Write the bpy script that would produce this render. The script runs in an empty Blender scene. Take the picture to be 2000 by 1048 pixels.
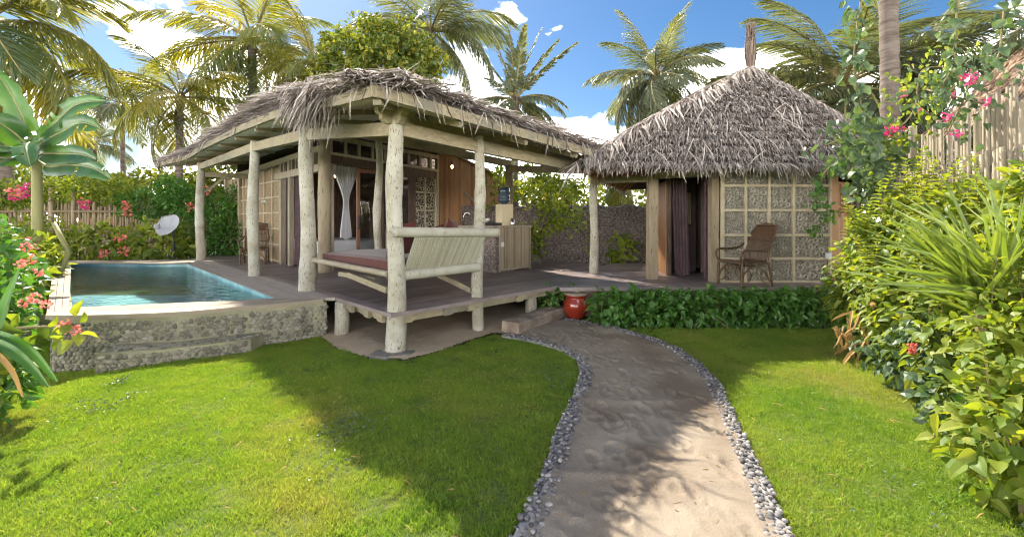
import bpy, math, random
import numpy as np
from mathutils import Vector, Matrix

# ------------------------------------------------------------------ camera, sky, sun, exposure
scene = bpy.context.scene
col = scene.collection
S = 858.0            # focal length in photograph pixels (2000 wide)
HY = 430.0           # horizon row
EYE = 1.65
cam_d = bpy.data.cameras.new('camera')
cam = bpy.data.objects.new('camera', cam_d)
col.objects.link(cam)
cam_d.sensor_width = 36.0
cam_d.lens = 36.0 * S / 2000.0
cam_d.shift_y = -(524.0 - HY) / 2000.0
cam_d.clip_start = 0.05
cam_d.clip_end = 2000
cam.location = (0, 0, EYE)
cam.rotation_euler = (math.radians(90), 0, 0)
scene.camera = cam

SUN_EL = math.radians(46.8)
SUN_AZ = math.atan2(-0.535, 0.845)      # clockwise from +Y
SUN = Vector((math.sin(SUN_AZ) * math.cos(SUN_EL), math.cos(SUN_AZ) * math.cos(SUN_EL), math.sin(SUN_EL)))
SKY_STRENGTH = 0.15
world = bpy.data.worlds.new('World')
scene.world = world
world.use_nodes = True
wn, wl = world.node_tree.nodes, world.node_tree.links
wn.clear()
w_out = wn.new('ShaderNodeOutputWorld')
w_bg = wn.new('ShaderNodeBackground')
w_bg.inputs['Strength'].default_value = SKY_STRENGTH
sky = wn.new('ShaderNodeTexSky')
sky.sky_type = 'NISHITA'
sky.sun_disc = False
sky.sun_elevation = SUN_EL
sky.sun_rotation = SUN_AZ
sky.altitude = 0
sky.air_density = 1.0
sky.dust_density = 0.6
sky.ozone_density = 2.0
w_tc = wn.new('ShaderNodeTexCoord')
w_map = wn.new('ShaderNodeMapping')
w_map.inputs['Scale'].default_value = (1.0, 1.0, 2.6)
w_map.inputs['Location'].default_value = (3.4, 1.7, 0.35)
w_ns = wn.new('ShaderNodeTexNoise')
w_ns.inputs['Scale'].default_value = 2.3
w_ns.inputs['Detail'].default_value = 9
w_ns.inputs['Roughness'].default_value = 0.56
w_ns.inputs['Distortion'].default_value = 0.25
w_rp = wn.new('ShaderNodeValToRGB')
w_rp.color_ramp.elements[0].position = 0.50
w_rp.color_ramp.elements[1].position = 0.70
w_sep = wn.new('ShaderNodeSeparateXYZ')
w_hz = wn.new('ShaderNodeMapRange')        # more cloud towards the horizon
w_hz.inputs['From Min'].default_value = 0.02
w_hz.inputs['From Max'].default_value = 0.34
w_hz.inputs['To Min'].default_value = 0.24
w_hz.inputs['To Max'].default_value = -0.085
w_add = wn.new('ShaderNodeMath'); w_add.operation = 'ADD'
w_mix = wn.new('ShaderNodeMix'); w_mix.data_type = 'RGBA'
w_hsv = wn.new('ShaderNodeHueSaturation')
w_hsv.inputs['Saturation'].default_value = 1.30
w_hsv.inputs['Value'].default_value = 0.155
w_mix.inputs['B'].default_value = (21.0, 20.0, 18.9, 1)
wl.new(w_tc.outputs['Generated'], w_map.inputs['Vector'])
wl.new(w_map.outputs['Vector'], w_ns.inputs['Vector'])
wl.new(w_tc.outputs['Generated'], w_sep.inputs['Vector'])
wl.new(w_sep.outputs['Z'], w_hz.inputs['Value'])
wl.new(w_ns.outputs['Fac'], w_add.inputs[0])
wl.new(w_hz.outputs['Result'], w_add.inputs[1])
wl.new(w_add.outputs[0], w_rp.inputs['Fac'])
wl.new(w_rp.outputs['Color'], w_mix.inputs['Factor'])
wl.new(sky.outputs['Color'], w_hsv.inputs['Color'])
wl.new(w_hsv.outputs['Color'], w_mix.inputs['A'])
wl.new(w_mix.outputs['Result'], w_bg.inputs['Color'])
wl.new(w_bg.outputs['Background'], w_out.inputs['Surface'])

sun_d = bpy.data.lights.new('sun', 'SUN')
sun_d.energy = 2.05
sun_d.angle = math.radians(0.5)
sun_d.color = (1.0, 0.92, 0.78)
sun_o = bpy.data.objects.new('sun', sun_d)
col.objects.link(sun_o)
sun_o.location = (-20, 40, 50)
sun_o.rotation_euler = SUN.to_track_quat('Z', 'Y').to_euler()

vs = scene.view_settings
vs.view_transform = 'Standard'
vs.look = 'None'
vs.gamma = 1.0
vs.exposure = 2.7
vs.use_curve_mapping = False
scene.display_settings.display_device = 'sRGB'
scene.render.engine = 'CYCLES'
scene.cycles.max_bounces = 10
scene.cycles.diffuse_bounces = 6
scene.cycles.filter_width = 1.15
scene.cycles.transparent_max_bounces = 16
scene.cycles.caustics_reflective = False
scene.cycles.caustics_refractive = False

# ------------------------------------------------------------------ helpers
RNG = np.random.default_rng(7)
random.seed(7)

def P(x, y, d):
    """point seen at photograph pixel (x, y) at depth d"""
    return Vector(((x - 1000) / S * d, d, EYE - (y - HY) / S * d))

def G(x, y, z=0.0):
    """point on the level plane z seen at photograph pixel (x, y)"""
    d = (EYE - z) * S / (y - HY)
    return Vector(((x - 1000) / S * d, d, z))

def smooth(a, b, x):
    t = min(1.0, max(0.0, (x - a) / (b - a)))
    return t * t * (3 - 2 * t)

def lerp(a, b, t):
    return a + (b - a) * t

def interp(tab, x):
    return float(np.interp(x, [p[0] for p in tab], [p[1] for p in tab]))

def norm(a):
    return a / np.maximum(1e-9, np.linalg.norm(a, axis=-1, keepdims=True))

def mesh_from(name, V, faces, rnd=None, smooth_=False):
    me = bpy.data.meshes.new(name)
    me.from_pydata(np.asarray(V).tolist(), [], faces)
    if rnd is not None and len(rnd) == len(me.polygons):
        at = me.attributes.new('rnd', 'FLOAT', 'FACE')
        at.data.foreach_set('value', np.asarray(rnd, dtype=np.float32))
    if smooth_:
        me.polygons.foreach_set('use_smooth', [True] * len(me.polygons))
    me.update()
    return me

class MB:
    """collects simple solids for ONE mesh"""
    def __init__(s):
        s.v, s.f, s.r = [], [], []
    def add(s, vs_, fs, r=None):
        o = len(s.v)
        s.v.extend([tuple(p) for p in vs_])
        s.f.extend([tuple(i + o for i in f) for f in fs])
        r = random.random() if r is None else r
        s.r.extend([r] * len(fs))
        return s
    BOXF = [(0, 3, 2, 1), (4, 5, 6, 7), (0, 1, 5, 4), (1, 2, 6, 5), (2, 3, 7, 6), (3, 0, 4, 7)]
    def box(s, c, size, rz=0.0, M=None, r=None):
        hx, hy, hz = size[0] / 2, size[1] / 2, size[2] / 2
        pts = [Vector((x, y, z)) for z in (-hz, hz) for x, y in ((-hx, -hy), (hx, -hy), (hx, hy), (-hx, hy))]
        R = M if M is not None else Matrix.Rotation(rz, 3, 'Z')
        c = Vector(c)
        return s.add([c + R @ p for p in pts], s.BOXF, r)
    def beam(s, a, b, w, h, up=(0, 0, 1), r=None):
        a, b = Vector(a), Vector(b)
        t = (b - a)
        L = t.length
        t.normalize()
        n = Vector(up)
        sd = t.cross(n)
        if sd.length < 1e-4:
            sd = t.cross(Vector((1, 0, 0)))
        sd.normalize()
        n = sd.cross(t).normalized()
        M = Matrix((t, sd, n)).transposed()
        return s.box((a + b) / 2, (L, w, h), M=M, r=r)
    def obox(s, o, ax, nx, s0, s1, n0, n1, z0, z1, tilt=0.0, r=None):
        """box in a wall's frame: o 2D origin, ax along, nx outward; tilt = dz per metre along"""
        pts = []
        for zz in (z0, z1):
            for a, b in ((s0, n0), (s1, n0), (s1, n1), (s0, n1)):
                pts.append((o[0] + ax[0] * a + nx[0] * b, o[1] + ax[1] * a + nx[1] * b, zz + tilt * a))
        return s.add(pts, s.BOXF, r)
    def tube(s, pts, rad, n=8, r=None, cap=True, wob=0.0):
        pts = [Vector(p) for p in pts]
        if not hasattr(rad, '__len__'):
            rad = [rad] * len(pts)
        vs_, fs = [], []
        ref = None
        for i, p in enumerate(pts):
            t = (pts[min(i + 1, len(pts) - 1)] - pts[max(i - 1, 0)])
            if t.length < 1e-9:
                t = Vector((0, 0, 1))
            t.normalize()
            if ref is None:
                ref = Vector((1, 0, 0)) if abs(t.x) < 0.8 else Vector((0, 1, 0))
            b = t.cross(ref).normalized()
            ref = b.cross(t).normalized()
            for k in range(n):
                a = 2 * math.pi * k / n
                rr = rad[i] * (1 + (random.uniform(-wob, wob) if wob else 0))
                vs_.append(p + (ref * math.cos(a) + b * math.sin(a)) * rr)
        m = len(pts)
        for i in range(m - 1):
            for k in range(n):
                k2 = (k + 1) % n
                fs.append((i * n + k, i * n + k2, (i + 1) * n + k2, (i + 1) * n + k))
        if cap:
            fs.append(tuple(range(n - 1, -1, -1)))
            fs.append(tuple((m - 1) * n + k for k in range(n)))
        return s.add(vs_, fs, r)
    def lathe(s, c, prof, n=20, r=None):
        vs_, fs = [], []
        for (rr, z) in prof:
            for k in range(n):
                a = 2 * math.pi * k / n
                vs_.append((c[0] + rr * math.cos(a), c[1] + rr * math.sin(a), c[2] + z))
        m = len(prof)
        for i in range(m - 1):
            for k in range(n):
                k2 = (k + 1) % n
                fs.append((i * n + k, i * n + k2, (i + 1) * n + k2, (i + 1) * n + k))
        fs.append(tuple(range(n - 1, -1, -1)))
        fs.append(tuple((m - 1) * n + k for k in range(n)))
        return s.add(vs_, fs, r)
    def prism(s, poly, z0, z1, r=None):
        n = len(poly)
        vs_ = [(p[0], p[1], z0) for p in poly] + [(p[0], p[1], z1) for p in poly]
        fs = [tuple(range(n - 1, -1, -1)), tuple(range(n, 2 * n))]
        for k in range(n):
            fs.append((k, (k + 1) % n, n + (k + 1) % n, n + k))
        return s.add(vs_, fs, r)
    def mesh(s, name, smooth_=False):
        return mesh_from(name, s.v, s.f, s.r, smooth_)

def link(name, data, mat=None, parent=None, loc=None, **props):
    """one object; if the parent has a location the data is in world space and is moved back"""
    o = bpy.data.objects.new(name, data)
    col.objects.link(o)
    if mat is not None and data is not None and len(data.materials) == 0:
        data.materials.append(mat)
    if parent is not None:
        o.parent = parent
        if loc is None:
            q = Vector(parent.get('_o', (0, 0, 0)))
            o.location = -q
            o['_o'] = tuple(q - q)          # children of a part sit in the part's own frame
    if loc is not None:
        o.location = loc
    for k, v in props.items():
        o[k] = v
    return o

ROOTS = []
def thing(name, label, cat, loc=(0, 0, 0), group=None):
    o = bpy.data.objects.new(name, None)
    col.objects.link(o)
    o.empty_display_size = 0.2
    o.location = loc
    o['_o'] = tuple(loc)
    o['label'] = label
    o['category'] = cat
    if group:
        o['group'] = group
    ROOTS.append(o)
    return o

def part(name, mb, mat, parent, smooth_=False, **props):
    me = mb.mesh(name, smooth_) if isinstance(mb, MB) else mb
    return link(name, me, mat, parent, **props)

def tag(o, label, cat, group=None):
    o['label'] = label
    o['category'] = cat
    if group:
        o['group'] = group
    return o

KIDS = {}
def copy_tree(o, loc=None, rz=None, label=None):
    kids = {}
    for q in scene.objects:
        if q.parent is not None:
            kids.setdefault(q.parent.name, []).append(q)
    def rec(q, par):
        c = q.copy()
        col.objects.link(c)
        if par is not None:
            c.parent = par
        for ch in kids.get(q.name, []):
            rec(ch, c)
        return c
    c = rec(o, None)
    if loc is not None:
        c.location = loc
    if rz is not None:
        c.rotation_euler = (0, 0, rz)
    if label:
        c['label'] = label
    return c

# leaf templates: (along, across, lift by length, lift by width)
def template(kind):
    if kind == 'leaf':       # pointed oval leaf, folded along the rib, tip drooping
        V = [(0, 0, 0, 0), (.33, 0, .03, 0), (.68, 0, 0, 0), (1, 0, -.10, 0),
             (.25, .85, .02, .35), (.62, .75, -.02, .35), (.25, -.85, .02, .35), (.62, -.75, -.02, .35)]
        F = [(0, 4, 1), (1, 4, 5, 2), (2, 5, 3), (0, 1, 6), (1, 2, 7, 6), (2, 3, 7)]
    elif kind == 'small':
        V = [(0, 0, 0, 0), (.45, 1, 0, .35), (1, 0, -.06, 0), (.45, -1, 0, .35)]
        F = [(0, 1, 2), (0, 2, 3)]
    elif kind == 'petal':
        V = [(0, 0, 0, 0), (.5, 1, .12, .2), (1, .25, .05, 0), (1, -.25, .05, 0), (.5, -1, .12, .2)]
        F = [(0, 1, 2, 3, 4)]
    elif kind == 'strip':    # dry palm leaflet, bending
        V = [(0, .7, 0, 0), (0, -.7, 0, 0), (.5, 1, .03, 0), (.5, -1, .03, 0), (1, .12, -.10, 0), (1, -.12, -.10, 0)]
        F = [(0, 1, 3, 2), (2, 3, 5, 4)]
    elif kind == 'leaflet':  # green palm leaflet
        V = [(0, .5, 0, 0), (0, -.5, 0, 0), (.4, 1, 0, 0), (.4, -1, 0, 0), (.8, .7, -.09, 0), (.8, -.7, -.09, 0), (1, 0, -.2, 0)]
        F = [(0, 1, 3, 2), (2, 3, 5, 4), (4, 5, 6)]
    elif kind == 'blade':    # sword leaf
        V = [(0, .8, 0, 0), (0, -.8, 0, 0), (0, 0, 0, -.4), (.4, 1, .02, 0), (.4, -1, .02, 0), (.4, 0, .02, -.5),
             (.75, .7, 0, 0), (.75, -.7, 0, 0), (.75, 0, 0, -.3), (1, 0, -.08, 0)]
        F = [(0, 2, 5, 3), (2, 1, 4, 5), (3, 5, 8, 6), (5, 4, 7, 8), (6, 8, 9), (8, 7, 9)]
    return np.array(V, float), F

def leaf_arrays(Pp, T, N, L, W, kind='leaf', droop=0.0, rnd=None):
    V, F = template(kind)
    n = len(Pp)
    T = norm(T)
    B = norm(np.cross(N, T))
    N2 = np.cross(T, B)
    L = np.broadcast_to(L, (n,)).astype(float)
    W = np.broadcast_to(W, (n,)).astype(float)
    a, b, c1, c2 = V.T
    out = (Pp[:, None, :] + T[:, None, :] * (L[:, None] * a)[..., None] + B[:, None, :] * (W[:, None] * b)[..., None]
           + N2[:, None, :] * (L[:, None] * c1 + W[:, None] * c2)[..., None])
    if droop is not None:
        d = np.broadcast_to(droop, (n,))
        out[:, :, 2] -= (d * L)[:, None] * (a ** 2)
    k = len(V)
    faces = []
    for i in range(n):
        o = i * k
        for f in F:
            faces.append(tuple(o + j for j in f))
    rnd = RNG.random(n) if rnd is None else rnd
    return out.reshape(-1, 3), faces, np.repeat(rnd, len(F))

def leaf_mesh(name, *a, **k):
    V, F, r = leaf_arrays(*a, **k)
    return mesh_from(name, V, F, r)

def join_arrays(items):
    V, F, R = [], [], []
    o = 0
    for v, f, r in items:
        V.append(v)
        F.extend([tuple(i + o for i in q) for q in f])
        R.append(np.asarray(r))
        o += len(v)
    return np.concatenate(V), F, np.concatenate(R)

# ------------------------------------------------------------------ materials
MAT = {}
def mat(name, cols, scale=6.0, stretch=(1, 1, 1), rough=0.75, bump=0.0, rnd=None, rw=0.5, trans=0.0, tcol=None, spec=0.3,
        detail=6.0, fleck=None, fleck_scale=(60, 60, 8), fleck_lo=0.62, metal=0.0, coord='Object', wear=None, coat=0.0, bscale=None, sheen=0.0):
    m = bpy.data.materials.new(name)
    m.use_nodes = True
    nt = m.node_tree
    N, Lk = nt.nodes, nt.links
    N.clear()
    out = N.new('ShaderNodeOutputMaterial')
    bs = N.new('ShaderNodeBsdfPrincipled')
    bs.inputs['Roughness'].default_value = rough
    bs.inputs['Specular IOR Level'].default_value = spec
    bs.inputs['Metallic'].default_value = metal
    if coat:
        bs.inputs['Coat Weight'].default_value = coat
        bs.inputs['Coat Roughness'].default_value = 0.15
    oi = N.new('ShaderNodeObjectInfo')
    if coord == 'World':
        geo = N.new('ShaderNodeNewGeometry')
        vec = geo.outputs['Position']
    else:
        tc = N.new('ShaderNodeTexCoord')
        ad = N.new('ShaderNodeVectorMath'); ad.operation = 'MULTIPLY_ADD'
        ad.inputs[1].default_value = (37.0, 23.0, 51.0)
        Lk.new(oi.outputs['Random'], ad.inputs[0])
        Lk.new(tc.outputs['Object'], ad.inputs[2])
        vec = ad.outputs[0]
    mp = N.new('ShaderNodeMapping')
    mp.inputs['Scale'].default_value = stretch
    Lk.new(vec, mp.inputs['Vector'])
    ns = N.new('ShaderNodeTexNoise')
    ns.inputs['Scale'].default_value = scale
    ns.inputs['Detail'].default_value = detail
    ns.inputs['Roughness'].default_value = 0.6
    Lk.new(mp.outputs['Vector'], ns.inputs['Vector'])
    fac = ns.outputs['Fac']
    st = N.new('ShaderNodeMapRange')
    st.inputs['From Min'].default_value = 0.28
    st.inputs['From Max'].default_value = 0.72
    Lk.new(fac, st.inputs['Value'])
    fac = st.outputs['Result']
    if rnd:
        if rnd == 'attr':
            at = N.new('ShaderNodeAttribute'); at.attribute_name = 'rnd'
            src = at.outputs['Fac']
        else:
            src = oi.outputs['Random']
        mx = N.new('ShaderNodeMix'); mx.data_type = 'FLOAT'
        mx.inputs['Factor'].default_value = rw
        Lk.new(fac, mx.inputs['A'])
        Lk.new(src, mx.inputs['B'])
        fac = mx.outputs['Result']
    rp = N.new('ShaderNodeValToRGB')
    el = rp.color_ramp.elements
    while len(el) < len(cols):
        el.new(0.5)
    for i, c in enumerate(cols):
        el[i].position = i / (len(cols) - 1)
        el[i].color = (c[0], c[1], c[2], 1)
    Lk.new(fac, rp.inputs['Fac'])
    color = rp.outputs['Color']
    if fleck:
        mp2 = N.new('ShaderNodeMapping')
        mp2.inputs['Scale'].default_value = fleck_scale
        Lk.new(vec, mp2.inputs['Vector'])
        n2 = N.new('ShaderNodeTexNoise')
        n2.inputs['Scale'].default_value = 1.0
        n2.inputs['Detail'].default_value = 3
        Lk.new(mp2.outputs['Vector'], n2.inputs['Vector'])
        r2 = N.new('ShaderNodeMapRange')
        r2.inputs['From Min'].default_value = fleck_lo
        r2.inputs['From Max'].default_value = fleck_lo + 0.06
        Lk.new(n2.outputs['Fac'], r2.inputs['Value'])
        m2 = N.new('ShaderNodeMix'); m2.data_type = 'RGBA'
        Lk.new(r2.outputs['Result'], m2.inputs['Factor'])
        Lk.new(color, m2.inputs['A'])
        m2.inputs['B'].default_value = (*fleck, 1)
        color = m2.outputs['Result']
    if wear:   # large soft patches of another tone: (colour, scale, lo, hi)
        n3 = N.new('ShaderNodeTexNoise')
        n3.inputs['Scale'].default_value = wear[1]
        n3.inputs['Detail'].default_value = 5
        Lk.new(vec, n3.inputs['Vector'])
        r3 = N.new('ShaderNodeMapRange')
        r3.inputs['From Min'].default_value = wear[2]
        r3.inputs['From Max'].default_value = wear[3]
        Lk.new(n3.outputs['Fac'], r3.inputs['Value'])
        m3 = N.new('ShaderNodeMix'); m3.data_type = 'RGBA'
        Lk.new(r3.outputs['Result'], m3.inputs['Factor'])
        Lk.new(color, m3.inputs['A'])
        m3.inputs['B'].default_value = (*wear[0], 1)
        color = m3.outputs['Result']
    Lk.new(color, bs.inputs['Base Color'])
    if sheen:
        bs.inputs['Sheen Weight'].default_value = sheen
    if bump:
        bp = N.new('ShaderNodeBump')
        bp.inputs['Strength'].default_value = bump
        bp.inputs['Distance'].default_value = 0.02
        if bscale:
            nb = N.new('ShaderNodeTexNoise')
            nb.inputs['Scale'].default_value = bscale
            nb.inputs['Detail'].default_value = 6
            Lk.new(vec, nb.inputs['Vector'])
            Lk.new(nb.outputs['Fac'], bp.inputs['Height'])
        else:
            Lk.new(ns.outputs['Fac'], bp.inputs['Height'])
        Lk.new(bp.outputs['Normal'], bs.inputs['Normal'])
    if trans:
        tr = N.new('ShaderNodeBsdfTranslucent')
        if tcol:
            mm = N.new('ShaderNodeMix'); mm.data_type = 'RGBA'; mm.blend_type = 'MULTIPLY'
            mm.inputs['Factor'].default_value = 1
            Lk.new(color, mm.inputs['A'])
            mm.inputs['B'].default_value = (*tcol, 1)
            Lk.new(mm.outputs['Result'], tr.inputs['Color'])
        else:
            Lk.new(color, tr.inputs['Color'])
        ms = N.new('ShaderNodeMixShader')
        ms.inputs['Fac'].default_value = trans
        Lk.new(bs.outputs['BSDF'], ms.inputs[1])
        Lk.new(tr.outputs['BSDF'], ms.inputs[2])
        Lk.new(ms.outputs['Shader'], out.inputs['Surface'])
    else:
        Lk.new(bs.outputs['BSDF'], out.inputs['Surface'])
    MAT[name] = m
    return m

mat('white_post', [(.29, .265, .20), (.41, .385, .315), (.49, .47, .41)], scale=3.5, rough=.8, bump=.35, fleck=(.17, .135, .09),
    fleck_scale=(62, 62, 17), fleck_lo=.60, wear=((.30, .26, .185), 2.3, .52, .72), bscale=22)
mat('grey_post', [(.20, .155, .10), (.29, .235, .16), (.36, .30, .215)], scale=4, stretch=(1, 1, .25), rough=.85, bump=.4, fleck=(.12, .08, .05), fleck_scale=(50, 50, 5), fleck_lo=.62)
mat('beam_wood', [(.21, .17, .105), (.31, .26, .17), (.39, .335, .23)], scale=5, stretch=(2, 2, 5), rough=.8, bump=.25, rnd='obj', rw=.25, wear=((.22, .20, .155), 2.2, .5, .7))
mat('soffit_wood', [(.42, .36, .27), (.55, .485, .38), (.63, .57, .46)], scale=5, stretch=(2, 2, 5), rough=.85, rnd='obj', rw=.5, bump=.2)
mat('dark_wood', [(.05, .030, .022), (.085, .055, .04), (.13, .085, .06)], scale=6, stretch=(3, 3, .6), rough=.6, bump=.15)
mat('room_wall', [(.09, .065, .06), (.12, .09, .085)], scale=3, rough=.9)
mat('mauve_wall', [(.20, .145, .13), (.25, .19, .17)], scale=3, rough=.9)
mat('red_wood', [(.17, .075, .045), (.24, .115, .07)], scale=6, stretch=(3, 3, .6), rough=.5)
mat('grey_wood', [(.20, .16, .12), (.33, .28, .21), (.42, .36, .28)], scale=6, stretch=(3, 3, .5), rough=.85, bump=.3, rnd='obj', rw=.3)
mat('deck_wood', [(.115, .082, .078), (.20, .155, .148), (.31, .255, .24)], scale=3.2, stretch=(1.2, 1.2, 1), rough=.42, spec=.45, bump=.12, rnd='obj', rw=.55,
    wear=((.30, .26, .24), .9, .55, .75), bscale=18)
mat('deck_pale', [(.26, .215, .18), (.36, .31, .26), (.44, .385, .33)], scale=3.2, rough=.7, bump=.2, rnd='obj', rw=.5, bscale=18)
mat('coping_wood', [(.21, .165, .12), (.29, .235, .178), (.34, .29, .225)], scale=4, stretch=(1, 1, 1), rough=.75, bump=.25, rnd='obj', rw=.4, wear=((.33, .27, .21), 2.0, .55, .72))
mat('thatch', [(.06, .047, .039), (.195, .16, .138), (.38, .328, .29), (.64, .57, .51)], scale=9, rough=.8, rnd='attr', rw=.8, trans=.12, spec=.25)
mat('finial', [(.10, .07, .055), (.19, .14, .11), (.32, .25, .20)], scale=9, rough=.85, rnd='attr', rw=.7)
mat('thatch_core', [(.07, .055, .05), (.13, .10, .09)], scale=14, rough=.95, bump=.5)
mat('thatch_brown', [(.22, .14, .09), (.36, .25, .17), (.48, .36, .26)], scale=9, rough=.85, rnd='attr', rw=.7, trans=.12)
mat('bamboo', [(.17, .12, .07), (.26, .195, .12), (.36, .285, .19)], scale=5, stretch=(1, 1, .4), rough=.6, rnd='obj', rw=.6, bump=.15)
mat('bamboo_pale', [(.18, .148, .10), (.29, .243, .175), (.40, .345, .26)], scale=5, stretch=(1, 1, .4), rough=.65, rnd='obj', rw=.55, bump=.15)
mat('bamboo_brown', [(.22, .105, .045), (.33, .17, .08), (.43, .25, .13)], scale=5, stretch=(1, 1, .4), rough=.6, rnd='obj', rw=.6)
mat('bamboo_grey', [(.31, .29, .22), (.42, .40, .325), (.51, .49, .42)], scale=6, stretch=(1, 1, .5), rough=.75, rnd='obj', rw=.5, bump=.2, fleck=(.28, .24, .16), fleck_scale=(25, 25, 8), fleck_lo=.64)
mat('bamboo_slat', [(.26, .24, .165), (.37, .35, .255), (.46, .44, .34)], scale=6, stretch=(1, 1, .5), rough=.75, rnd='obj', rw=.6, bump=.15)
mat('lattice_wood', [(.36, .30, .20), (.48, .42, .30)], scale=6, rough=.8)
mat('ring_bamboo', [(.26, .23, .175), (.40, .36, .28), (.53, .485, .39)], scale=12, rough=.6, rnd='attr', rw=.8)
mat('ring_single', [(.32, .295, .235), (.44, .41, .335), (.54, .51, .425)], scale=12, rough=.6, rnd='obj', rw=.8)
mat('ring_back', [(.20, .185, .152), (.30, .28, .235)], scale=9, rough=.8)
mat('cane', [(.045, .024, .011), (.085, .047, .022), (.15, .09, .045)], scale=10, rough=.4, spec=.5, rnd='obj', rw=.4)
mat('cane_dark', [(.07, .035, .018), (.12, .065, .035)], scale=30, rough=.6, bump=.4)
mat('maroon', [(.070, .016, .011), (.105, .026, .018)], scale=14, rough=.95, bump=.15, sheen=.2)
mat('white_cloth', [(.62, .61, .64), (.74, .73, .75)], scale=4, rough=.95, trans=.2)
mat('purple_cloth', [(.085, .052, .06), (.14, .092, .10)], scale=6, rough=.95, trans=.15)
mat('sand', [(.195, .156, .115), (.25, .205, .155), (.295, .25, .195)], scale=2.2, rough=.95, bump=.35, bscale=70, wear=((.16, .12, .085), 1.3, .5, .66), fleck=(.09, .07, .05), fleck_scale=(38, 38, 38), fleck_lo=.70)
mat('sand_bed', [(.32, .24, .155), (.42, .335, .24)], scale=2, rough=.95, bump=.4, bscale=40, fleck=(.10, .07, .05), fleck_scale=(7, 7, 7), fleck_lo=.70)
mat('soil', [(.055, .085, .02), (.09, .115, .03), (.14, .14, .05)], scale=5, rough=.95, bump=.5, coord='World')
mat('pebble', [(.085, .08, .064), (.165, .15, .12), (.245, .222, .18), (.35, .32, .265)], scale=2, rough=.6, rnd='obj', rw=.75)
mat('pebble_mass', [(.085, .08, .064), (.165, .15, .12), (.245, .222, .18), (.35, .32, .265)], scale=2, rough=.6, rnd='attr', rw=.8)
mat('mortar', [(.24, .225, .145), (.34, .32, .215)], scale=5, rough=.95, bump=.5, bscale=30, wear=((.20, .19, .13), 1.4, .5, .7))
mat('river_stone', [(.06, .057, .06), (.13, .122, .122), (.21, .195, .19), (.34, .315, .30)], scale=2, rough=.75, rnd='obj', rw=.8)
mat('river_stone_mass', [(.06, .057, .06), (.13, .122, .122), (.21, .195, .19), (.34, .315, .30)], scale=2, rough=.75, rnd='attr', rw=.85)
mat('border_bed', [(.26, .25, .25), (.42, .40, .38)], scale=12, rough=.95, bump=.5)
mat('rock_wall', [(.06, .045, .037), (.15, .12, .105), (.30, .26, .235)], scale=26, rough=.9, bump=.8, detail=2)
mat('log_wood', [(.17, .125, .095), (.28, .22, .17), (.38, .31, .25)], scale=4, rough=.9, bump=.5, wear=((.13, .10, .08), 3, .5, .7))
mat('stone_slab', [(.11, .10, .095), (.20, .185, .17)], scale=8, rough=.9, bump=.5)
mat('pot_red', [(.22, .022, .010), (.32, .038, .018)], scale=4, rough=.22, spec=.6, coat=.6, wear=((.14, .02, .014), 4, .55, .7))
mat('pool_tile', [(.22, .42, .46), (.33, .55, .58), (.44, .65, .67)], scale=3.0, rough=.6, bump=.2, wear=((.07, .21, .29), .7, .45, .65))
mat('dish', [(.27, .28, .30), (.37, .375, .385)], scale=4, rough=.5)
mat('dark_metal', [(.03, .03, .035), (.06, .06, .065)], scale=4, rough=.4)
mat('chrome', [(.55, .55, .55), (.7, .7, .7)], scale=4, rough=.15, metal=1)
mat('cream', [(.50, .42, .28), (.58, .50, .35)], scale=4, rough=.8)
mat('jug_blue', [(.025, .045, .075), (.05, .08, .12)], scale=4, rough=.12, spec=.6)
mat('plastic_white', [(.6, .6, .58), (.68, .68, .66)], scale=4, rough=.5)
mat('palm_green', [(.042, .075, .030), (.075, .115, .040), (.125, .155, .042), (.24, .21, .036)], scale=.5, rough=.36, spec=.6, rnd='obj', rw=.55, trans=.42, tcol=(3.4, 2.3, .35))
mat('palm_grey', [(.055, .07, .045), (.095, .115, .065), (.15, .16, .085)], scale=.5, rough=.40, spec=.55, rnd='obj', rw=.5, trans=.40, tcol=(2.1, 1.9, .7))
mat('palm_rib', [(.17, .145, .05), (.27, .22, .09)], scale=3, rough=.6)
mat('palm_trunk', [(.07, .052, .042), (.145, .115, .095), (.22, .185, .16)], scale=2.5, stretch=(1, 1, 6), rough=.9, bump=.6)
mat('coconut', [(.12, .12, .03), (.22, .17, .05)], scale=3, rough=.6)
mat('leaf_deep', [(.04, .115, .02), (.075, .175, .032), (.12, .235, .045)], scale=2, rough=.38, spec=.45, rnd='attr', rw=.7, trans=.35, tcol=(1.7, 1.8, .5))
mat('leaf_deep_obj', [(.04, .115, .02), (.075, .175, .032), (.12, .235, .045)], scale=2, rough=.38, spec=.45, rnd='obj', rw=.7, trans=.35, tcol=(1.7, 1.8, .5))
mat('leaf_bright', [(.06, .11, .02), (.125, .19, .026), (.21, .26, .038), (.285, .30, .055)], scale=1.2, rough=.48, spec=.35, rnd='attr', rw=.7, trans=.45, tcol=(1.9, 1.7, .5))
mat('leaf_bright_obj', [(.06, .11, .02), (.125, .19, .026), (.21, .26, .038), (.285, .30, .055)], scale=1.2, rough=.48, spec=.35, rnd='obj', rw=.7, trans=.45, tcol=(1.9, 1.7, .5))
mat('leaf_blue', [(.045, .085, .045), (.085, .135, .070), (.14, .19, .09)], scale=2, rough=.42, spec=.45, rnd='attr', rw=.7, trans=.35, tcol=(1.8, 1.8, .6))
mat('leaf_tree', [(.045, .085, .022), (.10, .15, .03), (.18, .215, .035), (.36, .30, .05)], scale=.8, rough=.4, spec=.4, rnd='attr', rw=.75, trans=.4, tcol=(2.0, 1.7, .5))
mat('leaf_banana', [(.022, .068, .022), (.04, .105, .028), (.075, .15, .034)], scale=2, rough=.36, spec=.5, trans=.22, tcol=(2.4, 2.2, .4))
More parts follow.
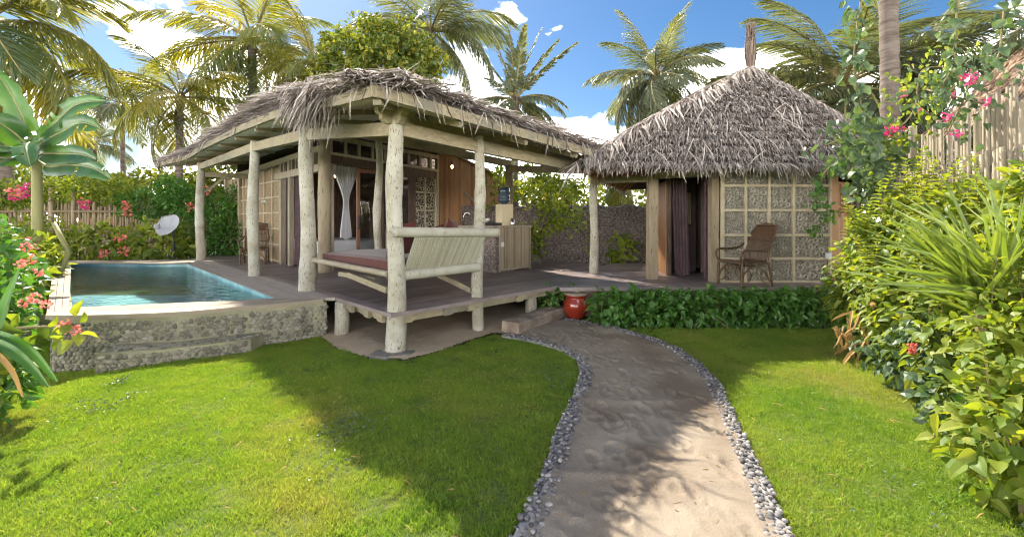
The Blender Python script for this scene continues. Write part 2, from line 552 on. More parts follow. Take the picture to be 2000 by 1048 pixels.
mat('leaf_sword', [(.11, .16, .03), (.185, .25, .045), (.27, .32, .075)], scale=2, rough=.35, spec=.5, rnd='obj', rw=.7, trans=.3, tcol=(1.6, 1.6, .5))
mat('banana_stem', [(.20, .19, .07), (.30, .28, .12)], scale=4, stretch=(2, 2, .4), rough=.6)
mat('stem', [(.13, .11, .05), (.22, .18, .09)], scale=6, rough=.8)
mat('flower_pink', [(.55, .035, .16), (.72, .06, .25), (.80, .14, .34)], scale=6, rough=.7, rnd='attr', rw=.8, trans=.4)
mat('flower_salmon', [(.62, .13, .11), (.78, .22, .18), (.84, .34, .29)], scale=6, rough=.7, rnd='attr', rw=.8, trans=.4)
mat('grass', [(.098, .198, .030), (.178, .285, .042), (.285, .350, .058), (.41, .38, .12)], scale=.9, rough=.5, spec=.3, rnd='obj', rw=.45, trans=.45, tcol=(1.45, 1.5, .5), coord='World', wear=((.36, .32, .11), 1.0, .52, .76))
mat('dry_leaf', [(.25, .15, .05), (.42, .27, .10)], scale=5, rough=.8, rnd='attr', rw=.6, trans=.3)
mat('far_green', [(.055, .09, .02), (.12, .155, .03), (.21, .22, .04)], scale=1, rough=.5, rnd='attr', rw=.6, trans=.35, tcol=(1.9, 1.7, .5))

def simple_shader(name):
    m = bpy.data.materials.new(name)
    m.use_nodes = True
    m.node_tree.nodes.clear()
    MAT[name] = m
    return m, m.node_tree.nodes, m.node_tree.links

# thin window glass
m, N_, L_ = simple_shader('glass')
o_ = N_.new('ShaderNodeOutputMaterial'); t_ = N_.new('ShaderNodeBsdfTransparent'); g_ = N_.new('ShaderNodeBsdfGlossy')
t_.inputs['Color'].default_value = (.72, .74, .76, 1)
g_.inputs['Roughness'].default_value = .02
f_ = N_.new('ShaderNodeFresnel'); f_.inputs['IOR'].default_value = 1.75
x_ = N_.new('ShaderNodeMixShader')
L_.new(f_.outputs[0], x_.inputs['Fac']); L_.new(t_.outputs[0], x_.inputs[1]); L_.new(g_.outputs[0], x_.inputs[2]); L_.new(x_.outputs[0], o_.inputs['Surface'])
# pool water: clear, tinted, with ripples
m, N_, L_ = simple_shader('water')
o_ = N_.new('ShaderNodeOutputMaterial'); t_ = N_.new('ShaderNodeBsdfTransparent'); g_ = N_.new('ShaderNodeBsdfGlossy')
t_.inputs['Color'].default_value = (.74, .93, .95, 1)
g_.inputs['Roughness'].default_value = .03
tc_ = N_.new('ShaderNodeTexCoord'); n_ = N_.new('ShaderNodeTexNoise'); b_ = N_.new('ShaderNodeBump')
n_.inputs['Scale'].default_value = 5.5; n_.inputs['Detail'].default_value = 3; n_.inputs['Distortion'].default_value = .6
b_.inputs['Strength'].default_value = .5; b_.inputs['Distance'].default_value = .06
L_.new(tc_.outputs['Object'], n_.inputs['Vector']); L_.new(n_.outputs['Fac'], b_.inputs['Height'])
f_ = N_.new('ShaderNodeFresnel'); f_.inputs['IOR'].default_value = 1.33
L_.new(b_.outputs['Normal'], f_.inputs['Normal']); L_.new(b_.outputs['Normal'], g_.inputs['Normal'])
x_ = N_.new('ShaderNodeMixShader')
L_.new(f_.outputs[0], x_.inputs['Fac']); L_.new(t_.outputs[0], x_.inputs[1]); L_.new(g_.outputs[0], x_.inputs[2]); L_.new(x_.outputs[0], o_.inputs['Surface'])
# lit bulb
m, N_, L_ = simple_shader('bulb')
o_ = N_.new('ShaderNodeOutputMaterial'); e_ = N_.new('ShaderNodeEmission')
e_.inputs['Color'].default_value = (1, .55, .22, 1); e_.inputs['Strength'].default_value = 6
L_.new(e_.outputs[0], o_.inputs['Surface'])
# bamboo ring infill seen from afar: small rings with dark hollows
m, N_, L_ = simple_shader('ring_infill')
o_ = N_.new('ShaderNodeOutputMaterial'); p_ = N_.new('ShaderNodeBsdfPrincipled'); p_.inputs['Roughness'].default_value = .7
tc_ = N_.new('ShaderNodeTexCoord'); v_ = N_.new('ShaderNodeTexVoronoi'); v_.inputs['Scale'].default_value = 16; v_.feature = 'DISTANCE_TO_EDGE'
r_ = N_.new('ShaderNodeValToRGB')
els = r_.color_ramp.elements
els[0].position = 0.0; els[0].color = (.05, .028, .012, 1)
els[1].position = .05; els[1].color = (.30, .20, .10, 1)
e2 = els.new(.16); e2.color = (.40, .28, .145, 1)
e3 = els.new(.22); e3.color = (.09, .05, .022, 1)
L_.new(tc_.outputs['Object'], v_.inputs['Vector']); L_.new(v_.outputs['Distance'], r_.inputs['Fac']); L_.new(r_.outputs['Color'], p_.inputs['Base Color']); L_.new(p_.outputs[0], o_.inputs['Surface'])
# ------------------------------------------------------------------ ground, lawn, path
DECK = 0.53
C0 = Vector((-1.44, 5.43))
UX = Vector((0.70711, 0.70711))
VX = Vector((-0.70711, 0.70711))
def uv(u, v, z=0.0):
    p = C0 + UX * u + VX * v
    return Vector((p.x, p.y, z))
def to_uv(x, y):
    d = Vector((x, y)) - C0
    return d.dot(UX), d.dot(VX)

def gz(x, y):
    return -0.15 * smooth(-3.9, -5.4, x) if False else -0.15 * smooth(3.9, 5.4, -x) * smooth(13.0, 9.0, y)

def smooth_down(a, b, x):
    return smooth(a, b, x)

def in_poly(x, y, poly):
    c = False
    n = len(poly)
    j = n - 1
    for i in range(n):
        xi, yi = poly[i][0], poly[i][1]
        xj, yj = poly[j][0], poly[j][1]
        if (yi > y) != (yj > y) and x < (xj - xi) * (y - yi) / (yj - yi) + xi:
            c = not c
        j = i
    return c

def gz(x, y):
    a = smooth(3.9, 5.4, -x)
    b = 1.0 - smooth(9.0, 13.0, y)
    return -0.15 * a * b

xs = [-600, -120, -40] + list(np.arange(-20, 14.01, 0.5)) + [40, 120, 600]
ys = [-600, -100, -20] + list(np.arange(-4, 18.01, 0.5)) + [40, 120, 600]
V, F = [], []
for y in ys:
    for x in xs:
        V.append((x, y, gz(x, y) - 0.012))
nx = len(xs)
for j in range(len(ys) - 1):
    for i in range(nx - 1):
        F.append((j * nx + i, j * nx + i + 1, (j + 1) * nx + i + 1, (j + 1) * nx + i))
link('ground', mesh_from('ground', V, F, None, True), MAT['soil'], kind='structure')

LEFT_PX = [(1024, 1060), (1050, 1000), (1072, 952), (1101, 855), (1130, 782), (1147, 734), (1135, 702), (1091, 680), (1038, 666), (985, 656)]
RIGHT_PX = [(1524, 1060), (1513, 1034), (1484, 961), (1455, 894), (1426, 831), (1397, 758), (1368, 724), (1319, 685), (1271, 666), (1198, 644), (1140, 632), (1101, 626)]
def curve_pts(px, n, extra):
    pts = [G(*p) for p in px]
    d = (pts[0] - pts[2]).normalized()
    pts.insert(0, pts[0] + d * extra)
    L = [0.0]
    for a, b in zip(pts, pts[1:]):
        L.append(L[-1] + (b - a).length)
    out = []
    for i in range(n):
        s = L[-1] * i / (n - 1)
        out.append(Vector((np.interp(s, L, [p.x for p in pts]), np.interp(s, L, [p.y for p in pts]), 0)))
    for _ in range(2):
        out = [out[0]] + [(out[i - 1] + out[i] * 2 + out[i + 1]) / 4 for i in range(1, n - 1)] + [out[-1]]
    return out
NR = 400
LC = curve_pts(LEFT_PX, NR, 1.4)
RC = curve_pts(RIGHT_PX, NR, 1.4)
path_poly = [(p.x, p.y) for p in LC] + [(p.x, p.y) for p in reversed(RC)]
NCOL = 92
rng = np.random.default_rng(3)
px_, py_ = np.zeros((NR, NCOL)), np.zeros((NR, NCOL))
for i in range(NR):
    for j in range(NCOL):
        t = j / (NCOL - 1)
        q = LC[i].lerp(RC[i], t)
        px_[i, j], py_[i, j] = q.x, q.y
pz_ = np.full((NR, NCOL), 0.036)
for k in range(14):
    fx, fy, ph = rng.normal(0, 5, 3)
    pz_ += 0.0016 * np.sin(px_ * fx + py_ * fy + ph * 3)
for k in range(260):                                  # footprints and dents
    i, j = rng.integers(5, NR - 5), rng.integers(4, NCOL - 4)
    cx, cy = px_[i, j], py_[i, j]
    an = rng.normal(1.75, .4)
    u_ = (px_ - cx) * math.cos(an) + (py_ - cy) * math.sin(an)
    v_ = -(px_ - cx) * math.sin(an) + (py_ - cy) * math.cos(an)
    la, wa = rng.uniform(.035, .10), rng.uniform(.022, .048)
    q = (u_ / la) ** 2 + (v_ / wa) ** 2
    dep = rng.uniform(.003, .013)
    pz_ -= dep * np.exp(-q * q * .8)
    pz_ += dep * .45 * np.exp(-(np.sqrt(q) - 1.45) ** 2 * 7)
for k in range(26):                                    # clear shoe prints
    i = rng.integers(8, NR - 8); t_ = rng.uniform(.15, .85); j = int(t_ * (NCOL - 1))
    cx, cy = px_[i, j], py_[i, j]
    an = rng.normal(1.75, .25)
    u_ = (px_ - cx) * math.cos(an) + (py_ - cy) * math.sin(an)
    v_ = -(px_ - cx) * math.sin(an) + (py_ - cy) * math.cos(an)
    for du, la, wa in ((.055, .075, .048), (-.075, .045, .036)):
        q = np.sqrt(((u_ - du) / la) ** 2 + (v_ / wa) ** 2)
        pz_ -= .014 / (1 + np.exp((q - 1) * 9))
        pz_ += .006 * np.exp(-(q - 1.28) ** 2 * 22)
for y0, d in ((2.75, .012), (3.95, .008)):           # low ridges across the path
    yy = y0 + .06 * np.sin(px_ * 4)
    pz_ += d * np.exp(-((py_ - yy) / .05) ** 2)
V = [(px_[i, j], py_[i, j], pz_[i, j]) for i in range(NR) for j in range(NCOL)]
F = [(i * NCOL + j, i * NCOL + j + 1, (i + 1) * NCOL + j + 1, (i + 1) * NCOL + j) for i in range(NR - 1) for j in range(NCOL - 1)]
link('sand_path', mesh_from('sand_path', V, F, None, True), MAT['sand'], kind='structure')

# bare sand under the raised deck
bed_px = [(600, 640), (635, 664), (662, 684), (718, 700), (790, 705), (850, 690), (905, 672), (960, 655), (1000, 652), (1040, 645), (1110, 620)]
bed = [G(*p) for p in bed_px]
bed_poly = [(p.x, p.y) for p in bed] + [(2.2, 9.6), (-1.5, 12.0), (-4.5, 8.0)]
V, F = [], []
st = 0.035
idx = {}
for a in np.arange(-5.0, 2.6, st):
    for b in np.arange(4.4, 12.2, st):
        if in_poly(a + st / 2, b + st / 2, bed_poly):
            q = []
            for da, db in ((0, 0), (st, 0), (st, st), (0, st)):
                key = (round((a + da) / st), round((b + db) / st))
                if key not in idx:
                    idx[key] = len(V)
                    X, Y = a + da, b + db
                    u, v = to_uv(X, Y)
                    ins = max(0.0, min(1.0, (min(u, v) + .45) / .9))
                    V.append((X, Y, .012 + .085 * ins + rng.normal(0, .004)))
                q.append(idx[key])
            F.append(tuple(q))
link('sand_bed', mesh_from('sand_bed', V, F, None, True), MAT['sand_bed'], kind='structure')

# stones
def stone_mesh(name, seed, seg=7, rings=4):
    r = np.random.default_rng(seed)
    V = [(0, 0, 1)]
    for i in range(1, rings):
        th = math.pi * i / rings
        for k in range(seg):
            a = 2 * math.pi * (k + .5 * (i % 2)) / seg
            j = 1 + r.normal(0, .10)
            V.append((math.sin(th) * math.cos(a) * j, math.sin(th) * math.sin(a) * j, math.cos(th) * j))
    V.append((0, 0, -1))
    F = []
    for k in range(seg):
        F.append((0, 1 + k, 1 + (k + 1) % seg))
    for i in range(rings - 2):
        o, o2 = 1 + i * seg, 1 + (i + 1) * seg
        for k in range(seg):
            F.append((o + k, o2 + k, o2 + (k + 1) % seg, o + (k + 1) % seg))
    o = 1 + (rings - 2) * seg
    for k in range(seg):
        F.append((len(V) - 1, o + (k + 1) % seg, o + k))
    return mesh_from(name, V, F, None, True)
STONES = [stone_mesh('pebble', s) for s in range(6)]
BORDER_STONES = [stone_mesh('stone', s + 20) for s in range(6)]
for me in STONES:
    me.materials.append(MAT['pebble'])
for me in BORDER_STONES:
    me.materials.append(MAT['river_stone'])

def scatter_stones(parent, specs, meshes, name, mass_name, mass_mat, cap=300):
    """specs: list of (matrix 4x4); the nearest become parts, the rest one mass"""
    eye = Vector((0, 0, EYE))
    specs = sorted(specs, key=lambda M: (M.translation - eye).length)
    off = Vector(parent['_o'])
    for i, M in enumerate(specs[:cap]):
        o = bpy.data.objects.new(name, meshes[i % len(meshes)])
        col.objects.link(o)
        o.parent = parent
        M2 = M.copy()
        M2.translation = M.translation - off
        o.matrix_local = M2
    rest = specs[cap:]
    if rest:
        mb = MB()
        for i, M in enumerate(rest):
            me = meshes[i % len(meshes)]
            mb.add([M @ v.co for v in me.vertices], [tuple(p.vertices) for p in me.polygons])
        part(mass_name, mb, mass_mat, parent, True, kind='stuff')

def border(name_label, Cc, width):
    t = thing('stone_border', name_label, 'path edging', (Cc[60].x, Cc[60].y, 0), 'stone borders along the sand path')
    mb = MB()
    n = len(Cc)
    L, R = [], []
    for i in range(n):
        d = (Cc[min(i + 1, n - 1)] - Cc[max(i - 1, 0)]).normalized()
        s = Vector((-d.y, d.x, 0))
        L.append(Cc[i] + s * width / 2)
        R.append(Cc[i] - s * width / 2)
    V, F = [], []
    for i in range(n):
        V += [(L[i].x, L[i].y, -.02), (L[i].x, L[i].y, .018), (Cc[i].x, Cc[i].y, .034), (R[i].x, R[i].y, .018), (R[i].x, R[i].y, -.02)]
    for i in range(n - 1):
        for k in range(4):
            F.append((i * 5 + k, i * 5 + k + 1, (i + 1) * 5 + k + 1, (i + 1) * 5 + k))
    part('mortar_bed', mesh_from('mortar_bed', V, F), MAT['border_bed'], t)
    specs = []
    acc = 0
    for i in range(n - 1):
        a, b = Cc[i], Cc[i + 1]
        seg = (b - a).length
        acc += seg
        while acc > .031:
            acc -= .031
            d = (b - a).normalized()
            s = Vector((-d.y, d.x, 0))
            for lane in (-.42, -.21, .0, .21, .42):
                if random.random() < .1:
                    continue
                c = a + d * random.uniform(0, seg) + s * width * (lane + random.uniform(-.1, .1))
                r = random.uniform(.009, .0195)
                M = Matrix.Translation((c.x, c.y, .030 + random.uniform(-.004, .014))) @ Matrix.Rotation(random.uniform(0, 6.3), 4, 'Z') @ Matrix.Rotation(random.uniform(-.5, .5), 4, 'X') @ Matrix.Diagonal((r * random.uniform(1, 1.45), r, r * random.uniform(.6, .95), 1))
                specs.append(M)
    scatter_stones(t, specs, BORDER_STONES, 'stone', 'far_stones', MAT['river_stone_mass'])
border('grey stone edging curving along the left side of the sand path, up to the log', LC, .125)
border('grey stone edging curving along the right side of the sand path, from the red pot', RC, .125)

# ------------------------------------------------------------------ plunge pool
cop_px = [(88, 616), (152, 616.5), (218, 615), (340, 611), (476, 599), (560, 592), (632, 584)]
inn_px = [(133, 600.5), (200, 598.5), (340, 592), (452, 587.5), (540, 582.5)]
OUT = [G(x, y, DECK) for x, y in cop_px]
INN = [G(x, y, DECK) for x, y in inn_px]
BL_out, BL_in = G(107, 509, DECK), G(139, 513.5, DECK)
BR_in = G(365, 514.5, DECK)
BR_out = G(380, 507.5, DECK)
pool = thing('plunge_pool', 'raised plunge pool with pebble studded wall and pale timber rim, full of blue water', 'pool', (OUT[3].x, OUT[3].y, 0))
mb = MB()
front = [Vector((p.x, p.y, 0)) for p in OUT]
fin = [p + Vector((.03, .03, 0)) for p in front]
fin[0] = front[0] + Vector((.05, .03, 0))
def wallstrip(mb, A, thick, z0, z1):
    n = len(A)
    V = []
    for i, p in enumerate(A):
        d = (A[min(i + 1, n - 1)] - A[max(i - 1, 0)]).normalized()
        nn = Vector((-d.y, d.x, 0))
        q = p + nn * thick
        zb = z0(p) if callable(z0) else z0
        V += [(p.x, p.y, zb), (p.x, p.y, z1), (q.x, q.y, z1), (q.x, q.y, zb)]
    F = []
    for i in range(n - 1):
        for k in range(4):
            F.append((i * 4 + k, i * 4 + (k + 1) % 4, (i + 1) * 4 + (k + 1) % 4, (i + 1) * 4 + k))
    F += [(0, 1, 2, 3), tuple((n - 1) * 4 + k for k in (3, 2, 1, 0))]
    mb.add(V, F)
wallstrip(mb, fin, .18, -.25, DECK - .045)
left_wall = [Vector((BL_out.x + .06, BL_out.y, 0)), fin[0]]
wallstrip(mb, left_wall, .18, -.25, DECK - .045)
# right end return under the deck edge
wallstrip(mb, [fin[-1], fin[-1] + Vector((VX.x, VX.y, 0)) * 1.2], .18, -.25, DECK - .045)
pw = part('pebble_wall', mb, MAT['mortar'], pool)
pw['_o'] = pool['_o']; pw.location = (0, 0, 0)
for v in pw.data.vertices:
    v.co -= Vector(pool['_o'])
# ledge at the foot of the wall
led = [fin[2].lerp(fin[3], .02), fin[3], fin[4].lerp(fin[5], .35)]
led_o = [p + Vector((.02, -.30, 0)) for p in led]
mb = MB()
V = []
for a, b in zip(led_o, led):
    V += [(a.x, a.y, -.2), (a.x, a.y, .165), (b.x, b.y + .01, .18), (b.x, b.y + .01, -.2)]
F = []
for i in range(2):
    for k in range(4):
        F.append((i * 4 + k, i * 4 + (k + 1) % 4, i * 4 + 4 + (k + 1) % 4, i * 4 + 4 + k))
F += [(0, 1, 2, 3), (11, 10, 9, 8)]
mb.add(V, F)
part('ledge', mb, MAT['mortar'], pool)
specs, top_specs = [], []
def stud(A, z0, z1, sp, keep=None, size=.0300):
    out = []
    for a, b in zip(A, A[1:]):
        d = b - a
        L = d.length
        d.normalize()
        nn = Vector((d.y, -d.x, 0))
        nz = int((z1 - z0) / (sp * .86))
        nsx = max(1, int(L / sp))
        for k in range(nz):
            for i in range(nsx):
                s = (i + .5 + .5 * (k % 2) + random.uniform(-.14, .14)) * L / nsx
                if s > L:
                    continue
                z = z0 + (k + .5 + random.uniform(-.13, .13)) * sp * .86
                p = a + d * s
                if keep and not keep(p, z):
                    continue
                r = size * random.uniform(.78, 1.2)
                R = Matrix((d, Vector((0, 0, 1)), nn)).transposed().to_4x4()
                M = Matrix.Translation((p.x, p.y, z)) @ R @ Matrix.Rotation(random.uniform(0, 3.1), 4, 'Z') @ Matrix.Diagonal((r * random.uniform(1, 1.3), r * .9, r * .55, 1))
                out.append(M)
    return out
specs += stud(fin, -.14, DECK - .047, .056, keep=lambda p, z: z > gz(p.x, p.y) - .01 and not (led[0].x < p.x < led[2].x and z < .20))
specs += stud(led_o, -.06, .172, .056)
specs += stud([Vector((BL_out.x + .06, BL_out.y, 0)).lerp(fin[0], .75), fin[0]], -.14, DECK - .05, .085)
for i in range(90):
    s = random.random()
    p = led_o[0].lerp(led_o[2], s) if False else (led_o[0].lerp(led_o[1], s * 2) if s < .5 else led_o[1].lerp(led_o[2], s * 2 - 1))
    p = p + Vector((0, random.uniform(.03, .26), .172))
    r = random.uniform(.018, .03)
    specs.append(Matrix.Translation(p) @ Matrix.Rotation(random.uniform(0, 6), 4, 'Z') @ Matrix.Diagonal((r * 1.25, r, r * .6, 1)))
scatter_stones(pool, specs, STONES, 'pebble', 'far_pebbles', MAT['pebble_mass'])
# basin
rim = [Vector((p.x, p.y, 0)) for p in INN] + [Vector((BR_in.x, BR_in.y, 0)), Vector((BL_in.x, BL_in.y, 0))]
WZ = .46
V, F = [], []
n = len(rim)
for p in rim:
    V += [(p.x, p.y, DECK - .012), (p.x, p.y, -.12)]
for i in range(n):
    j = (i + 1) % n
    F.append((i * 2, i * 2 + 1, j * 2 + 1, j * 2))
F.append(tuple(i * 2 + 1 for i in range(n)))
part('basin', mesh_from('basin', V, F), MAT['pool_tile'], pool)
V = [(p.x, p.y, WZ) for p in rim]
part('water', mesh_from('water', V, [tuple(range(n))]), MAT['water'], pool)
# timber rim: boards along each side
def board(mb_pts, z0, z1, name, mt, parent):
    part(name, MB().prism([(p.x, p.y) for p in mb_pts], z0, z1), mt, parent)
def split_rim(A, B, k, gap):
    """k boards between outer line A and inner line B (same count)"""
    for q in range(k):
        a0, a1 = q / k + gap * (q > 0), (q + 1) / k - gap * (q < k - 1)
        lo = [p.lerp(r, a0) for p, r in zip(A, B)]
        hi = [p.lerp(r, a1) for p, r in zip(A, B)]
        yield lo, hi
def resample(A, n):
    L = [0.0]
    for a, b in zip(A, A[1:]):
        L.append(L[-1] + (b - a).length)
    return [Vector((np.interp(L[-1] * i / (n - 1), L, [p.x for p in A]), np.interp(L[-1] * i / (n - 1), L, [p.y for p in A]), 0)) for i in range(n)]
def strip_solid(lo, hi, z0, z1):
    V, F = [], []
    n = len(lo)
    for a, b in zip(lo, hi):
        V += [(a.x, a.y, z0), (a.x, a.y, z1), (b.x, b.y, z1), (b.x, b.y, z0)]
    for i in range(n - 1):
        for k in range(4):
            F.append((i * 4 + k, i * 4 + 4 + k, i * 4 + 4 + (k + 1) % 4, i * 4 + (k + 1) % 4))
    F += [(0, 1, 2, 3), tuple((n - 1) * 4 + k for k in (3, 2, 1, 0))]
    return V, F
OF, IF = resample(OUT, 9), resample([INN[0] - Vector((.02, 0, 0))] + INN[1:4] + [INN[4] + Vector((.02, .0, 0))], 9)
for lo, hi in split_rim(OF, IF, 2, .012):
    V, F = strip_solid(lo, hi, DECK - .045, DECK + .006)
    part('rim_board', mesh_from('rim_board', V, F), MAT['coping_wood'], pool)
for lo, hi in split_rim([OUT[0] + Vector((0, .012, 0)), BL_out], [INN[0] + Vector((0, .012, 0)), BL_in], 3, .012):
    V, F = strip_solid([Vector((p.x, p.y, 0)) for p in lo], [Vector((p.x, p.y, 0)) for p in hi], DECK - .043, DECK + .004)
    part('rim_board', mesh_from('rim_board', V, F), MAT['coping_wood'], pool)
for lo, hi in split_rim([BL_in, BR_in], [BL_out + Vector((.05, .02, 0)), BR_out], 2, .012):
    V, F = strip_solid([Vector((p.x, p.y, 0)) for p in lo], [Vector((p.x, p.y, 0)) for p in hi], DECK - .043, DECK + .005)
    part('rim_board', mesh_from('rim_board', V, F), MAT['coping_wood'], pool)
# ------------------------------------------------------------------ decks
def clip_half(poly, nx_, ny_, d):
    out = []
    n = len(poly)
    for i in range(n):
        a, b = poly[i], poly[(i + 1) % n]
        fa, fb = a[0] * nx_ + a[1] * ny_ - d, b[0] * nx_ + b[1] * ny_ - d
        if fa <= 0:
            out.append(a)
        if (fa < 0 < fb) or (fb < 0 < fa):
            t = fa / (fa - fb)
            out.append((a[0] + (b[0] - a[0]) * t, a[1] + (b[1] - a[1]) * t))
    return out
def planks(parent, poly, along, width, gap, z, th, mt, name='plank', jit=.0015, breaks=None):
    ax = Vector(along).normalized()
    nn = Vector((-ax.y, ax.x))
    ds = [p[0] * nn.x + p[1] * nn.y for p in poly]
    k = min(ds)
    while k < max(ds):
        q = clip_half(poly, nn.x, nn.y, k + width - gap)
        q = clip_half(q, -nn.x, -nn.y, -k) if q else q
        if q and len(q) >= 3:
            dz = random.uniform(-jit, jit)
            part(name, MB().prism(q, z - th, z + dz), mt, parent)
        k += width
def struct_root(name, loc):
    o = bpy.data.objects.new(name, None)
    col.objects.link(o)
    o.location = loc
    o['_o'] = tuple(loc)
    o['kind'] = 'structure'
    return o
deck = struct_root('pavilion_deck', (C0.x, C0.y, 0))
p2 = lambda u, v: tuple(uv(u, v).to_2d())
cnr = G(1088, 557.5, DECK); ucn, vcn = to_uv(cnr.x, cnr.y)
edge_w = .16
# main field: boards running along the front edge direction, with a border board on the two outer edges
main = [p2(-.12 + edge_w, -.12 + edge_w), p2(ucn, -.12 + edge_w), p2(6.6, 1.4), p2(6.6, 5.4), p2(4.6, 12.2), p2(-.12 + edge_w, 12.2)]
planks(deck, main, UX, .155, .006, DECK, .03, MAT['deck_wood'])
part('edge_board', MB().prism([p2(-.13, -.13), p2(ucn, -.13), p2(ucn, -.12 + edge_w - .006), p2(-.12 + edge_w, -.12 + edge_w - .006)], DECK - .045, DECK + .003), MAT['deck_wood'], deck)
part('edge_board', MB().prism([p2(-.13, -.122), p2(-.12 + edge_w - .006, -.12 + edge_w - .004), p2(-.12 + edge_w - .006, 10.8), p2(-.13, 10.8)], DECK - .045, DECK + .002), MAT['deck_wood'], deck)
# boards beside the pool, running along it
e1 = G(540, 582.5, DECK); ue, ve = to_uv(e1.x, e1.y)
b1 = to_uv(BR_in.x, BR_in.y)
side = [p2(-.30, 1.56), p2(-.136, 1.45), p2(-.136, 10.8), p2(-.72, 10.6), p2(b1[0] + .005, b1[1]), p2(ue + .012, ve - .05)]
planks(deck, side, VX, .125, .007, DECK + .001, .04, MAT['deck_pale'])
# joists under the front and left edges, with carved brackets
for a, b in ((uv(.0, .02, DECK - .10), uv(ucn + .6, .02, DECK - .10)), (uv(.02, .08, DECK - .10), uv(.02, 1.5, DECK - .10)), (uv(.05, 1.2, DECK - .1), uv(4, 1.2, DECK - .1))):
    part('joist', MB().beam(a, b, .09, .10), MAT['grey_wood'] if a.y > 6 else MAT['beam_wood'], deck)
for u_, v_, ax in ((.20, -.04, UX), (.82, -.04, UX), (1.22, -.04, UX), (2.2, -.04, UX), (-.06, .26, VX), (-.06, .62, VX), (-.06, 1.1, VX)):
    p = uv(u_, v_, DECK - .075)
    a2 = Vector((ax.x, ax.y, 0))
    mb = MB()
    prof = [(-.13, .03), (.13, .03), (.13, -.01), (.07, -.055), (.03, -.04), (-.02, -.075), (-.13, -.075)]
    nn = Vector((a2.y, -a2.x, 0)) if ax is UX else Vector((-a2.y, a2.x, 0))
    V = [tuple(p + a2 * s + Vector((0, 0, z))) for s, z in prof] + [tuple(p + a2 * s + nn * .05 + Vector((0, 0, z))) for s, z in prof]
    k = len(prof)
    mb.add(V, [tuple(range(k)), tuple(range(2 * k - 1, k - 1, -1))] + [(i, i + k, (i + 1) % k + k, (i + 1) % k) for i in range(k)])
    part('bracket', mb, MAT['beam_wood'], deck)
def stilt(p, r, z0, z1):
    mb = MB()
    n = 7
    mb.tube([(p.x + random.uniform(-.005, .005), p.y, z0 + (z1 - z0) * i / (n - 1)) for i in range(n)], [r * (1.12 - .12 * i / (n - 1)) for i in range(n)], 14, wob=.03)
    part('stilt', mb, MAT['white_post'], deck, True)
for px, py, D, r in ((668, 655, 6.27, .095), (1037, 608, 7.55, .095)):
    q = P(px, py, D)
    stilt(q, r, -.1, DECK - .05)
for u_, v_ in ((2.0, 1.3), (.5, 2.6), (3.4, 2.2), (4.8, .9)):
    stilt(uv(u_, v_), .09, -.1, DECK - .05)

deck2 = struct_root('cottage_deck', (3.0, 8.0, 0))
cpoly = [(.80, 7.28), (6.6, 7.28), (6.6, 11.4), (2.72, 11.4), (1.58, 9.42), (1.20, 8.3)]
cp1 = [(.70, 7.44), (3.4, 7.44), (3.4, 11.4), (2.60, 11.4), (1.30, 9.42), (.72, 8.0)]
cp2 = [(3.406, 7.44), (6.6, 7.44), (6.6, 11.4), (3.406, 11.4)]
for q in (cp1, cp2):
    planks(deck2, q, (1, 0), .15, .006, DECK + .004, .03, MAT['deck_wood'])
part('edge_board', MB().prism([(.79, 7.27), (6.6, 7.27), (6.6, 7.434), (.86, 7.434)], DECK - .05, DECK + .008), MAT['deck_wood'], deck2)
part('skirt_board', MB().box((3.7, 7.34, .26), (5.6, .03, .42)), MAT['dark_wood'], deck2)

# log step, flat stone under the corner post
log = thing('log_step', 'squared weathered timber log laid as a step beside the sand path, below the deck', 'step', (.45, 7.0, 0))
mb = MB()
a, b = Vector((-.02, 6.32, .085)), Vector((.93, 7.72, .085))
d = (b - a); Lg = d.length; d.normalize(); sd = Vector((d.y, -d.x, 0))
nseg = 9
V, F = [], []
for i in range(nseg + 1):
    t = i / nseg
    c = a + d * Lg * t
    for sx, sz in ((-.17, -.12), (-.165, .085), (-.13, .105), (.12, .10), (.155, .08), (.13, -.12)):
        q = c + sd * (sx + random.uniform(-.012, .012)) + Vector((0, 0, sz + random.uniform(-.008, .008)))
        V.append(tuple(q))
for i in range(nseg):
    for k in range(6):
        F.append((i * 6 + k, i * 6 + (k + 1) % 6, (i + 1) * 6 + (k + 1) % 6, (i + 1) * 6 + k))
F += [tuple(range(5, -1, -1)), tuple(nseg * 6 + k for k in range(6))]
mb.add(V, F)
part('log', mb, MAT['log_wood'], log)

slab = MB()
c = G(768, 690, .03)
pl = [(c.x - .26, c.y - .10), (c.x - .05, c.y - .17), (c.x + .22, c.y - .05), (c.x + .25, c.y + .08), (c.x, c.y + .20), (c.x - .24, c.y + .1)]
slab.prism(pl, -.03, .045)
tag(link('footing_stone', slab.mesh('footing_stone'), MAT['stone_slab']), 'flat dark stone slab under the foot of the corner post', 'stone')
# ------------------------------------------------------------------ pavilion
pav = thing('thatched_pavilion', 'open bamboo pavilion with low thatched roof on whitewashed tree trunk posts, behind the daybed', 'pavilion', (C0.x, C0.y, 0))
EAVE = .58
ZL = [(-.6, 2.94), (.6, 3.03), (1.2, 3.12), (2.7, 3.24), (4.6, 3.31), (8.2, 3.36), (12.2, 3.24)]     # eave height along the left side (by v)
ZF = [(-.6, 2.94), (.0, 2.91), (1.1, 2.84), (2.1, 2.78), (3.6, 2.70), (5.0, 2.62)]                    # along the front (by u)
RIDGE = 3.62
def flare(v):
    return -EAVE - .42 * smooth(9.5, 12.2, v)
def soff(u, v):
    zl = interp(ZL, v) + (RIDGE - interp(ZL, v)) * max(0, (u + EAVE)) / (2.2 + EAVE)
    zf = interp(ZF, u) + (RIDGE - interp(ZF, u)) * max(0, (v + EAVE)) / (2.2 + EAVE)
    return min(zl, zf) if True else zl
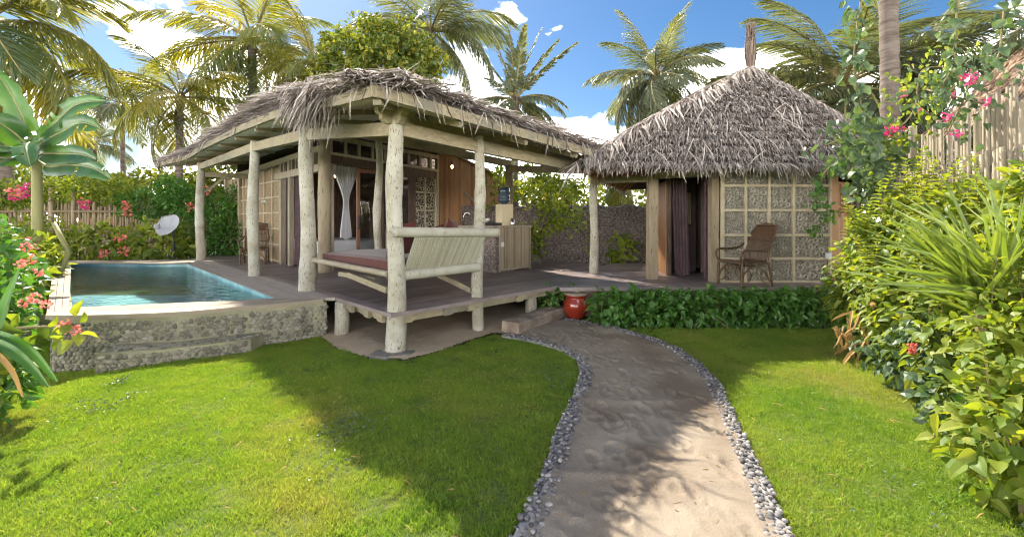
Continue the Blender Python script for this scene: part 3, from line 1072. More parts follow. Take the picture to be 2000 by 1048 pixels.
def soff_side(u, v):
    if u < v:
        return interp(ZL, v) + (RIDGE - interp(ZL, v)) * min(1, max(0, (u + EAVE)) / (2.2 + EAVE))
    return interp(ZF, u) + (RIDGE - interp(ZF, u)) * min(1, max(0, (v + EAVE)) / (2.2 + EAVE))

def trunk_post(base, top, r0, r1, mt, parent, name='post', bend=.02, n=15, knots=1, seed=0):
    rnd_ = random.Random(seed)
    mb = MB()
    pts, rad = [], []
    ph = rnd_.uniform(0, 6)
    kn = [rnd_.uniform(.25, .85) for _ in range(knots)]
    for i in range(n * 2):
        t = i / (n * 2 - 1)
        p = base.lerp(top, t)
        p = p + Vector((math.sin(t * 5 + ph), math.cos(t * 4 + ph), 0)) * bend * math.sin(math.pi * min(1, t * 1.0))
        pts.append(p)
        r = r0 + (r1 - r0) * t
        r *= 1 + .05 * math.sin(t * 9 + ph) + sum(.10 * math.exp(-((t - k) / .03) ** 2) for k in kn)
        rad.append(r)
    mb.tube(pts, rad, 18, wob=.018)
    o = part(name, mb, mt, parent, True)
    return pts, rad, o
# corner post goes to the ground; the others too
posts = [  # photograph foot on the deck, foot depth, top height, radius foot/top
    (772, 603, 5.45, 2.96, .118, .084, 1), (598, 567, 7.01, 3.17, .128, .098, 2), (496, 538, 8.9, 3.25, .118, .085, 3), (393, 507, 12.4, 3.27, .125, .092, 4), (934, 579, 6.44, 2.88, .088, .072, 5)]
PF = []
for px, py, D, zt, r0, r1, sd in posts:
    b = P(px, py, D); PF.append(Vector((b.x, b.y, 0)))
    trunk_post(Vector((b.x, b.y, -.05)), Vector((b.x + random.uniform(-.02, .02), b.y, zt)), r0 * 1.04, r1, MAT['white_post'], pav, seed=sd, bend=.03, knots=2)
# side stubs left on the trunks
for px, py, D, dx in ((944, 432, 6.42, .06), (768, 372, 5.4, .0), (512, 395, 8.9, .09), (1000, 1000, 0, 0)):
    if D:
        q = P(px, py, D)
        part('knot', MB().tube([q, q + Vector((dx + .03, -.05, .03))], [.035, .022], 8), MAT['white_post'], pav, True)
q = uv(1.92, 3.97)
trunk_post(Vector((q.x, q.y, DECK)), Vector((q.x - .03, q.y, 3.4)), .085, .075, MAT['white_post'], pav, seed=9, bend=.05)
q = uv(.99, 4.62)
trunk_post(Vector((q.x, q.y, DECK)), Vector((q.x, q.y, 3.45)), .135, .125, MAT['grey_post'], pav, seed=11, bend=.008, knots=0)
q = uv(4.66, 2.72)
trunk_post(Vector((q.x, q.y, DECK)), Vector((q.x, q.y, 2.98)), .105, .10, MAT['grey_post'], pav, seed=12, bend=.01, knots=0)
# capitals
def capital(p, z, ax):
    a2 = Vector((ax.x, ax.y, 0))
    mb = MB()
    prof = [(-.27, .07), (.27, .07), (.25, .0), (.20, -.03), (.20, -.07), (.13, -.12), (-.13, -.12), (-.20, -.07), (-.20, -.03), (-.25, 0)]
    nn = Vector((-a2.y, a2.x, 0))
    V = [tuple(p + a2 * s + nn * -.045 + Vector((0, 0, z + h))) for s, h in prof] + [tuple(p + a2 * s + nn * .045 + Vector((0, 0, z + h))) for s, h in prof]
    k = len(prof)
    mb.add(V, [tuple(range(k)), tuple(range(2 * k - 1, k - 1, -1))] + [(i, i + k, (i + 1) % k + k, (i + 1) % k) for i in range(k)])
    part('capital', mb, MAT['beam_wood'], pav)
capital(PF[0], 2.95, UX); capital(PF[0], 2.945, VX)
capital(PF[1], 3.13, VX)
# beams
def polybeam(pts, w, h, name='beam', mt=None):
    for a, b in zip(pts, pts[1:]):
        d = (b - a).normalized()
        part(name, MB().beam(a - d * .02, b + d * .02, w, h), mt or MAT['beam_wood'], pav)
lb = [Vector((p.x, p.y, z)) for p, z in ((PF[0], 2.78), (PF[1], 3.01), (PF[2], 3.12), (PF[3], 3.16))]
polybeam(lb, .10, .17)
lb2 = [uv(.16, -.05, 2.90), uv(.16, 2.5, 3.05), uv(.16, 5.2, 3.13), uv(.16, 10.6, 3.14)]
fb = [Vector((PF[0].x, PF[0].y, 2.79)), Vector((PF[4].x, PF[4].y, 2.73)), uv(4.05, -.02, 2.60)]
polybeam(fb, .10, .17)
fb2 = [uv(-.05, .22, 2.98), uv(1.4, .22, 2.93), uv(4.2, .22, 2.80)]
polybeam(fb2, .08, .10)
polybeam([uv(4.66, 2.72, 2.90), uv(4.02, .05, 2.60)], .10, .15)
polybeam([uv(1.0, 2.9, 3.26), uv(4.66, 2.72, 3.02)], .10, .16)
polybeam([uv(-.15, 10.1, 2.95), uv(.95, 9.9, 2.95)], .10, .14)
polybeam([uv(.99, 4.7, 3.20), uv(.99, 11.7, 3.10)], .12, .14)
# diagonal brace at the far left post
part('brace', MB().beam(Vector((PF[3].x + .12, PF[3].y, 2.45)), Vector((PF[3].x + .55, PF[3].y + .3, 2.95)), .09, .06), MAT['beam_wood'], pav)
# soffit boards
def sheet(pts_top, th, name, mt):
    """pts_top: two rails of equal length (lists of Vectors); solid board between them"""
    A, B = pts_top
    V, F = [], []
    for a, b in zip(A, B):
        V += [tuple(a), tuple(b), (b.x, b.y, b.z + th), (a.x, a.y, a.z + th)]
    n = len(A)
    for i in range(n - 1):
        for k in range(4):
            F.append((i * 4 + k, i * 4 + (k + 1) % 4, i * 4 + 4 + (k + 1) % 4, i * 4 + 4 + k))
    F += [(3, 2, 1, 0), tuple((n - 1) * 4 + k for k in range(4))]
    part(name, mesh_from(name, V, F), mt, pav)
w = .235
u0 = -EAVE + .03
for k in range(7):
    ua, ub = u0 + k * w, u0 + (k + 1) * w - .012
    vsq = [max(ua, ub) + t * (12.0 - ub) for t in np.linspace(0, 1, 12)]
    sheet(([Vector(uv(ua + (flare(v) + EAVE) * (1 - k / 7), v, soff_side(ua, v + .01))) for v in [ua] + vsq[1:]],
           [Vector(uv(ub + (flare(v) + EAVE) * (1 - k / 7), v, soff_side(ub, v + .01))) for v in [ub] + vsq[1:]]), .02, 'soffit_board', MAT['soffit_wood'])
for k in range(22):
    va, vb = u0 + k * w, u0 + (k + 1) * w - .012
    uend = 4.6
    usq = [vb + t * (uend - vb) for t in np.linspace(0, 1, 7)]
    if k > 6:
        ua_ = max(va, 1.06)
        usq = [ua_ + t * (uend - ua_) for t in np.linspace(0, 1, 7)]
        sheet(([Vector(uv(u, va, min(3.5, soff_side(u, min(va, u - .01))))) for u in usq], [Vector(uv(u, vb, min(3.5, soff_side(u, min(vb, u - .01))))) for u in usq]), .02, 'soffit_board', MAT['soffit_wood'])
    else:
        sheet(([Vector(uv(u, va, soff_side(u, va - .001))) for u in [va + .001] + usq[1:]], [Vector(uv(u, vb, soff_side(u, vb - .001))) for u in [vb + .001] + usq[1:]]), .02, 'soffit_board', MAT['soffit_wood'])
# rafters below the boards
for v in np.arange(1.2, 12, 1.35):
    part('rafter', MB().beam(uv(-EAVE + .05, v, soff_side(-EAVE, v) - .03), uv(1.0, v, soff_side(1.0, max(v, 1.05)) - .035), .06, .07), MAT['beam_wood'], pav)
for u in np.arange(.6, 4.3, 1.2):
    part('rafter', MB().beam(uv(u, -EAVE + .05, soff_side(u, -EAVE) - .03), uv(u, min(u, 2.4), soff_side(u + .01, min(u, 2.4)) - .035), .06, .07), MAT['beam_wood'], pav)
part('rafter', MB().beam(uv(-EAVE + .05, -EAVE + .05, 2.93), uv(1.6, 1.6, soff_side(1.6, 1.599) - .04), .09, .10), MAT['beam_wood'], pav)
# fascia boards
def fascia(pts, h, name):
    A = [p for p in pts]
    V, F = [], []
    n = len(A)
    for i, p in enumerate(A):
        d = (A[min(i + 1, n - 1)] - A[max(i - 1, 0)]); d.z = 0; d.normalize()
        nn = Vector((d.y, -d.x, 0)) * .03
        V += [(p.x, p.y, p.z), (p.x + nn.x, p.y + nn.y, p.z), (p.x + nn.x, p.y + nn.y, p.z + h), (p.x, p.y, p.z + h)]
    for i in range(n - 1):
        for k in range(4):
            F.append((i * 4 + k, i * 4 + 4 + k, i * 4 + 4 + (k + 1) % 4, i * 4 + (k + 1) % 4))
    F += [(0, 1, 2, 3), tuple((n - 1) * 4 + k for k in (3, 2, 1, 0))]
    part(name, mesh_from(name, V, F), MAT['beam_wood'], pav)
fascia([Vector(uv(flare(v), v, interp(ZL, v))) for v in np.linspace(12.0, -EAVE, 16)], .12, 'fascia_board')
fascia([Vector(uv(u, -EAVE, interp(ZF, u))) for u in np.linspace(-EAVE, 4.3, 10)], .125, 'fascia_board')
# roof body
lift_l = [(-.6, .17), (.6, .20), (1.6, .30), (2.6, .42), (3.8, .42), (5.5, .34), (8, .28), (12.2, .16)]
lift_f = [(-.6, .17), (.6, .22), (1.6, .20), (2.6, .17), (4.6, .14)]
L_e = [Vector(uv(flare(v) - .02, v, interp(ZL, v) + .10)) for v in np.linspace(-EAVE, 12.2, 18)]
L_t = [Vector(uv(flare(v) + .12, v, interp(ZL, v) + .08 + interp(lift_l, v) * .75)) for v in np.linspace(-EAVE, 12.2, 18)]
F_e = [Vector(uv(u, -EAVE - .02, interp(ZF, u) + .10)) for u in np.linspace(-EAVE, 4.4, 10)]
F_t = [Vector(uv(u, -EAVE + .12, interp(ZF, u) + .08 + interp(lift_f, u) * .75)) for u in np.linspace(-EAVE, 4.4, 10)]
R1, R2 = Vector(uv(2.2, 2.3, RIDGE + .28)), Vector(uv(2.2, 10.2, RIDGE + .25))
Rr = Vector(uv(5.0, 2.5, RIDGE)), Vector(uv(5.2, 12.2, 3.2))
V, F = [], []
def addv(p):
    V.append(tuple(p)); return len(V) - 1
le, lt = [addv(p) for p in L_e], [addv(p) for p in L_t]
fe, ft = [addv(p) for p in F_e], [addv(p) for p in F_t]
r1, r2, b1_, b2_ = addv(R1), addv(R2), addv(Vector(uv(4.9, 2.5, 3.66))), addv(Vector(uv(5.0, 12.2, 3.62)))
for i in range(17):
    F.append((le[i], lt[i], lt[i + 1], le[i + 1]))
for i in range(9):
    F.append((fe[i + 1], ft[i + 1], ft[i], fe[i]))
m_ = 9
for i in range(17):
    F.append((lt[i], r1, lt[i + 1]) if i < 6 else (lt[i], r2, lt[i + 1]))
F.append((lt[6], r1, r2))
for i in range(9):
    F.append((ft[i], ft[i + 1], r1))
F.append((ft[9], b1_, r1)); F.append((r1, b1_, b2_, r2)); F.append((r2, b2_, lt[17]))
part('roof_base', mesh_from('roof_base', V, F), MAT['thatch_core'], pav)
# thatch along the eaves: dry palm leaflets lying down the slope in loose layers
rng = np.random.default_rng(11)
def eave_strips(n, pos, out, lo, hi, rng, Lr=(.28, .62), Wr=(.006, .013), over=.10):
    """pos(s)->(point on the eave at fascia bottom, lift); out = unit 2D vector pointing off the roof"""
    s = rng.random(n)
    Pp = np.zeros((n, 3)); T = np.zeros((n, 3)); N = np.zeros((n, 3)); LL = np.zeros(n)
    for i in range(n):
        p, lf, o2 = pos(s[i])
        layer = rng.random() ** .8
        Li = rng.uniform(*Lr)
        LL[i] = Li
        back = Li * rng.uniform(.8, 1) - rng.uniform(-.02, over) if rng.random() < .62 else rng.uniform(.2, 1.2)
        z = p.z + .12 + lf * layer + max(0, back) * .13
        side = Vector((-o2.y, o2.x))
        yaw = rng.normal(0, .75)
        d2 = o2 * math.cos(yaw) + side * math.sin(yaw)
        Pp[i] = (p.x - o2.x * back, p.y - o2.y * back, z)
        tz = -.04 - .16 * rng.random() + .14 * (rng.random() < .1)
        T[i] = (d2.x, d2.y, tz)
        N[i] = (rng.normal(0, .5), rng.normal(0, .5), 1)
    return leaf_arrays(Pp, T, N, LL, rng.uniform(*Wr, n), 'strip', droop=rng.uniform(.0, .12, n), rnd=rng.random(n))
def pos_left(s):
    v = -EAVE - .1 + s * 12.9
    return uv(flare(v), v, interp(ZL, v)), interp(lift_l, v), -UX
def pos_front(s):
    u = -EAVE - .1 + s * 5.0
    return uv(u, -EAVE, interp(ZF, u)), interp(lift_f, u), -VX
items = [eave_strips(10500, pos_left, None, 0, 1, rng), eave_strips(6000, pos_front, None, 0, 1, rng, over=.05)]
# ragged bundle hanging over the second post
n = 420
vv = rng.normal(1.15, .38, n)
Pp = np.array([uv(flare(v) + rng.uniform(-.08, .25), v, interp(ZL, v) + rng.uniform(.15, .45)) for v in vv])
T = np.stack([-.35 + rng.normal(0, .22, n), -.30 + rng.normal(0, .22, n), -np.ones(n)], 1)
hang = np.where((vv > .45) & (vv < 1.75), rng.uniform(.35, .72, n), rng.uniform(.3, .5, n))
items.append(leaf_arrays(Pp, T, np.stack([rng.normal(-1, .4, n), rng.normal(-1, .4, n), rng.normal(0, .3, n)], 1), hang, rng.uniform(.010, .020, n), 'strip', 0, rng.random(n)))
# stray leaflets hanging below the fascia on both sides
n = 120
ss = rng.random(n)
Pp, T = np.zeros((n, 3)), np.zeros((n, 3))
for i in range(n):
    p, lf, o2 = (pos_left if i % 2 else pos_front)(ss[i])
    Pp[i] = (p.x + o2.x * .05, p.y + o2.y * .05, p.z + .18)
    T[i] = (o2.x * .3 + rng.normal(0, .2), o2.y * .3 + rng.normal(0, .2), -1)
items.append(leaf_arrays(Pp, T, np.stack([rng.normal(0, 1, n), rng.normal(-1, 1, n), rng.normal(0, .3, n)], 1), rng.uniform(.18, .42, n), rng.uniform(.006, .012, n), 'strip', 0, rng.random(n)))
# broken stalks sticking up at the corner, and sparse cover over the rest of the roof
n = 70
Pp = np.array([uv(rng.uniform(-.4, .9), rng.uniform(-.4, .6), 3.15 + rng.uniform(0, .12)) for _ in range(n)])
T = np.stack([rng.normal(.4, .7, n), rng.normal(.1, .5, n), rng.uniform(.0, .24, n)], 1)
items.append(leaf_arrays(Pp, T, np.stack([rng.normal(0, .5, n), rng.normal(-1, .3, n), rng.uniform(.3, 1, n)], 1), rng.uniform(.3, .6, n), rng.uniform(.012, .024, n), 'strip', 0, rng.uniform(.3, 1, n)))
n = 2600
Pp, T = [], []
for i in range(n):
    u, v = rng.uniform(-.2, 5), rng.uniform(-.2, 12)
    left = u < v
    tt = min(1, (min(u, v) + EAVE) / 2.8)
    z = (interp(ZL, v) + interp(lift_l, v) * .75 if left else interp(ZF, u) + interp(lift_f, u) * .75) * (1 - tt) + (RIDGE + .27) * tt + .05
    o2 = -UX if left else -VX
    Pp.append((*uv(u, v).to_2d(), z)); T.append((o2.x + rng.normal(0, .4), o2.y + rng.normal(0, .4), -.05))
items.append(leaf_arrays(np.array(Pp), np.array(T), np.stack([rng.normal(0, .3, n), rng.normal(0, .3, n), np.ones(n)], 1), rng.uniform(.5, 1, n), rng.uniform(.014, .026, n), 'strip', .03, rng.random(n)))
V, F, r = join_arrays(items)
part('thatch', mesh_from('thatch', V, F, r), MAT['thatch'], pav, kind='stuff')

# ---- the room inside the pavilion
RO = uv(.99, 4.65)
RF = (RO.x, RO.y)
AX, NX = UX, -VX           # front wall frame: along U, outward towards the porch corner
BX, BN = VX, -UX           # left wall frame: along V, outward to the pool
TL = -.055
def fw(mb, *a, **k):
    return mb.obox(RF, AX, NX, *a, **k)
def lw(mb, *a, **k):
    return mb.obox(RF, BX, BN, *a, **k)
# front wall timber frame
for z0, z1, mt, n0, n1 in ((2.88, 3.07, 'dark_wood', -.05, .05), (3.07, 3.13, 'grey_wood', -.05, .065), (3.40, 3.50, 'grey_wood', -.05, .065)):
    mb = MB(); fw(mb, .12, 2.95, n0, n1, z0, z1, tilt=TL)
    part('rail', mb, MAT[mt], pav)
wins = [.14, .46, .78, 1.10, 1.42, 1.74, 2.06, 2.38, 2.70, 2.93]
for i, s in enumerate(wins):
    mb = MB(); fw(mb, s - .025, s + .025, -.045, .055, 3.13, 3.40, tilt=TL)
    part('mullion', mb, MAT['grey_wood'], pav)
    if i < len(wins) - 1:
        wdw = MB(); fw(wdw, s + .025, wins[i + 1] - .025, -.015, -.007, 3.13, 3.40, tilt=TL)
        part('pane', wdw, MAT['glass'], pav)
# sliding glass doors
def glass_door(s0, s1, n, mt, parent, handle=True):
    fr = MB()
    z0, z1 = DECK + .02, 2.86 + TL * s0
    fw(fr, s0, s0 + .07, n, n + .045, z0, z1)
    fw(fr, s1 - .07, s1, n, n + .045, z0, z1)
    for a, b in ((z0, z0 + .12), (z1 - .09, z1)):
        fw(fr, s0 + .07, s1 - .07, n + .002, n + .043, a, b)
    d = part('door', fr, mt, parent)
    d['_o'] = parent['_o']
    d.location = (0, 0, 0)
    for v in d.data.vertices:
        v.co -= Vector(parent['_o'])
    g = MB(); fw(g, s0 + .07, s1 - .07, n + .02, n + .026, z0 + .12, z1 - .09)
    part('pane', g, MAT['glass'], d)
    if handle:
        h = MB(); fw(h, s0 + .02, s0 + .045, n + .046, n + .075, 1.45, 1.75)
        part('handle', h, MAT['dark_metal'], d)
glass_door(.73, 1.28, -.02, MAT['red_wood'], pav)
glass_door(1.30, 2.10, .03, MAT['dark_wood'], pav, False)
for s0, s1, z0, z1, mt in ((.13, .19, DECK, 2.87, 'grey_wood'), (2.10, 2.24, DECK, 2.8, 'dark_wood'), (2.88, 2.95, DECK, 2.95, 'beam_wood')):
    mb = MB(); fw(mb, s0, s1, -.055, .06, z0, z1)
    part('jamb', mb, MAT[mt], pav)
# bamboo ring panel at the right end of the front wall
def ring(mb, c, ax, nn, r, wdt, dep, seg=10):
    """short bamboo tube seen end-on: centre c, wall axis ax, normal nn"""
    V, F = [], []
    a3 = Vector((ax[0], ax[1], 0)); n3 = Vector((nn[0], nn[1], 0)); z3 = Vector((0, 0, 1))
    for rr, d in ((r, 0), (r, dep), (r - wdt, dep), (r - wdt, 0)):
        for k in range(seg):
            t = 2 * math.pi * k / seg
            V.append(tuple(Vector(c) + a3 * (rr * math.cos(t)) + z3 * (rr * math.sin(t)) + n3 * d))
    for i in range(3):
        for k in range(seg):
            F.append((i * seg + k, i * seg + (k + 1) % seg, (i + 1) * seg + (k + 1) % seg, (i + 1) * seg + k))
    mb.add(V, F)
def pack_rings(rng, w, h, rmin, rmax, tries):
    got = []
    for k in range(tries):
        r = rmax * (1 - k / tries) + rmin * (k / tries)
        r *= rng.uniform(.8, 1.0)
        if w < 2 * r or h < 2 * r:
            continue
        x, y = rng.uniform(r, w - r), rng.uniform(r, h - r)
        if all((x - a) ** 2 + (y - b) ** 2 > (r + c) ** 2 * .97 for a, b, c in got):
            got.append((x, y, r))
    return got
rr_ = np.random.default_rng(5)
back = MB(); fw(back, 2.24, 2.88, -.03, -.022, DECK, 2.86)
part('panel_backing', back, MAT['room_wall'], pav)
rings, fr = MB(), MB()
sx = [2.24, 2.55, 2.86]
zz = [2.80, 2.36, 1.90, 1.44, .98, .55]
for i in range(2):
    for j in range(5):
        for x, y, r in pack_rings(rr_, sx[1] - sx[0] - .03, .42, .025, .06, 120):
            q = RO + Vector((AX.x, AX.y, 0)) * (sx[i] + .015 + x)
            ring(rings, (q.x, q.y, zz[j + 1] + .015 + y), AX, NX, r, .012, .03, 8)
part('ring_infill', rings, MAT['ring_bamboo'], pav, kind='stuff')
for s in sx:
    fw(fr, s - .018, s + .018, -.02, .035, DECK, 2.84)
for z in zz:
    fw(fr, 2.2, 2.9, -.018, .031, z - .018, z + .018)
part('lattice', fr, MAT['lattice_wood'], pav)
# left wall: lattice of bamboo rings
mb = MB(); lw(mb, 2.75, 8.35, -.03, -.02, DECK, 3.05)
part('panel_backing', mb, MAT['ring_infill'], pav)
fr = MB()
ts = [2.75, 3.45, 4.15, 4.85, 5.55, 6.25, 6.95, 7.65, 8.33]
for s in ts:
    lw(fr, s - .025, s + .025, -.02, .02, DECK, 3.05)
for k in range(7):
    z = DECK + .06 + k * .42
    lw(fr, 2.75, 8.33, -.018, .016, z - .02, z + .02)
part('lattice', fr, MAT['lattice_wood'], pav)
for s0, s1, mt in ((2.58, 2.74, 'grey_wood'), (6.55, 6.75, 'beam_wood'), (8.33, 8.55, 'beam_wood'), (1.95, 2.08, 'grey_wood'), (2.2, 2.3, 'dark_wood')):
    mb = MB(); lw(mb, s0, s1, -.05, .06, DECK, 3.10)
    part('jamb', mb, MAT[mt], pav)
mb = MB(); lw(mb, .1, 3.0, -.06, .09, 2.70, 2.86)
part('lintel', mb, MAT['grey_wood'], pav)
for s in np.arange(.2, 3.0, .28):
    mb = MB(); lw(mb, s - .03, s + .03, -.04, .04, 2.86, 3.15)
    part('mullion', mb, MAT['grey_wood'], pav)
for s in np.arange(3.0, 5.0, .22):
    mb = MB(); lw(mb, s - .03, s + .03, -.04, .04, 3.05, 3.2)
    part('mullion', mb, MAT['grey_wood'], pav)
# inner walls and the far room walls
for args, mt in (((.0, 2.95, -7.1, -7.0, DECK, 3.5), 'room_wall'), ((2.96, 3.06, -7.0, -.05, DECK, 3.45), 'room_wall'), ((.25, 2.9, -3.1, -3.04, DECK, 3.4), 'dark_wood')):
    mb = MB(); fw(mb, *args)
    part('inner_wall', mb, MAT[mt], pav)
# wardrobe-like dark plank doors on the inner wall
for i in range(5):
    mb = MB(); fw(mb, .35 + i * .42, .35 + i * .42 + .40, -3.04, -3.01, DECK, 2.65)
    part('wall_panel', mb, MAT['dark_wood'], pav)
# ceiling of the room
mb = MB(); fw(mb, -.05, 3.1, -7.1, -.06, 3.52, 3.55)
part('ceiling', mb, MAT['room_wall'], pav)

# curtains
def curtain(label, pts_top, z0, z1, tie=None, amp=.03, waves=9, mt='white_cloth', sway=(0, 0), name='curtain'):
    """cloth along a plan polyline; tie = (height, fraction of width it is gathered to)"""
    A, B = Vector(pts_top[0]), Vector(pts_top[1])
    d = B - A
    nn = Vector((-d.y, d.x, 0)).normalized()
    nu, nz = 44, 26
    V = []
    for j in range(nz + 1):
        t = j / nz
        z = z1 + (z0 - z1) * t
        g = 1.0
        if tie:
            zt, fr_ = tie
            tt = (z1 - zt) / (z1 - z0)
            g = lerp(1.0, fr_, smooth(0, tt, t)) if t < tt else lerp(fr_, fr_ * 2.1, smooth(tt, 1, t))
        for i in range(nu + 1):
            s = i / nu
            q = A + d * (.5 + (s - .5) * g) + nn * amp * math.sin(s * waves * 2 * math.pi + t * 1.2) * (.6 + .4 * g) + Vector((sway[0], sway[1], 0)) * t
            V.append((q.x, q.y, z + .02 * math.sin(s * 9)))
    F = [(j * (nu + 1) + i, j * (nu + 1) + i + 1, (j + 1) * (nu + 1) + i + 1, (j + 1) * (nu + 1) + i) for j in range(nz) for i in range(nu)]
    o = link(name, mesh_from(name, V, F, None, True), MAT[mt])
    tag(o, label, 'curtain')
    return o
q = lambda s, n: Vector((RF[0] + AX.x * s + NX.x * n, RF[1] + AX.y * s + NX.y * n, 0))
curtain('sheer white bed curtain gathered into a knot, seen through the open pavilion doorway', (q(.42, -.55), q(1.02, -.5)), 1.22, 2.92, tie=(2.05, .22), waves=8)
curtain('pale curtain hanging behind the second glass door, beside the ring panel', (q(1.38, -.14), q(1.72, -.14)), DECK + .1, 2.7, mt='purple_cloth', waves=5)
q2 = lambda t, n: Vector((RF[0] + BX.x * t + BN.x * n, RF[1] + BX.y * t + BN.y * n, 0))
curtain('mauve curtain drawn aside in the pavilion door facing the pool, behind the rattan chair', (q2(1.35, -.08), q2(1.95, -.08)), DECK + .03, 2.7, mt='purple_cloth', waves=6)
# bed inside
bed_ = thing('bed', 'white made up bed inside the pavilion, seen through the open doorway', 'bed', tuple(q(.9, -1.6)))
mb = MB(); mb.obox(RF, AX, NX, .12, 1.75, -2.7, -.62, DECK + .12, DECK + .38)
part('bed_base', mb, MAT['bamboo_pale'], bed_)
mb = MB(); mb.obox(RF, AX, NX, .10, 1.77, -2.7, -.60, DECK + .38, DECK + .64)
part('mattress', mb, MAT['white_cloth'], bed_)
V, F = [], []
for i in range(13):
    for j in range(5):
        s = .1 + 1.67 * i / 12
        zz_ = DECK + .645 - (.30 + .06 * math.sin(i * 1.7)) * max(0, j - 1) / 3
        p_ = q(s, -1.2 + .62 * min(1, j / 1.0) + .012 * j + .012 * math.sin(i * 2.1 + j))
        V.append((p_.x, p_.y, zz_))
F = [(i * 5 + j, i * 5 + j + 1, (i + 1) * 5 + j + 1, (i + 1) * 5 + j) for i in range(12) for j in range(4)]
part('sheet', mesh_from('sheet', V, F, None, True), MAT['white_cloth'], bed_)
# lamps
def lamp(label, p, hang=.12, strength=None):
    t = thing('lamp', label, 'lamp', tuple(p), 'small bulb lamps on the pavilion')
    part('holder', MB().tube([p + Vector((0, 0, .04)), p + Vector((0, 0, .11))], [.03, .025], 10), MAT['dark_metal'], t)
    part('bulb', MB().lathe(p + Vector((0, 0, -.05)), [(.004, 0), (.022, .012), (.03, .035), (.025, .065), (.014, .09)], 12), MAT['bulb'], t, True)
lamp('small lit bulb lamp under the eaves beside the bamboo ring panel', P(883, 325, 11.0))
lamp('small lit bulb lamp under the beam at the far left white post', P(398, 321, 12.3))
lamp('small lit wall lamp glowing inside the dark room above the bed', P(655, 343, 11.4))
# ------------------------------------------------------------------ cottage
cot = thing('thatched_cottage', 'bamboo cottage with a tall pointed palm thatch roof and ring lattice wall, beyond the hedge', 'cottage', (4.4, 8.6, 0))
APX = P(1466, 138, 9.6)
EV = [Vector((1.05, 7.2, 2.50)), Vector((7.15, 7.6, 2.50)), Vector((8.3, 12.2, 2.50)), Vector((3.05, 12.1, 2.50))]
def roofpt(k, s, t):
    """side k, s along the eave, t from eave to apex; slightly sagging slope"""
    e = EV[k].lerp(EV[(k + 1) % 4], s)
    p = e.lerp(APX, t)
    p.z += .07 * math.sin(math.pi * t)
    return p
V, F = [], []
NS, NT = 10, 12
for k in range(4):
    o = len(V)
    for j in range(NT + 1):
        for i in range(NS + 1):
            V.append(tuple(roofpt(k, i / NS, j / NT * .995)))
    for j in range(NT):
        for i in range(NS):
            F.append((o + j * (NS + 1) + i, o + j * (NS + 1) + i + 1, o + (j + 1) * (NS + 1) + i + 1, o + (j + 1) * (NS + 1) + i))
part('roof_base', mesh_from('roof_base', V, F), MAT['thatch_core'], cot)
rng = np.random.default_rng(21)
items = []
def roof_courses(k, ncourse, per_m, front=True):
    Pp, T, N, L, W = [], [], [], [], []
    A, B = EV[k], EV[(k + 1) % 4]
    along = (B - A).normalized()
    for c in range(ncourse):
        t0 = c / ncourse
        wd = (B - A).length * (1 - t0)
        n = int(wd * per_m)
        nrm = (roofpt(k, .5, min(.97, t0 + .04)) - roofpt(k, .5, t0)).normalized()
        out = along.cross(nrm).normalized()
        if out.z < 0:
            out = -out
        for i in range(n):
            s = rng.random()
            t = t0 + rng.normal(0, .10) / ncourse + .035
            p = roofpt(k, s, min(.985, max(0, t)))
            down = -nrm
            fan = (s - .5) * .5
            d = down + along * (rng.normal(0, .30) + fan * .6) + out * (rng.uniform(.10, .75))
            Pp.append(p + out * rng.uniform(.01, .07)); T.append(d); N.append(out + along * rng.normal(0, .7))
            L.append(rng.uniform(.15, .23) if c else rng.uniform(.14, .30)); W.append(rng.uniform(.007, .0145))
    return leaf_arrays(np.array(Pp), np.array(T), np.array(N), np.array(L), np.array(W), 'strip', rng.uniform(.0, .25, len(L)), rng.random(len(L)))
items.append(roof_courses(0, 17, 200))
items.append(roof_courses(3, 14, 60))
items.append(roof_courses(1, 14, 24))
items.append(roof_courses(2, 10, 14))
# long leaves along the hips and a tuft of them at the apex
Pp, T, N, L = [], [], [], []
for k, n in ((0, 620), (1, 500), (2, 120), (3, 160)):
    for i in range(n):
        t = rng.random() ** .9
        p = EV[k].lerp(APX, t); p.z -= -.07 * math.sin(math.pi * t) - .05 - rng.uniform(0, .06)
        hip = (EV[k] - APX).normalized()
        nb = (EV[(k + 1) % 4] - EV[k - 1]).normalized() * (1 if rng.random() < .6 else -1)
        d = hip * rng.uniform(.4, 1) + nb * rng.uniform(.0, .7) + Vector((0, 0, -.12))
        Pp.append(p); T.append(d); N.append(Vector((rng.normal(0, .5), rng.normal(0, .5), 1))); L.append(rng.uniform(.35, .75))
for i in range(420):
    a = rng.uniform(0, 6.28)
    Pp.append(APX + Vector((0, 0, rng.uniform(-.05, .14))))
    T.append(Vector((math.cos(a) * rng.uniform(.7, 1.1), math.sin(a) * rng.uniform(.7, 1.1), -.75 + rng.normal(0, .08)))); N.append(Vector((math.cos(a), math.sin(a), 1))); L.append(rng.uniform(.35, 1.0))
items.append(leaf_arrays(np.array(Pp), np.array(T), np.array(N), np.array(L), rng.uniform(.012, .024, len(L)), 'strip', rng.uniform(.0, .1, len(L)), rng.uniform(.25, 1, len(L))))
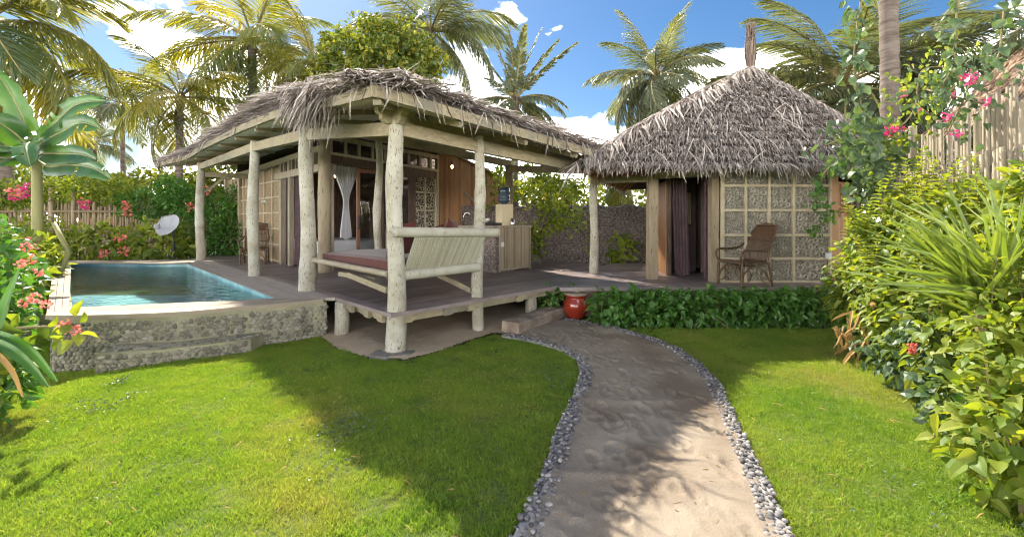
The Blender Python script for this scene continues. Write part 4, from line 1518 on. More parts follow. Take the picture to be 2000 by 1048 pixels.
# a few long stems lying loose on the slope, and leaflets hanging at the eave
n = 40
Pp = [roofpt(0, rng.uniform(.1, .9), rng.uniform(.05, .6)) + Vector((0, -.12, .10)) for _ in range(n)]
T = np.array([(rng.normal(0, .5), -.55, -.6) for _ in range(n)])
items.append(leaf_arrays(np.array(Pp), T, np.tile((0, -.7, .7), (n, 1)).astype(float), rng.uniform(.4, .7, n), np.full(n, .009), 'strip', .05, np.full(n, .9)))
n = 240
Pp, T = [], []
for i in range(n):
    k = 0 if i < 170 else 3
    s = rng.random()
    Pp.append(roofpt(k, s, .01) + Vector((0, 0, .02))); T.append((rng.normal(0, .18), rng.normal(-.15, .15), -1))
hl = rng.uniform(.10, .22, n); hl[::9] *= 1.7
items.append(leaf_arrays(np.array(Pp), np.array(T), np.tile((0., -1., .1), (n, 1)) + rng.normal(0, .4, (n, 3)), hl, rng.uniform(.008, .016, n), 'strip', 0, rng.random(n)))
V, F, r = join_arrays(items)
part('thatch', mesh_from('thatch', V, F, r), MAT['thatch'], cot, kind='stuff')
# finial: bound bundle of stems at the top
n = 260
a = rng.uniform(0, 6.28, n); rr = .068 * np.sqrt(rng.random(n))
Pp = np.stack([APX.x + rr * np.cos(a), APX.y + rr * np.sin(a), APX.z - .1 + rng.uniform(0, .1, n)], 1)
T = np.stack([np.cos(a) * .03 + rng.normal(0, .04, n), np.sin(a) * .03 + rng.normal(0, .04, n), np.ones(n)], 1)
it = [leaf_arrays(Pp, T, np.stack([np.cos(a), np.sin(a), a * 0], 1), rng.uniform(.6, 1.15, n), rng.uniform(.010, .02, n), 'strip', None, rng.random(n))]
n = 120
zz_ = rng.uniform(.45, .95, n); a = rng.uniform(0, 6.28, n)
Pp = np.stack([APX.x + .055 * np.cos(a), APX.y + .055 * np.sin(a), APX.z + zz_], 1)
it.append(leaf_arrays(Pp, np.stack([np.cos(a) * .5, np.sin(a) * .5, rng.uniform(.4, 1, n)], 1), np.stack([np.cos(a), np.sin(a), a * 0 + 1], 1), rng.uniform(.1, .2, n), np.full(n, .006), 'strip', None, rng.random(n)))
V, F, r = join_arrays(it)
part('finial', mesh_from('finial', V, F, r), MAT['finial'], cot)
mb = MB()
for z in (.04, .3, .55):
    mb.tube([(APX.x + .072 * math.cos(t), APX.y + .072 * math.sin(t), APX.z + z) for t in np.linspace(0, 6.28, 13)], .012, 5)
part('binding', mb, MAT['thatch_brown'], cot)
# soffit and eave beam seen below the left eave
mb = MB()
for s in np.linspace(.06, .94, 9):
    a_, b_ = EV[3].lerp(EV[0], s), APX
    a2_ = a_.lerp(b_, .02); b2_ = a_.lerp(b_, .5)
    mb.tube([a2_ - Vector((0, 0, .12)), b2_ - Vector((0, 0, .30))], .035, 7)
part('rafters', mb, MAT['bamboo_brown'], cot)
V = [tuple(roofpt(3, i / 6, t) - Vector((0, 0, .05))) for t in (0.01, .45) for i in range(7)]
V += [tuple(Vector(v) - Vector((0, 0, .02))) for v in V]
F = [(i + 14, i + 15, i + 22, i + 21) for i in range(6)] + [(i, i + 7, i + 8, i + 1) for i in range(6)]
part('soffit', mesh_from('soffit', V, F), MAT['thatch_brown'], cot)
part('beam', MB().beam((1.62, 8.9, 2.44), (2.7, 8.36, 2.44), .09, .12), MAT['beam_wood'], cot)
part('beam', MB().beam((2.6, 8.36, 2.50), (5.8, 7.86, 2.60), .09, .14), MAT['grey_wood'], cot)
q = P(1160, 534, 9.2)
trunk_post(Vector((q.x, q.y, DECK)), Vector((q.x - .01, q.y, 2.5)), .092, .078, MAT['white_post'], cot, seed=31, bend=.02)
mb = MB(); mb.beam((2.66, 8.36, DECK), (2.67, 8.36, 2.5), .19, .17)
part('post', mb, MAT['grey_post'], cot)
# front ring wall
WY = 7.9
xs_ = [3.775, 4.19, 4.61, 5.05, 5.71]
zs_ = [.545, .965, 1.385, 1.83, 2.27, 2.60]
part('panel_backing', MB().box((4.75, WY + .045, 1.57), (1.96, .012, 2.08)), MAT['ring_back'], cot)
for x in xs_:
    part('lattice_bar', MB().box((x, WY - .012, 1.57), (.045 if x > 3.8 else .06, .05, 2.08)), MAT['lattice_wood'], cot)
for z in zs_[:-1]:
    part('lattice_bar', MB().box((4.745, WY - .010, z), (1.98, .042, .045)), MAT['lattice_wood'], cot)
ring_me = []
for k, seg in enumerate((10, 12)):
    mb = MB(); ring(mb, (0, 0, 0), Vector((1, 0)), Vector((0, -1)), 1.0, .16, .04, seg)
    ring_me.append(mb.mesh('bamboo_ring'))
mass = MB(); big = []
rr_ = np.random.default_rng(8)
for i in range(4):
    for j in range(5):
        w_, h_ = xs_[i + 1] - xs_[i] - .05, zs_[j + 1] - zs_[j] - .045
        for x, y, r in pack_rings(rr_, w_, h_, .013, (.034, .044, .040, .055)[i] * (1.15 if j in (0, 3) else .85), 620):
            c = (xs_[i] + .025 + x, WY + .035, zs_[j] + .022 + y)
            if r > .026:
                big.append((c, r))
            else:
                ring(mass, c, Vector((1, 0)), Vector((0, -1)), r, r * .2, .035, 7)
part('small_rings', mass, MAT['ring_bamboo'], cot, kind='stuff')
for me in ring_me:
    me.materials.append(MAT['ring_single'])
big.sort(key=lambda q: -q[1])
for c, r in big[:300]:
    o = bpy.data.objects.new('bamboo_ring', ring_me[1]); col.objects.link(o)
    o.parent = cot; o.location = Vector(c) - Vector(cot['_o']); o.scale = (r, 1, r)
for c, r in big[300:]:
    ring(mass, c, Vector((1, 0)), Vector((0, -1)), r, r * .2, .035, 7)
part('jamb', MB().beam((3.66, 7.98, DECK), (3.66, 7.98, 2.6), .15, .13), MAT['grey_post'], cot)
part('jamb', MB().beam((5.80, 7.93, DECK), (5.80, 7.93, 2.6), .10, .11), MAT['bamboo_brown'], cot)
part('socket', MB().box((5.66, WY - .045, 1.02), (.10, .03, .09)), MAT['plastic_white'], cot)
# doorway side: bamboo leaf, inner walls with barred window
def slat_wall(a, b, z0, z1, width, mt, parent, name='slat', z1b=None, jitter=0.0, th=.03):
    a, b = Vector(a), Vector(b)
    d = b - a; n = max(1, int(d.length / width)); st = d / n
    me = None
    for i in range(n):
        p = a + st * (i + .5)
        mb = MB()
        h = (z1 if z1b is None else lerp(z1, z1b, i / n)) + (random.uniform(-jitter, jitter) if jitter else 0)
        mb.beam((p.x, p.y, z0), (p.x, p.y, h), st.length * .93, th, up=(-d.y, d.x, 0))
        part(name, mb, MAT[mt], parent)
slat_wall((3.13, 8.9), (3.30, 10.0), DECK, 2.45, .08, 'bamboo_brown', cot)
part('door_post', MB().beam((3.165, 8.86, DECK), (3.165, 8.86, 2.5), .07, .07), MAT['dark_wood'], cot)
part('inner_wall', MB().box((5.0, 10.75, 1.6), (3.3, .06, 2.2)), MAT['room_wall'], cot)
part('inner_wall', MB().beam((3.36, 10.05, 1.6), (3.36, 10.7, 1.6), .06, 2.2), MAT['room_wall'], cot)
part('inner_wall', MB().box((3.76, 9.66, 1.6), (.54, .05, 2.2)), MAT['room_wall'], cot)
part('inner_wall', MB().beam((4.04, 9.4, 1.6), (4.40, 9.4, 1.6), .06, 2.2), MAT['mauve_wall'], cot)
part('inner_wall', MB().beam((4.37, 9.44, 1.6), (4.37, 10.7, 1.6), .06, 2.2), MAT['mauve_wall'], cot)
part('side_wall', MB().beam((6.3, 8.0, 1.5), (6.6, 11.0, 1.5), .05, 2.0), MAT['room_wall'], cot)
wo, wa, wn_ = (3.68, 9.63), Vector((1, 0)), Vector((0, -1))
win = part('window', MB().obox(wo, wa, wn_, 0, .04, 0, .06, 1.52, 2.30).obox(wo, wa, wn_, .23, .27, 0, .06, 1.52, 2.30)
           .obox(wo, wa, wn_, .04, .23, .002, .058, 1.52, 1.57).obox(wo, wa, wn_, .04, .23, .002, .058, 2.25, 2.30), MAT['dark_wood'], cot)
part('pane', MB().obox(wo, wa, wn_, .04, .23, .005, .012, 1.57, 2.25), MAT['cream'], win)
for k in range(3):
    part('bar', MB().tube([(3.68 + .085 + k * .05, 9.59, 1.57), (3.68 + .085 + k * .05, 9.59, 2.25)], .009, 6), MAT['dark_wood'], win)
curtain('long mauve curtain drawn to the left of the cottage doorway', (Vector((3.20, 8.82, 0)), Vector((3.42, 8.62, 0))), DECK + .03, 2.45, mt='purple_cloth', waves=5, amp=.035, sway=(.06, 0))
curtain('narrow mauve curtain edge beside the grey jamb on the right of the cottage doorway', (Vector((3.54, 8.10, 0)), Vector((3.62, 8.08, 0))), DECK + .03, 2.45, mt='purple_cloth', waves=2, amp=.02)
# brown bamboo gate piece to the right of the ring wall
slat_wall((5.9, 7.98), (6.5, 8.25), .3, 2.35, .07, 'bamboo_brown', cot)
mb = MB()
for k in range(5):
    z = 1.75 + k * .1
    mb.tube([(5.92 + .1 * (k % 2), 7.92, z), (6.3, 8.08, z + .14)], .012, 5)
    mb.tube([(6.3 - .1 * (k % 2), 8.08, z), (5.92, 7.92, z + .14)], .012, 5)
part('cross_sticks', mb, MAT['bamboo_brown'], cot)

# ------------------------------------------------------------------ daybed
day = thing('bamboo_daybed', 'bamboo daybed with a maroon mattress and slatted backrest, between the corner posts of the pavilion', 'daybed', tuple(uv(.6, 1.1, DECK)))
def bamboo_pole(a, b, r, mt, parent, name, nodes=5, n=14):
    a, b = Vector(a), Vector(b)
    pts, rad = [], []
    for i in range(nodes):
        for t, k in ((0.0, 1.07), (.05, 1.0), (.5, .985), (.95, 1.0)):
            pts.append(a.lerp(b, (i + t) / nodes)); rad.append(r * k)
    pts.append(b); rad.append(r * 1.05)
    part(name, MB().tube(pts, rad, n), MAT[mt], parent, True)
tr0, tr1 = P(770, 453, 5.27), P(971, 454, 6.46)
bamboo_pole(tr0, tr1, .064, 'bamboo_grey', day, 'top_rail', 5)
lr0, lr1 = P(786, 538, 5.52), P(934, 521, 6.36)
bamboo_pole(lr0, lr1, .064, 'bamboo_grey', day, 'bottom_rail', 4)
fr0, fr1 = P(612, 507, 6.95), P(758, 535, 5.50)
bamboo_pole(fr0, fr1, .042, 'bamboo_pale', day, 'side_rail', 6)
ns = 40
for i in range(ns):
    t = (i + .5) / ns
    a = tr0.lerp(tr1, .17 + t * .70) + Vector((0, 0, -.05))
    b = lr0.lerp(lr1, .02 + t * .93) + Vector((0, 0, .05)) + Vector((VX.x, VX.y, 0)) * .02
    d = (lr1 - lr0).normalized()
    part('slat', MB().beam(a, b,   .0215 + random.uniform(-.003, .003), .012, up=(-.6, .6, .3)), MAT['bamboo_slat'], day)
mt0 = [uv(.03, .16, 0), uv(1.36, .16, 0), uv(1.36, 2.32, 0), uv(.03, 2.32, 0)]
mb = MB()
V, F = [], []
NXm, NYm = 14, 20
z0m, z1m = DECK + .47, DECK + .62
def mpt(i, j, top):
    a, b = i / NXm, j / NYm
    p = mt0[0].lerp(mt0[1], a).lerp(mt0[3].lerp(mt0[2], a), b)
    e = min(a, 1 - a, ) * 1.33; e2 = min(b, 1 - b) * 2.16
    rd = .03 * math.exp(-min(e, e2) / .03)
    z = (z1m - rd + .012 * math.sin(a * 7 + b * 5) * .6) if top else z0m
    return (p.x, p.y, z)
for top in (1, 0):
    for j in range(NYm + 1):
        for i in range(NXm + 1):
            V.append(mpt(i, j, top))
W_ = NXm + 1
o2 = W_ * (NYm + 1)
for j in range(NYm):
    for i in range(NXm):
        F.append((j * W_ + i, j * W_ + i + 1, (j + 1) * W_ + i + 1, (j + 1) * W_ + i))
        F.append((o2 + j * W_ + i, o2 + (j + 1) * W_ + i, o2 + (j + 1) * W_ + i + 1, o2 + j * W_ + i + 1))
for i in range(NXm):
    F.append((i, o2 + i, o2 + i + 1, i + 1))
    q_ = NYm * W_
    F.append((q_ + i + 1, o2 + q_ + i + 1, o2 + q_ + i, q_ + i))
for j in range(NYm):
    F.append(((j + 1) * W_, o2 + (j + 1) * W_, o2 + j * W_, j * W_))
    F.append((j * W_ + NXm, o2 + j * W_ + NXm, o2 + (j + 1) * W_ + NXm, (j + 1) * W_ + NXm))
mb.add(V, F)
part('mattress', mb, MAT['maroon'], day)
part('base', MB().prism([(p.x, p.y) for p in mt0], DECK + .42, DECK + .468), MAT['bamboo_pale'], day)
for a, b in ((P(682, 536, 6.2), P(757, 566, 5.55)), (uv(1.2, 1.4, DECK + .4), uv(1.3, .1, DECK + .1))):
    part('brace', MB().beam(a, b, .06, .075), MAT['beam_wood'], day)
part('brace', MB().beam(P(664, 534, 6.3), P(735, 546, 6.0), .06, .06), MAT['beam_wood'], day)
for u_, v_ in ((1.3, 2.25),):
    part('leg', MB().tube([uv(u_, v_, DECK), uv(u_, v_, DECK + .42)], .05, 10), MAT['bamboo_grey'], day)
def cushion(label, c, w, h, rz, tilt, mt='maroon'):
    V, F = [], []
    n = 10
    for side in (1, -1):
        for j in range(n + 1):
            for i in range(n + 1):
                a, b = i / n * 2 - 1, j / n * 2 - 1
                k = max(0, (1 - a * a) * (1 - b * b)) ** .4
                pin = 1 - .10 * (1 - abs(a)) * (abs(b) ** 4) - .10 * (1 - abs(b)) * (abs(a) ** 4)
                V.append(Vector((a * w / 2 * pin, side * .075 * k, b * h / 2 * pin)))
    W = n + 1
    for side in range(2):
        o = side * W * W
        for j in range(n):
            for i in range(n):
                f = (o + j * W + i, o + j * W + i + 1, o + (j + 1) * W + i + 1, o + (j + 1) * W + i)
                F.append(f if side else f[::-1])
    R = Matrix.Rotation(rz, 3, 'Z') @ Matrix.Rotation(tilt, 3, 'X') @ Matrix.Rotation(random.uniform(-.2, .2), 3, 'Y')
    V = [Vector(c) + R @ v for v in V]
    o = link('cushion', mesh_from('cushion', V, F, None, True), MAT[mt])
    tag(o, label, 'cushion', 'maroon cushions on the daybed')
RZ = math.radians(45)
cushion('maroon cushion propped in the left corner of the daybed backrest, nearest the corner post', uv(.30, .36, DECK + .86), .46, .46, RZ, .25)
cushion('maroon cushion at the middle of the daybed backrest, leaning on the slats', uv(.78, .36, DECK + .83), .44, .44, RZ + .15, .3)
cushion('maroon cushion at the right end of the daybed, its peak above the top rail', uv(1.14, .40, DECK + .90), .46, .46, RZ + .6, .15)

# ------------------------------------------------------------------ kitchen counter and things on it
K0 = P(975, 532, 9.42); K0.z = 0
kc = thing('kitchen_counter', 'kitchen counter with bamboo slat front and pebble side on the pavilion deck', 'counter', (K0.x, K0.y, DECK))
kf = (K0.x, K0.y)
H = 1.0
part('body', MB().obox(kf, UX, -VX, .02, .95, -.60, -.02, DECK + .03, DECK + H - .04), MAT['dark_wood'], kc)
part('worktop', MB().obox(kf, UX, -VX, -.02, 1.0, -.64, .03, DECK + H - .04, DECK + H), MAT['grey_wood'], kc)
ns = 26
for i in range(ns):
    s0 = .03 + .92 * i / ns
    part('slat', MB().obox(kf, UX, -VX, s0, s0 + .92 / ns - .005, -.02, random.uniform(.002, .010), DECK + .07, DECK + H - .045), MAT['bamboo_pale' if i % 3 else 'bamboo'], kc)
part('trim', MB().obox(kf, UX, -VX, -.0, .03, -.02, .018, DECK, DECK + H - .042), MAT['grey_wood'], kc)
part('trim', MB().obox(kf, UX, -VX, .955, .985, -.02, .018, DECK, DECK + H - .042), MAT['bamboo_pale'], kc)
part('trim', MB().obox(kf, UX, -VX, .03, .955, -.02, .014, DECK + .04, DECK + .068), MAT['grey_wood'], kc)
part('socket', MB().obox(kf, UX, -VX, .04, .12, .011, .03, DECK + .55, DECK + .65), MAT['plastic_white'], kc)
# pebble side runs back along the left
part('pebble_side', MB().obox(kf, VX, -UX, .01, 1.45, -.5, .10, DECK, DECK + H - .045), MAT['rock_wall'], kc)
part('worktop', MB().obox(kf, VX, -UX, .035, 1.55, -.5, .14, DECK + H - .042, DECK + H - .002), MAT['grey_wood'], kc)
def on_counter(s, n):
    return Vector((kf[0] + UX.x * s - VX.x * n, kf[1] + UX.y * s - VX.y * n, DECK + H))
b = on_counter(.48, -.34)
wd_ = thing('water_dispenser', 'cream water dispenser stand with an upturned dark blue water jug, on the kitchen counter', 'water dispenser', tuple(b))
part('stand', MB().box(b + Vector((0, 0, .24)), (.29, .29, .48), rz=.55), MAT['cream'], wd_)
part('jug', MB().lathe(b + Vector((0, 0, .481)), [(.05, 0), (.07, .03), (.128, .07), (.132, .12), (.122, .13), (.132, .145), (.132, .21), (.122, .22), (.132, .235), (.132, .33), (.12, .37), (.10, .385)], 20), MAT['jug_blue'], wd_, True)
part('tap', MB().tube([b + Vector((-.05, -.17, .12)), b + Vector((-.06, -.21, .10))], .014, 8), MAT['plastic_white'], wd_)
c_ = on_counter(.50, -.10)
fl = thing('steel_flask', 'small steel flask standing on the counter in front of the water dispenser', 'flask', tuple(c_))
part('body', MB().lathe(c_, [(.045, 0), (.047, .02), (.045, .13), (.036, .14)], 16), MAT['chrome'], fl, True)
part('lid', MB().lathe(c_ + Vector((0, 0, .14)), [(.035, 0), (.032, .025), (.01, .03)], 14), MAT['dark_metal'], fl, True)
c_ = on_counter(.10, -.40)
hb = thing('gas_hob', 'black gas hob on the counter beside the water dispenser', 'hob', tuple(c_))
part('body', MB().box(c_ + Vector((0, 0, .035)), (.52, .32, .06), rz=RZ), MAT['dark_metal'], hb)
part('grate', MB().tube([c_ + Vector((.10 * math.cos(t), .10 * math.sin(t), .075)) for t in np.linspace(0, 6.28, 13)], .008, 5), MAT['dark_metal'], hb)
c_ = Vector((kf[0] + VX.x * 1.2, kf[1] + VX.y * 1.2, DECK + H))
tp = thing('sink_tap', 'curved chrome tap on the counter, against the brown bamboo wall', 'tap', tuple(c_))
part('spout', MB().tube([c_ + Vector((0, 0, 0)), c_ + Vector((0, 0, .22)), c_ + Vector((.03, -.01, .28)), c_ + Vector((.08, -.02, .30)), c_ + Vector((.13, -.03, .28)), c_ + Vector((.15, -.04, .22))], .014, 8), MAT['chrome'], tp, True)
part('handle', MB().tube([c_ + Vector((-.03, 0, .08)), c_ + Vector((-.10, 0, .10))], .009, 6), MAT['chrome'], tp)

# brown bamboo bathroom wall with a lean-to roof behind the counter
bw = thing('bamboo_screen_wall', 'brown bamboo screen wall with a grey lean-to board roof, behind the kitchen counter', 'wall', (-1.0, 12.4, 0))
slat_wall((-2.6, 11.65), (-.42, 13.0), 0, 3.95, .075, 'bamboo_brown', bw, 'bamboo_slat', z1b=3.0, jitter=.03, th=.05)
slat_wall((-.40, 13.02), (-.02, 13.3), 0, 2.45, .075, 'bamboo', bw, 'bamboo_slat', jitter=.08, th=.05)
a_, b_, c_, d_ = Vector((-2.9, 11.4, 4.0)), Vector((-.31, 12.85, 2.92)), Vector((-.10, 13.7, 2.62)), Vector((-2.6, 13.4, 3.6))
for k in range(7):
    t0_, t1_ = k / 7, (k + .96) / 7
    q_ = [a_.lerp(d_, t0_), b_.lerp(c_, t0_), b_.lerp(c_, t1_), a_.lerp(d_, t1_)]
    V = [tuple(p) for p in q_] + [(p.x, p.y, p.z + .03) for p in q_]
    part('roof_board', mesh_from('roof_board', V, [(3, 2, 1, 0), (4, 5, 6, 7), (0, 1, 5, 4), (1, 2, 6, 5), (2, 3, 7, 6), (3, 0, 4, 7)]), MAT['grey_wood'], bw)
part('brace', MB().tube([(-1.35, 12.2, 2.45), (-.75, 12.5, 1.9)], .03, 8), MAT['bamboo_pale'], bw)
# pebble-dashed garden wall
gw = thing('garden_wall', 'dark pebble dashed garden wall behind the deck, between the pavilion and the cottage', 'wall', (1.5, 12.4, 0))
mb = MB()
n = 36
V, F = [], []
for i in range(n + 1):
    x = -1.4 + 6.6 * i / n
    top = 2.06 + .03 * math.sin(i * 1.3) + .02 * math.sin(i * 3.1)
    for y, z in ((12.3, -.2), (12.3, top - .04), (12.36, top), (12.5, top), (12.56, top - .05), (12.56, -.2)):
        V.append((x, y, z))
for i in range(n):
    for k in range(5):
        F.append((i * 6 + k, i * 6 + k + 1, i * 6 + 7 + k, i * 6 + 6 + k)[::-1])
F += [tuple(range(6)), tuple(n * 6 + k for k in range(5, -1, -1))]
mb.add(V, F)
part('wall', mb, MAT['rock_wall'], gw)

# ------------------------------------------------------------------ rattan chairs
def curve3(pts, n=16):
    """smooth curve through points (Catmull-Rom)"""
    pts = [Vector(p) for p in pts]
    q = [pts[0] * 2 - pts[1]] + pts + [pts[-1] * 2 - pts[-2]]
    out = []
    m = len(pts) - 1
    for s in range(m):
        for i in range(max(2, n // m)):
            t = i / max(2, n // m)
            p0, p1, p2, p3 = q[s:s + 4]
            out.append(.5 * ((2 * p1) + (p2 - p0) * t + (2 * p0 - 5 * p1 + 4 * p2 - p3) * t * t + (3 * p1 - p0 - 3 * p2 + p3) * t ** 3))
    out.append(pts[-1])
    return out
def rattan_chair(label, loc, rz, back_h=1.05, lean=.32, dark=False):
    """faces local -X; the back is at +X"""
    t = thing('rattan_chair', label, 'chair', loc, 'rattan armchairs on the decks')
    t['_o'] = (0, 0, 0)
    m_ = MAT['cane']
    W = .30
    def pole(name, pts, r=.016, n=18):
        part(name, MB().tube(curve3(pts, n), r, 8), m_, t, True)
    for s in (-1, 1):
        y = s * W
        pole('leg', [(-.30, y, 0), (-.30, y, .25), (-.29, y, .43)], .019)
        pole('leg', [(.36, y, 0), (.31, y, .20), (.27, y, .43)], .019)
        pole('armrest', [(-.29, y, .43), (-.335, y * 1.05, .54), (-.27, y * 1.1, .63), (-.05, y * 1.12, .635), (.16, y * 1.08, .655), (.31, y * 1.0, .74)], .019, 24)
        pole('back_post', [(.25, y * .95, .40), (.30, y * .95, .62), (.25 + lean * .62, y * .92, .88), (.27 + lean, y * .80, back_h)], .018, 20)
        pole('arch', [(-.29, y, .05), (-.24, y, .24), (-.02, y, .37), (.20, y, .24), (.30, y, .08)], .012, 24)
        pole('loop', [(-.27, y, .06), (-.16, y, .10), (-.10, y, .20), (-.16, y, .28), (-.26, y, .22)], .009, 20)
        pole('loop', [(.29, y, .06), (.15, y, .10), (.08, y, .20), (.15, y, .28), (.25, y, .22)], .009, 20)
    for x, z in ((-.30, .42), (.27, .41), (-.02, .36)):
        pole('seat_rail', [(x, -W, z), (x, 0, z - .01), (x, W, z)], .016, 8)
    pole('front_arch', [(-.30, -W, .06), (-.30, -W * .7, .26), (-.30, 0, .36), (-.30, W * .7, .26), (-.30, W, .06)], .012, 20)
    pole('top_rail', [(.27 + lean, -W * .80, back_h), (.275 + lean, 0, back_h + .03), (.27 + lean, W * .80, back_h)], .018, 12)
    seat, back = MB(), MB()
    for i in range(20):
        yy = -W + .03 + (2 * W - .06) * i / 19
        seat.tube(curve3([(-.33, yy, .395), (-.29, yy, .44), (-.05, yy, .425), (.20, yy, .405), (.28, yy, .44)], 12), .0125, 5)
    for i in range(18):
        f = -1 + 2 * i / 17
        back.tube(curve3([(.27, f * W * .9, .42), (.30, f * W * .9, .62), (.25 + lean * .62, f * W * .88, .88), (.27 + lean, f * W * .78, back_h)], 14), .0115, 5)
    part('seat', seat, m_, t, True)
    part('backrest', back, m_, t, True)
    bb = MB()
    for z, k in ((.60, .92), (.80, .90)):
        x = .30 if z < .7 else .25 + lean * .47
        bb.tube([(x - .018, -W * k, z), (x - .018, W * k, z)], .013, 6)
    V = [(.25 + lean * .62 - .02, -W * .84, .885), (.25 + lean * .62 - .02, W * .84, .885), (.262 + lean, W * .74, back_h - .02), (.262 + lean, -W * .74, back_h - .02)]
    V += [(x - .012, y, z) for x, y, z in V]
    part('woven_headrest', mesh_from('woven_headrest', V, [(0, 1, 2, 3), (7, 6, 5, 4), (0, 4, 5, 1), (1, 5, 6, 2), (2, 6, 7, 3), (3, 7, 4, 0)]), MAT['cane_dark'], t)
    part('cross_bar', bb, m_, t)
    t.rotation_euler = (0, 0, rz)
    t.scale = (.93, .93, .96)
    return t
p = P(1452, 558, 7.55)
rattan_chair('brown rattan armchair with arched legs in front of the ring lattice wall of the cottage', (p.x, p.y, DECK + .01), math.radians(14), 1.06, .26)
p = P(500, 514, 11.35)
rattan_chair('dark rattan armchair behind the second and third white posts, by the bamboo lattice wall', (p.x, p.y - .05, DECK), math.radians(112), 1.06, .20)

# slatted wooden chair seen above the daybed
p = uv(1.7, 3.0, DECK)
wc = thing('wooden_chair', 'pale wooden chair with a slatted back showing above the daybed', 'chair', tuple(p))
wc['_o'] = (0, 0, 0)
for x in (-.2, .2):
    part('leg', MB().box((x, -.2, .22), (.04, .04, .44)), MAT['bamboo_pale'], wc)
    part('leg', MB().box((x, .2, .5), (.04, .04, 1.0)), MAT['bamboo_pale'], wc)
part('seat', MB().box((0, 0, .455), (.46, .46, .03)), MAT['bamboo_pale'], wc)
for k in range(6):
    part('slat', MB().box((0, .205, .62 + k * .07), (.36, .015, .045)), MAT['bamboo_pale'], wc)
wc.rotation_euler = (0, 0, math.radians(215))

# red pot
p = G(1124, 622); p.z = 0.0
pot = thing('red_pot', 'round glazed red pot at the end of the sand path, beside the hedge', 'pot', tuple(p))
part('pot', MB().lathe(p, [(.115, 0), (.13, .01), (.19, .11), (.215, .21), (.205, .29), (.165, .35), (.16, .37), (.19, .395), (.195, .41), (.17, .412), (.155, .36)], 32), MAT['pot_red'], pot, True)
part('lid', MB().lathe(p + Vector((0, 0, .40)), [(.15, 0), (.20, .012), (.21, .03), (.17, .042)], 24), MAT['grey_wood'], pot)
mb = MB(); mb.lathe(p + Vector((-.0, 0, .442)), [(.05, 0), (.075, .03), (.06, .075), (.035, .10), (.03, .115)], 14)
tag(link('dipper', mb.mesh('dipper', True), MAT['log_wood']), 'coconut shell water dipper resting on the lid of the red pot', 'dipper')

# satellite dish on a pole
p = P(331, 441, 12.9)
sd_ = thing('satellite_dish', 'grey satellite dish on a pole in front of the leafy fence behind the pool', 'satellite dish', (p.x, p.y, 0))
nrm = Vector((-.15, -.85, .45)).normalized()
tx = nrm.cross(Vector((0, 0, 1))).normalized(); ty = tx.cross(nrm).normalized() * -1
V, F = [(tuple(p))], []
seg, rg = 28, 6
for j in range(1, rg + 1):
    r = .375 * j / rg
    for k in range(seg):
        a = 2 * math.pi * k / seg
        V.append(tuple(p + tx * (r * math.cos(a)) + ty * (r * .9 * math.sin(a)) + nrm * (r * r * .55)))
for k in range(seg):
    F.append((0, 1 + k, 1 + (k + 1) % seg))
for j in range(rg - 1):
    for k in range(seg):
        o, o2_ = 1 + j * seg, 1 + (j + 1) * seg
        F.append((o + k, o2_ + k, o2_ + (k + 1) % seg, o + (k + 1) % seg))
part('reflector', mesh_from('reflector', V, F, None, True), MAT['dish'], sd_)
f0 = p + nrm * .30 + ty * .20
part('arm', MB().tube([p - ty * .34 + nrm * .06, p + nrm * .33 - ty * .12, f0], .013, 6), MAT['dish'], sd_)
part('arm', MB().tube([p + tx * .3 + ty * .1 + nrm * .05, f0], .009, 6), MAT['dish'], sd_)
part('receiver', MB().lathe(f0 + Vector((0, -.02, -.04)), [(.04, 0), (.075, .02), (.075, .10), (.05, .14)], 14), MAT['dish'], sd_, True)
part('pole', MB().tube([(p.x + .02, p.y + .12, -.1), (p.x + .02, p.y + .12, p.z - .1), p - nrm * .03], .03, 8), MAT['dark_metal'], sd_)

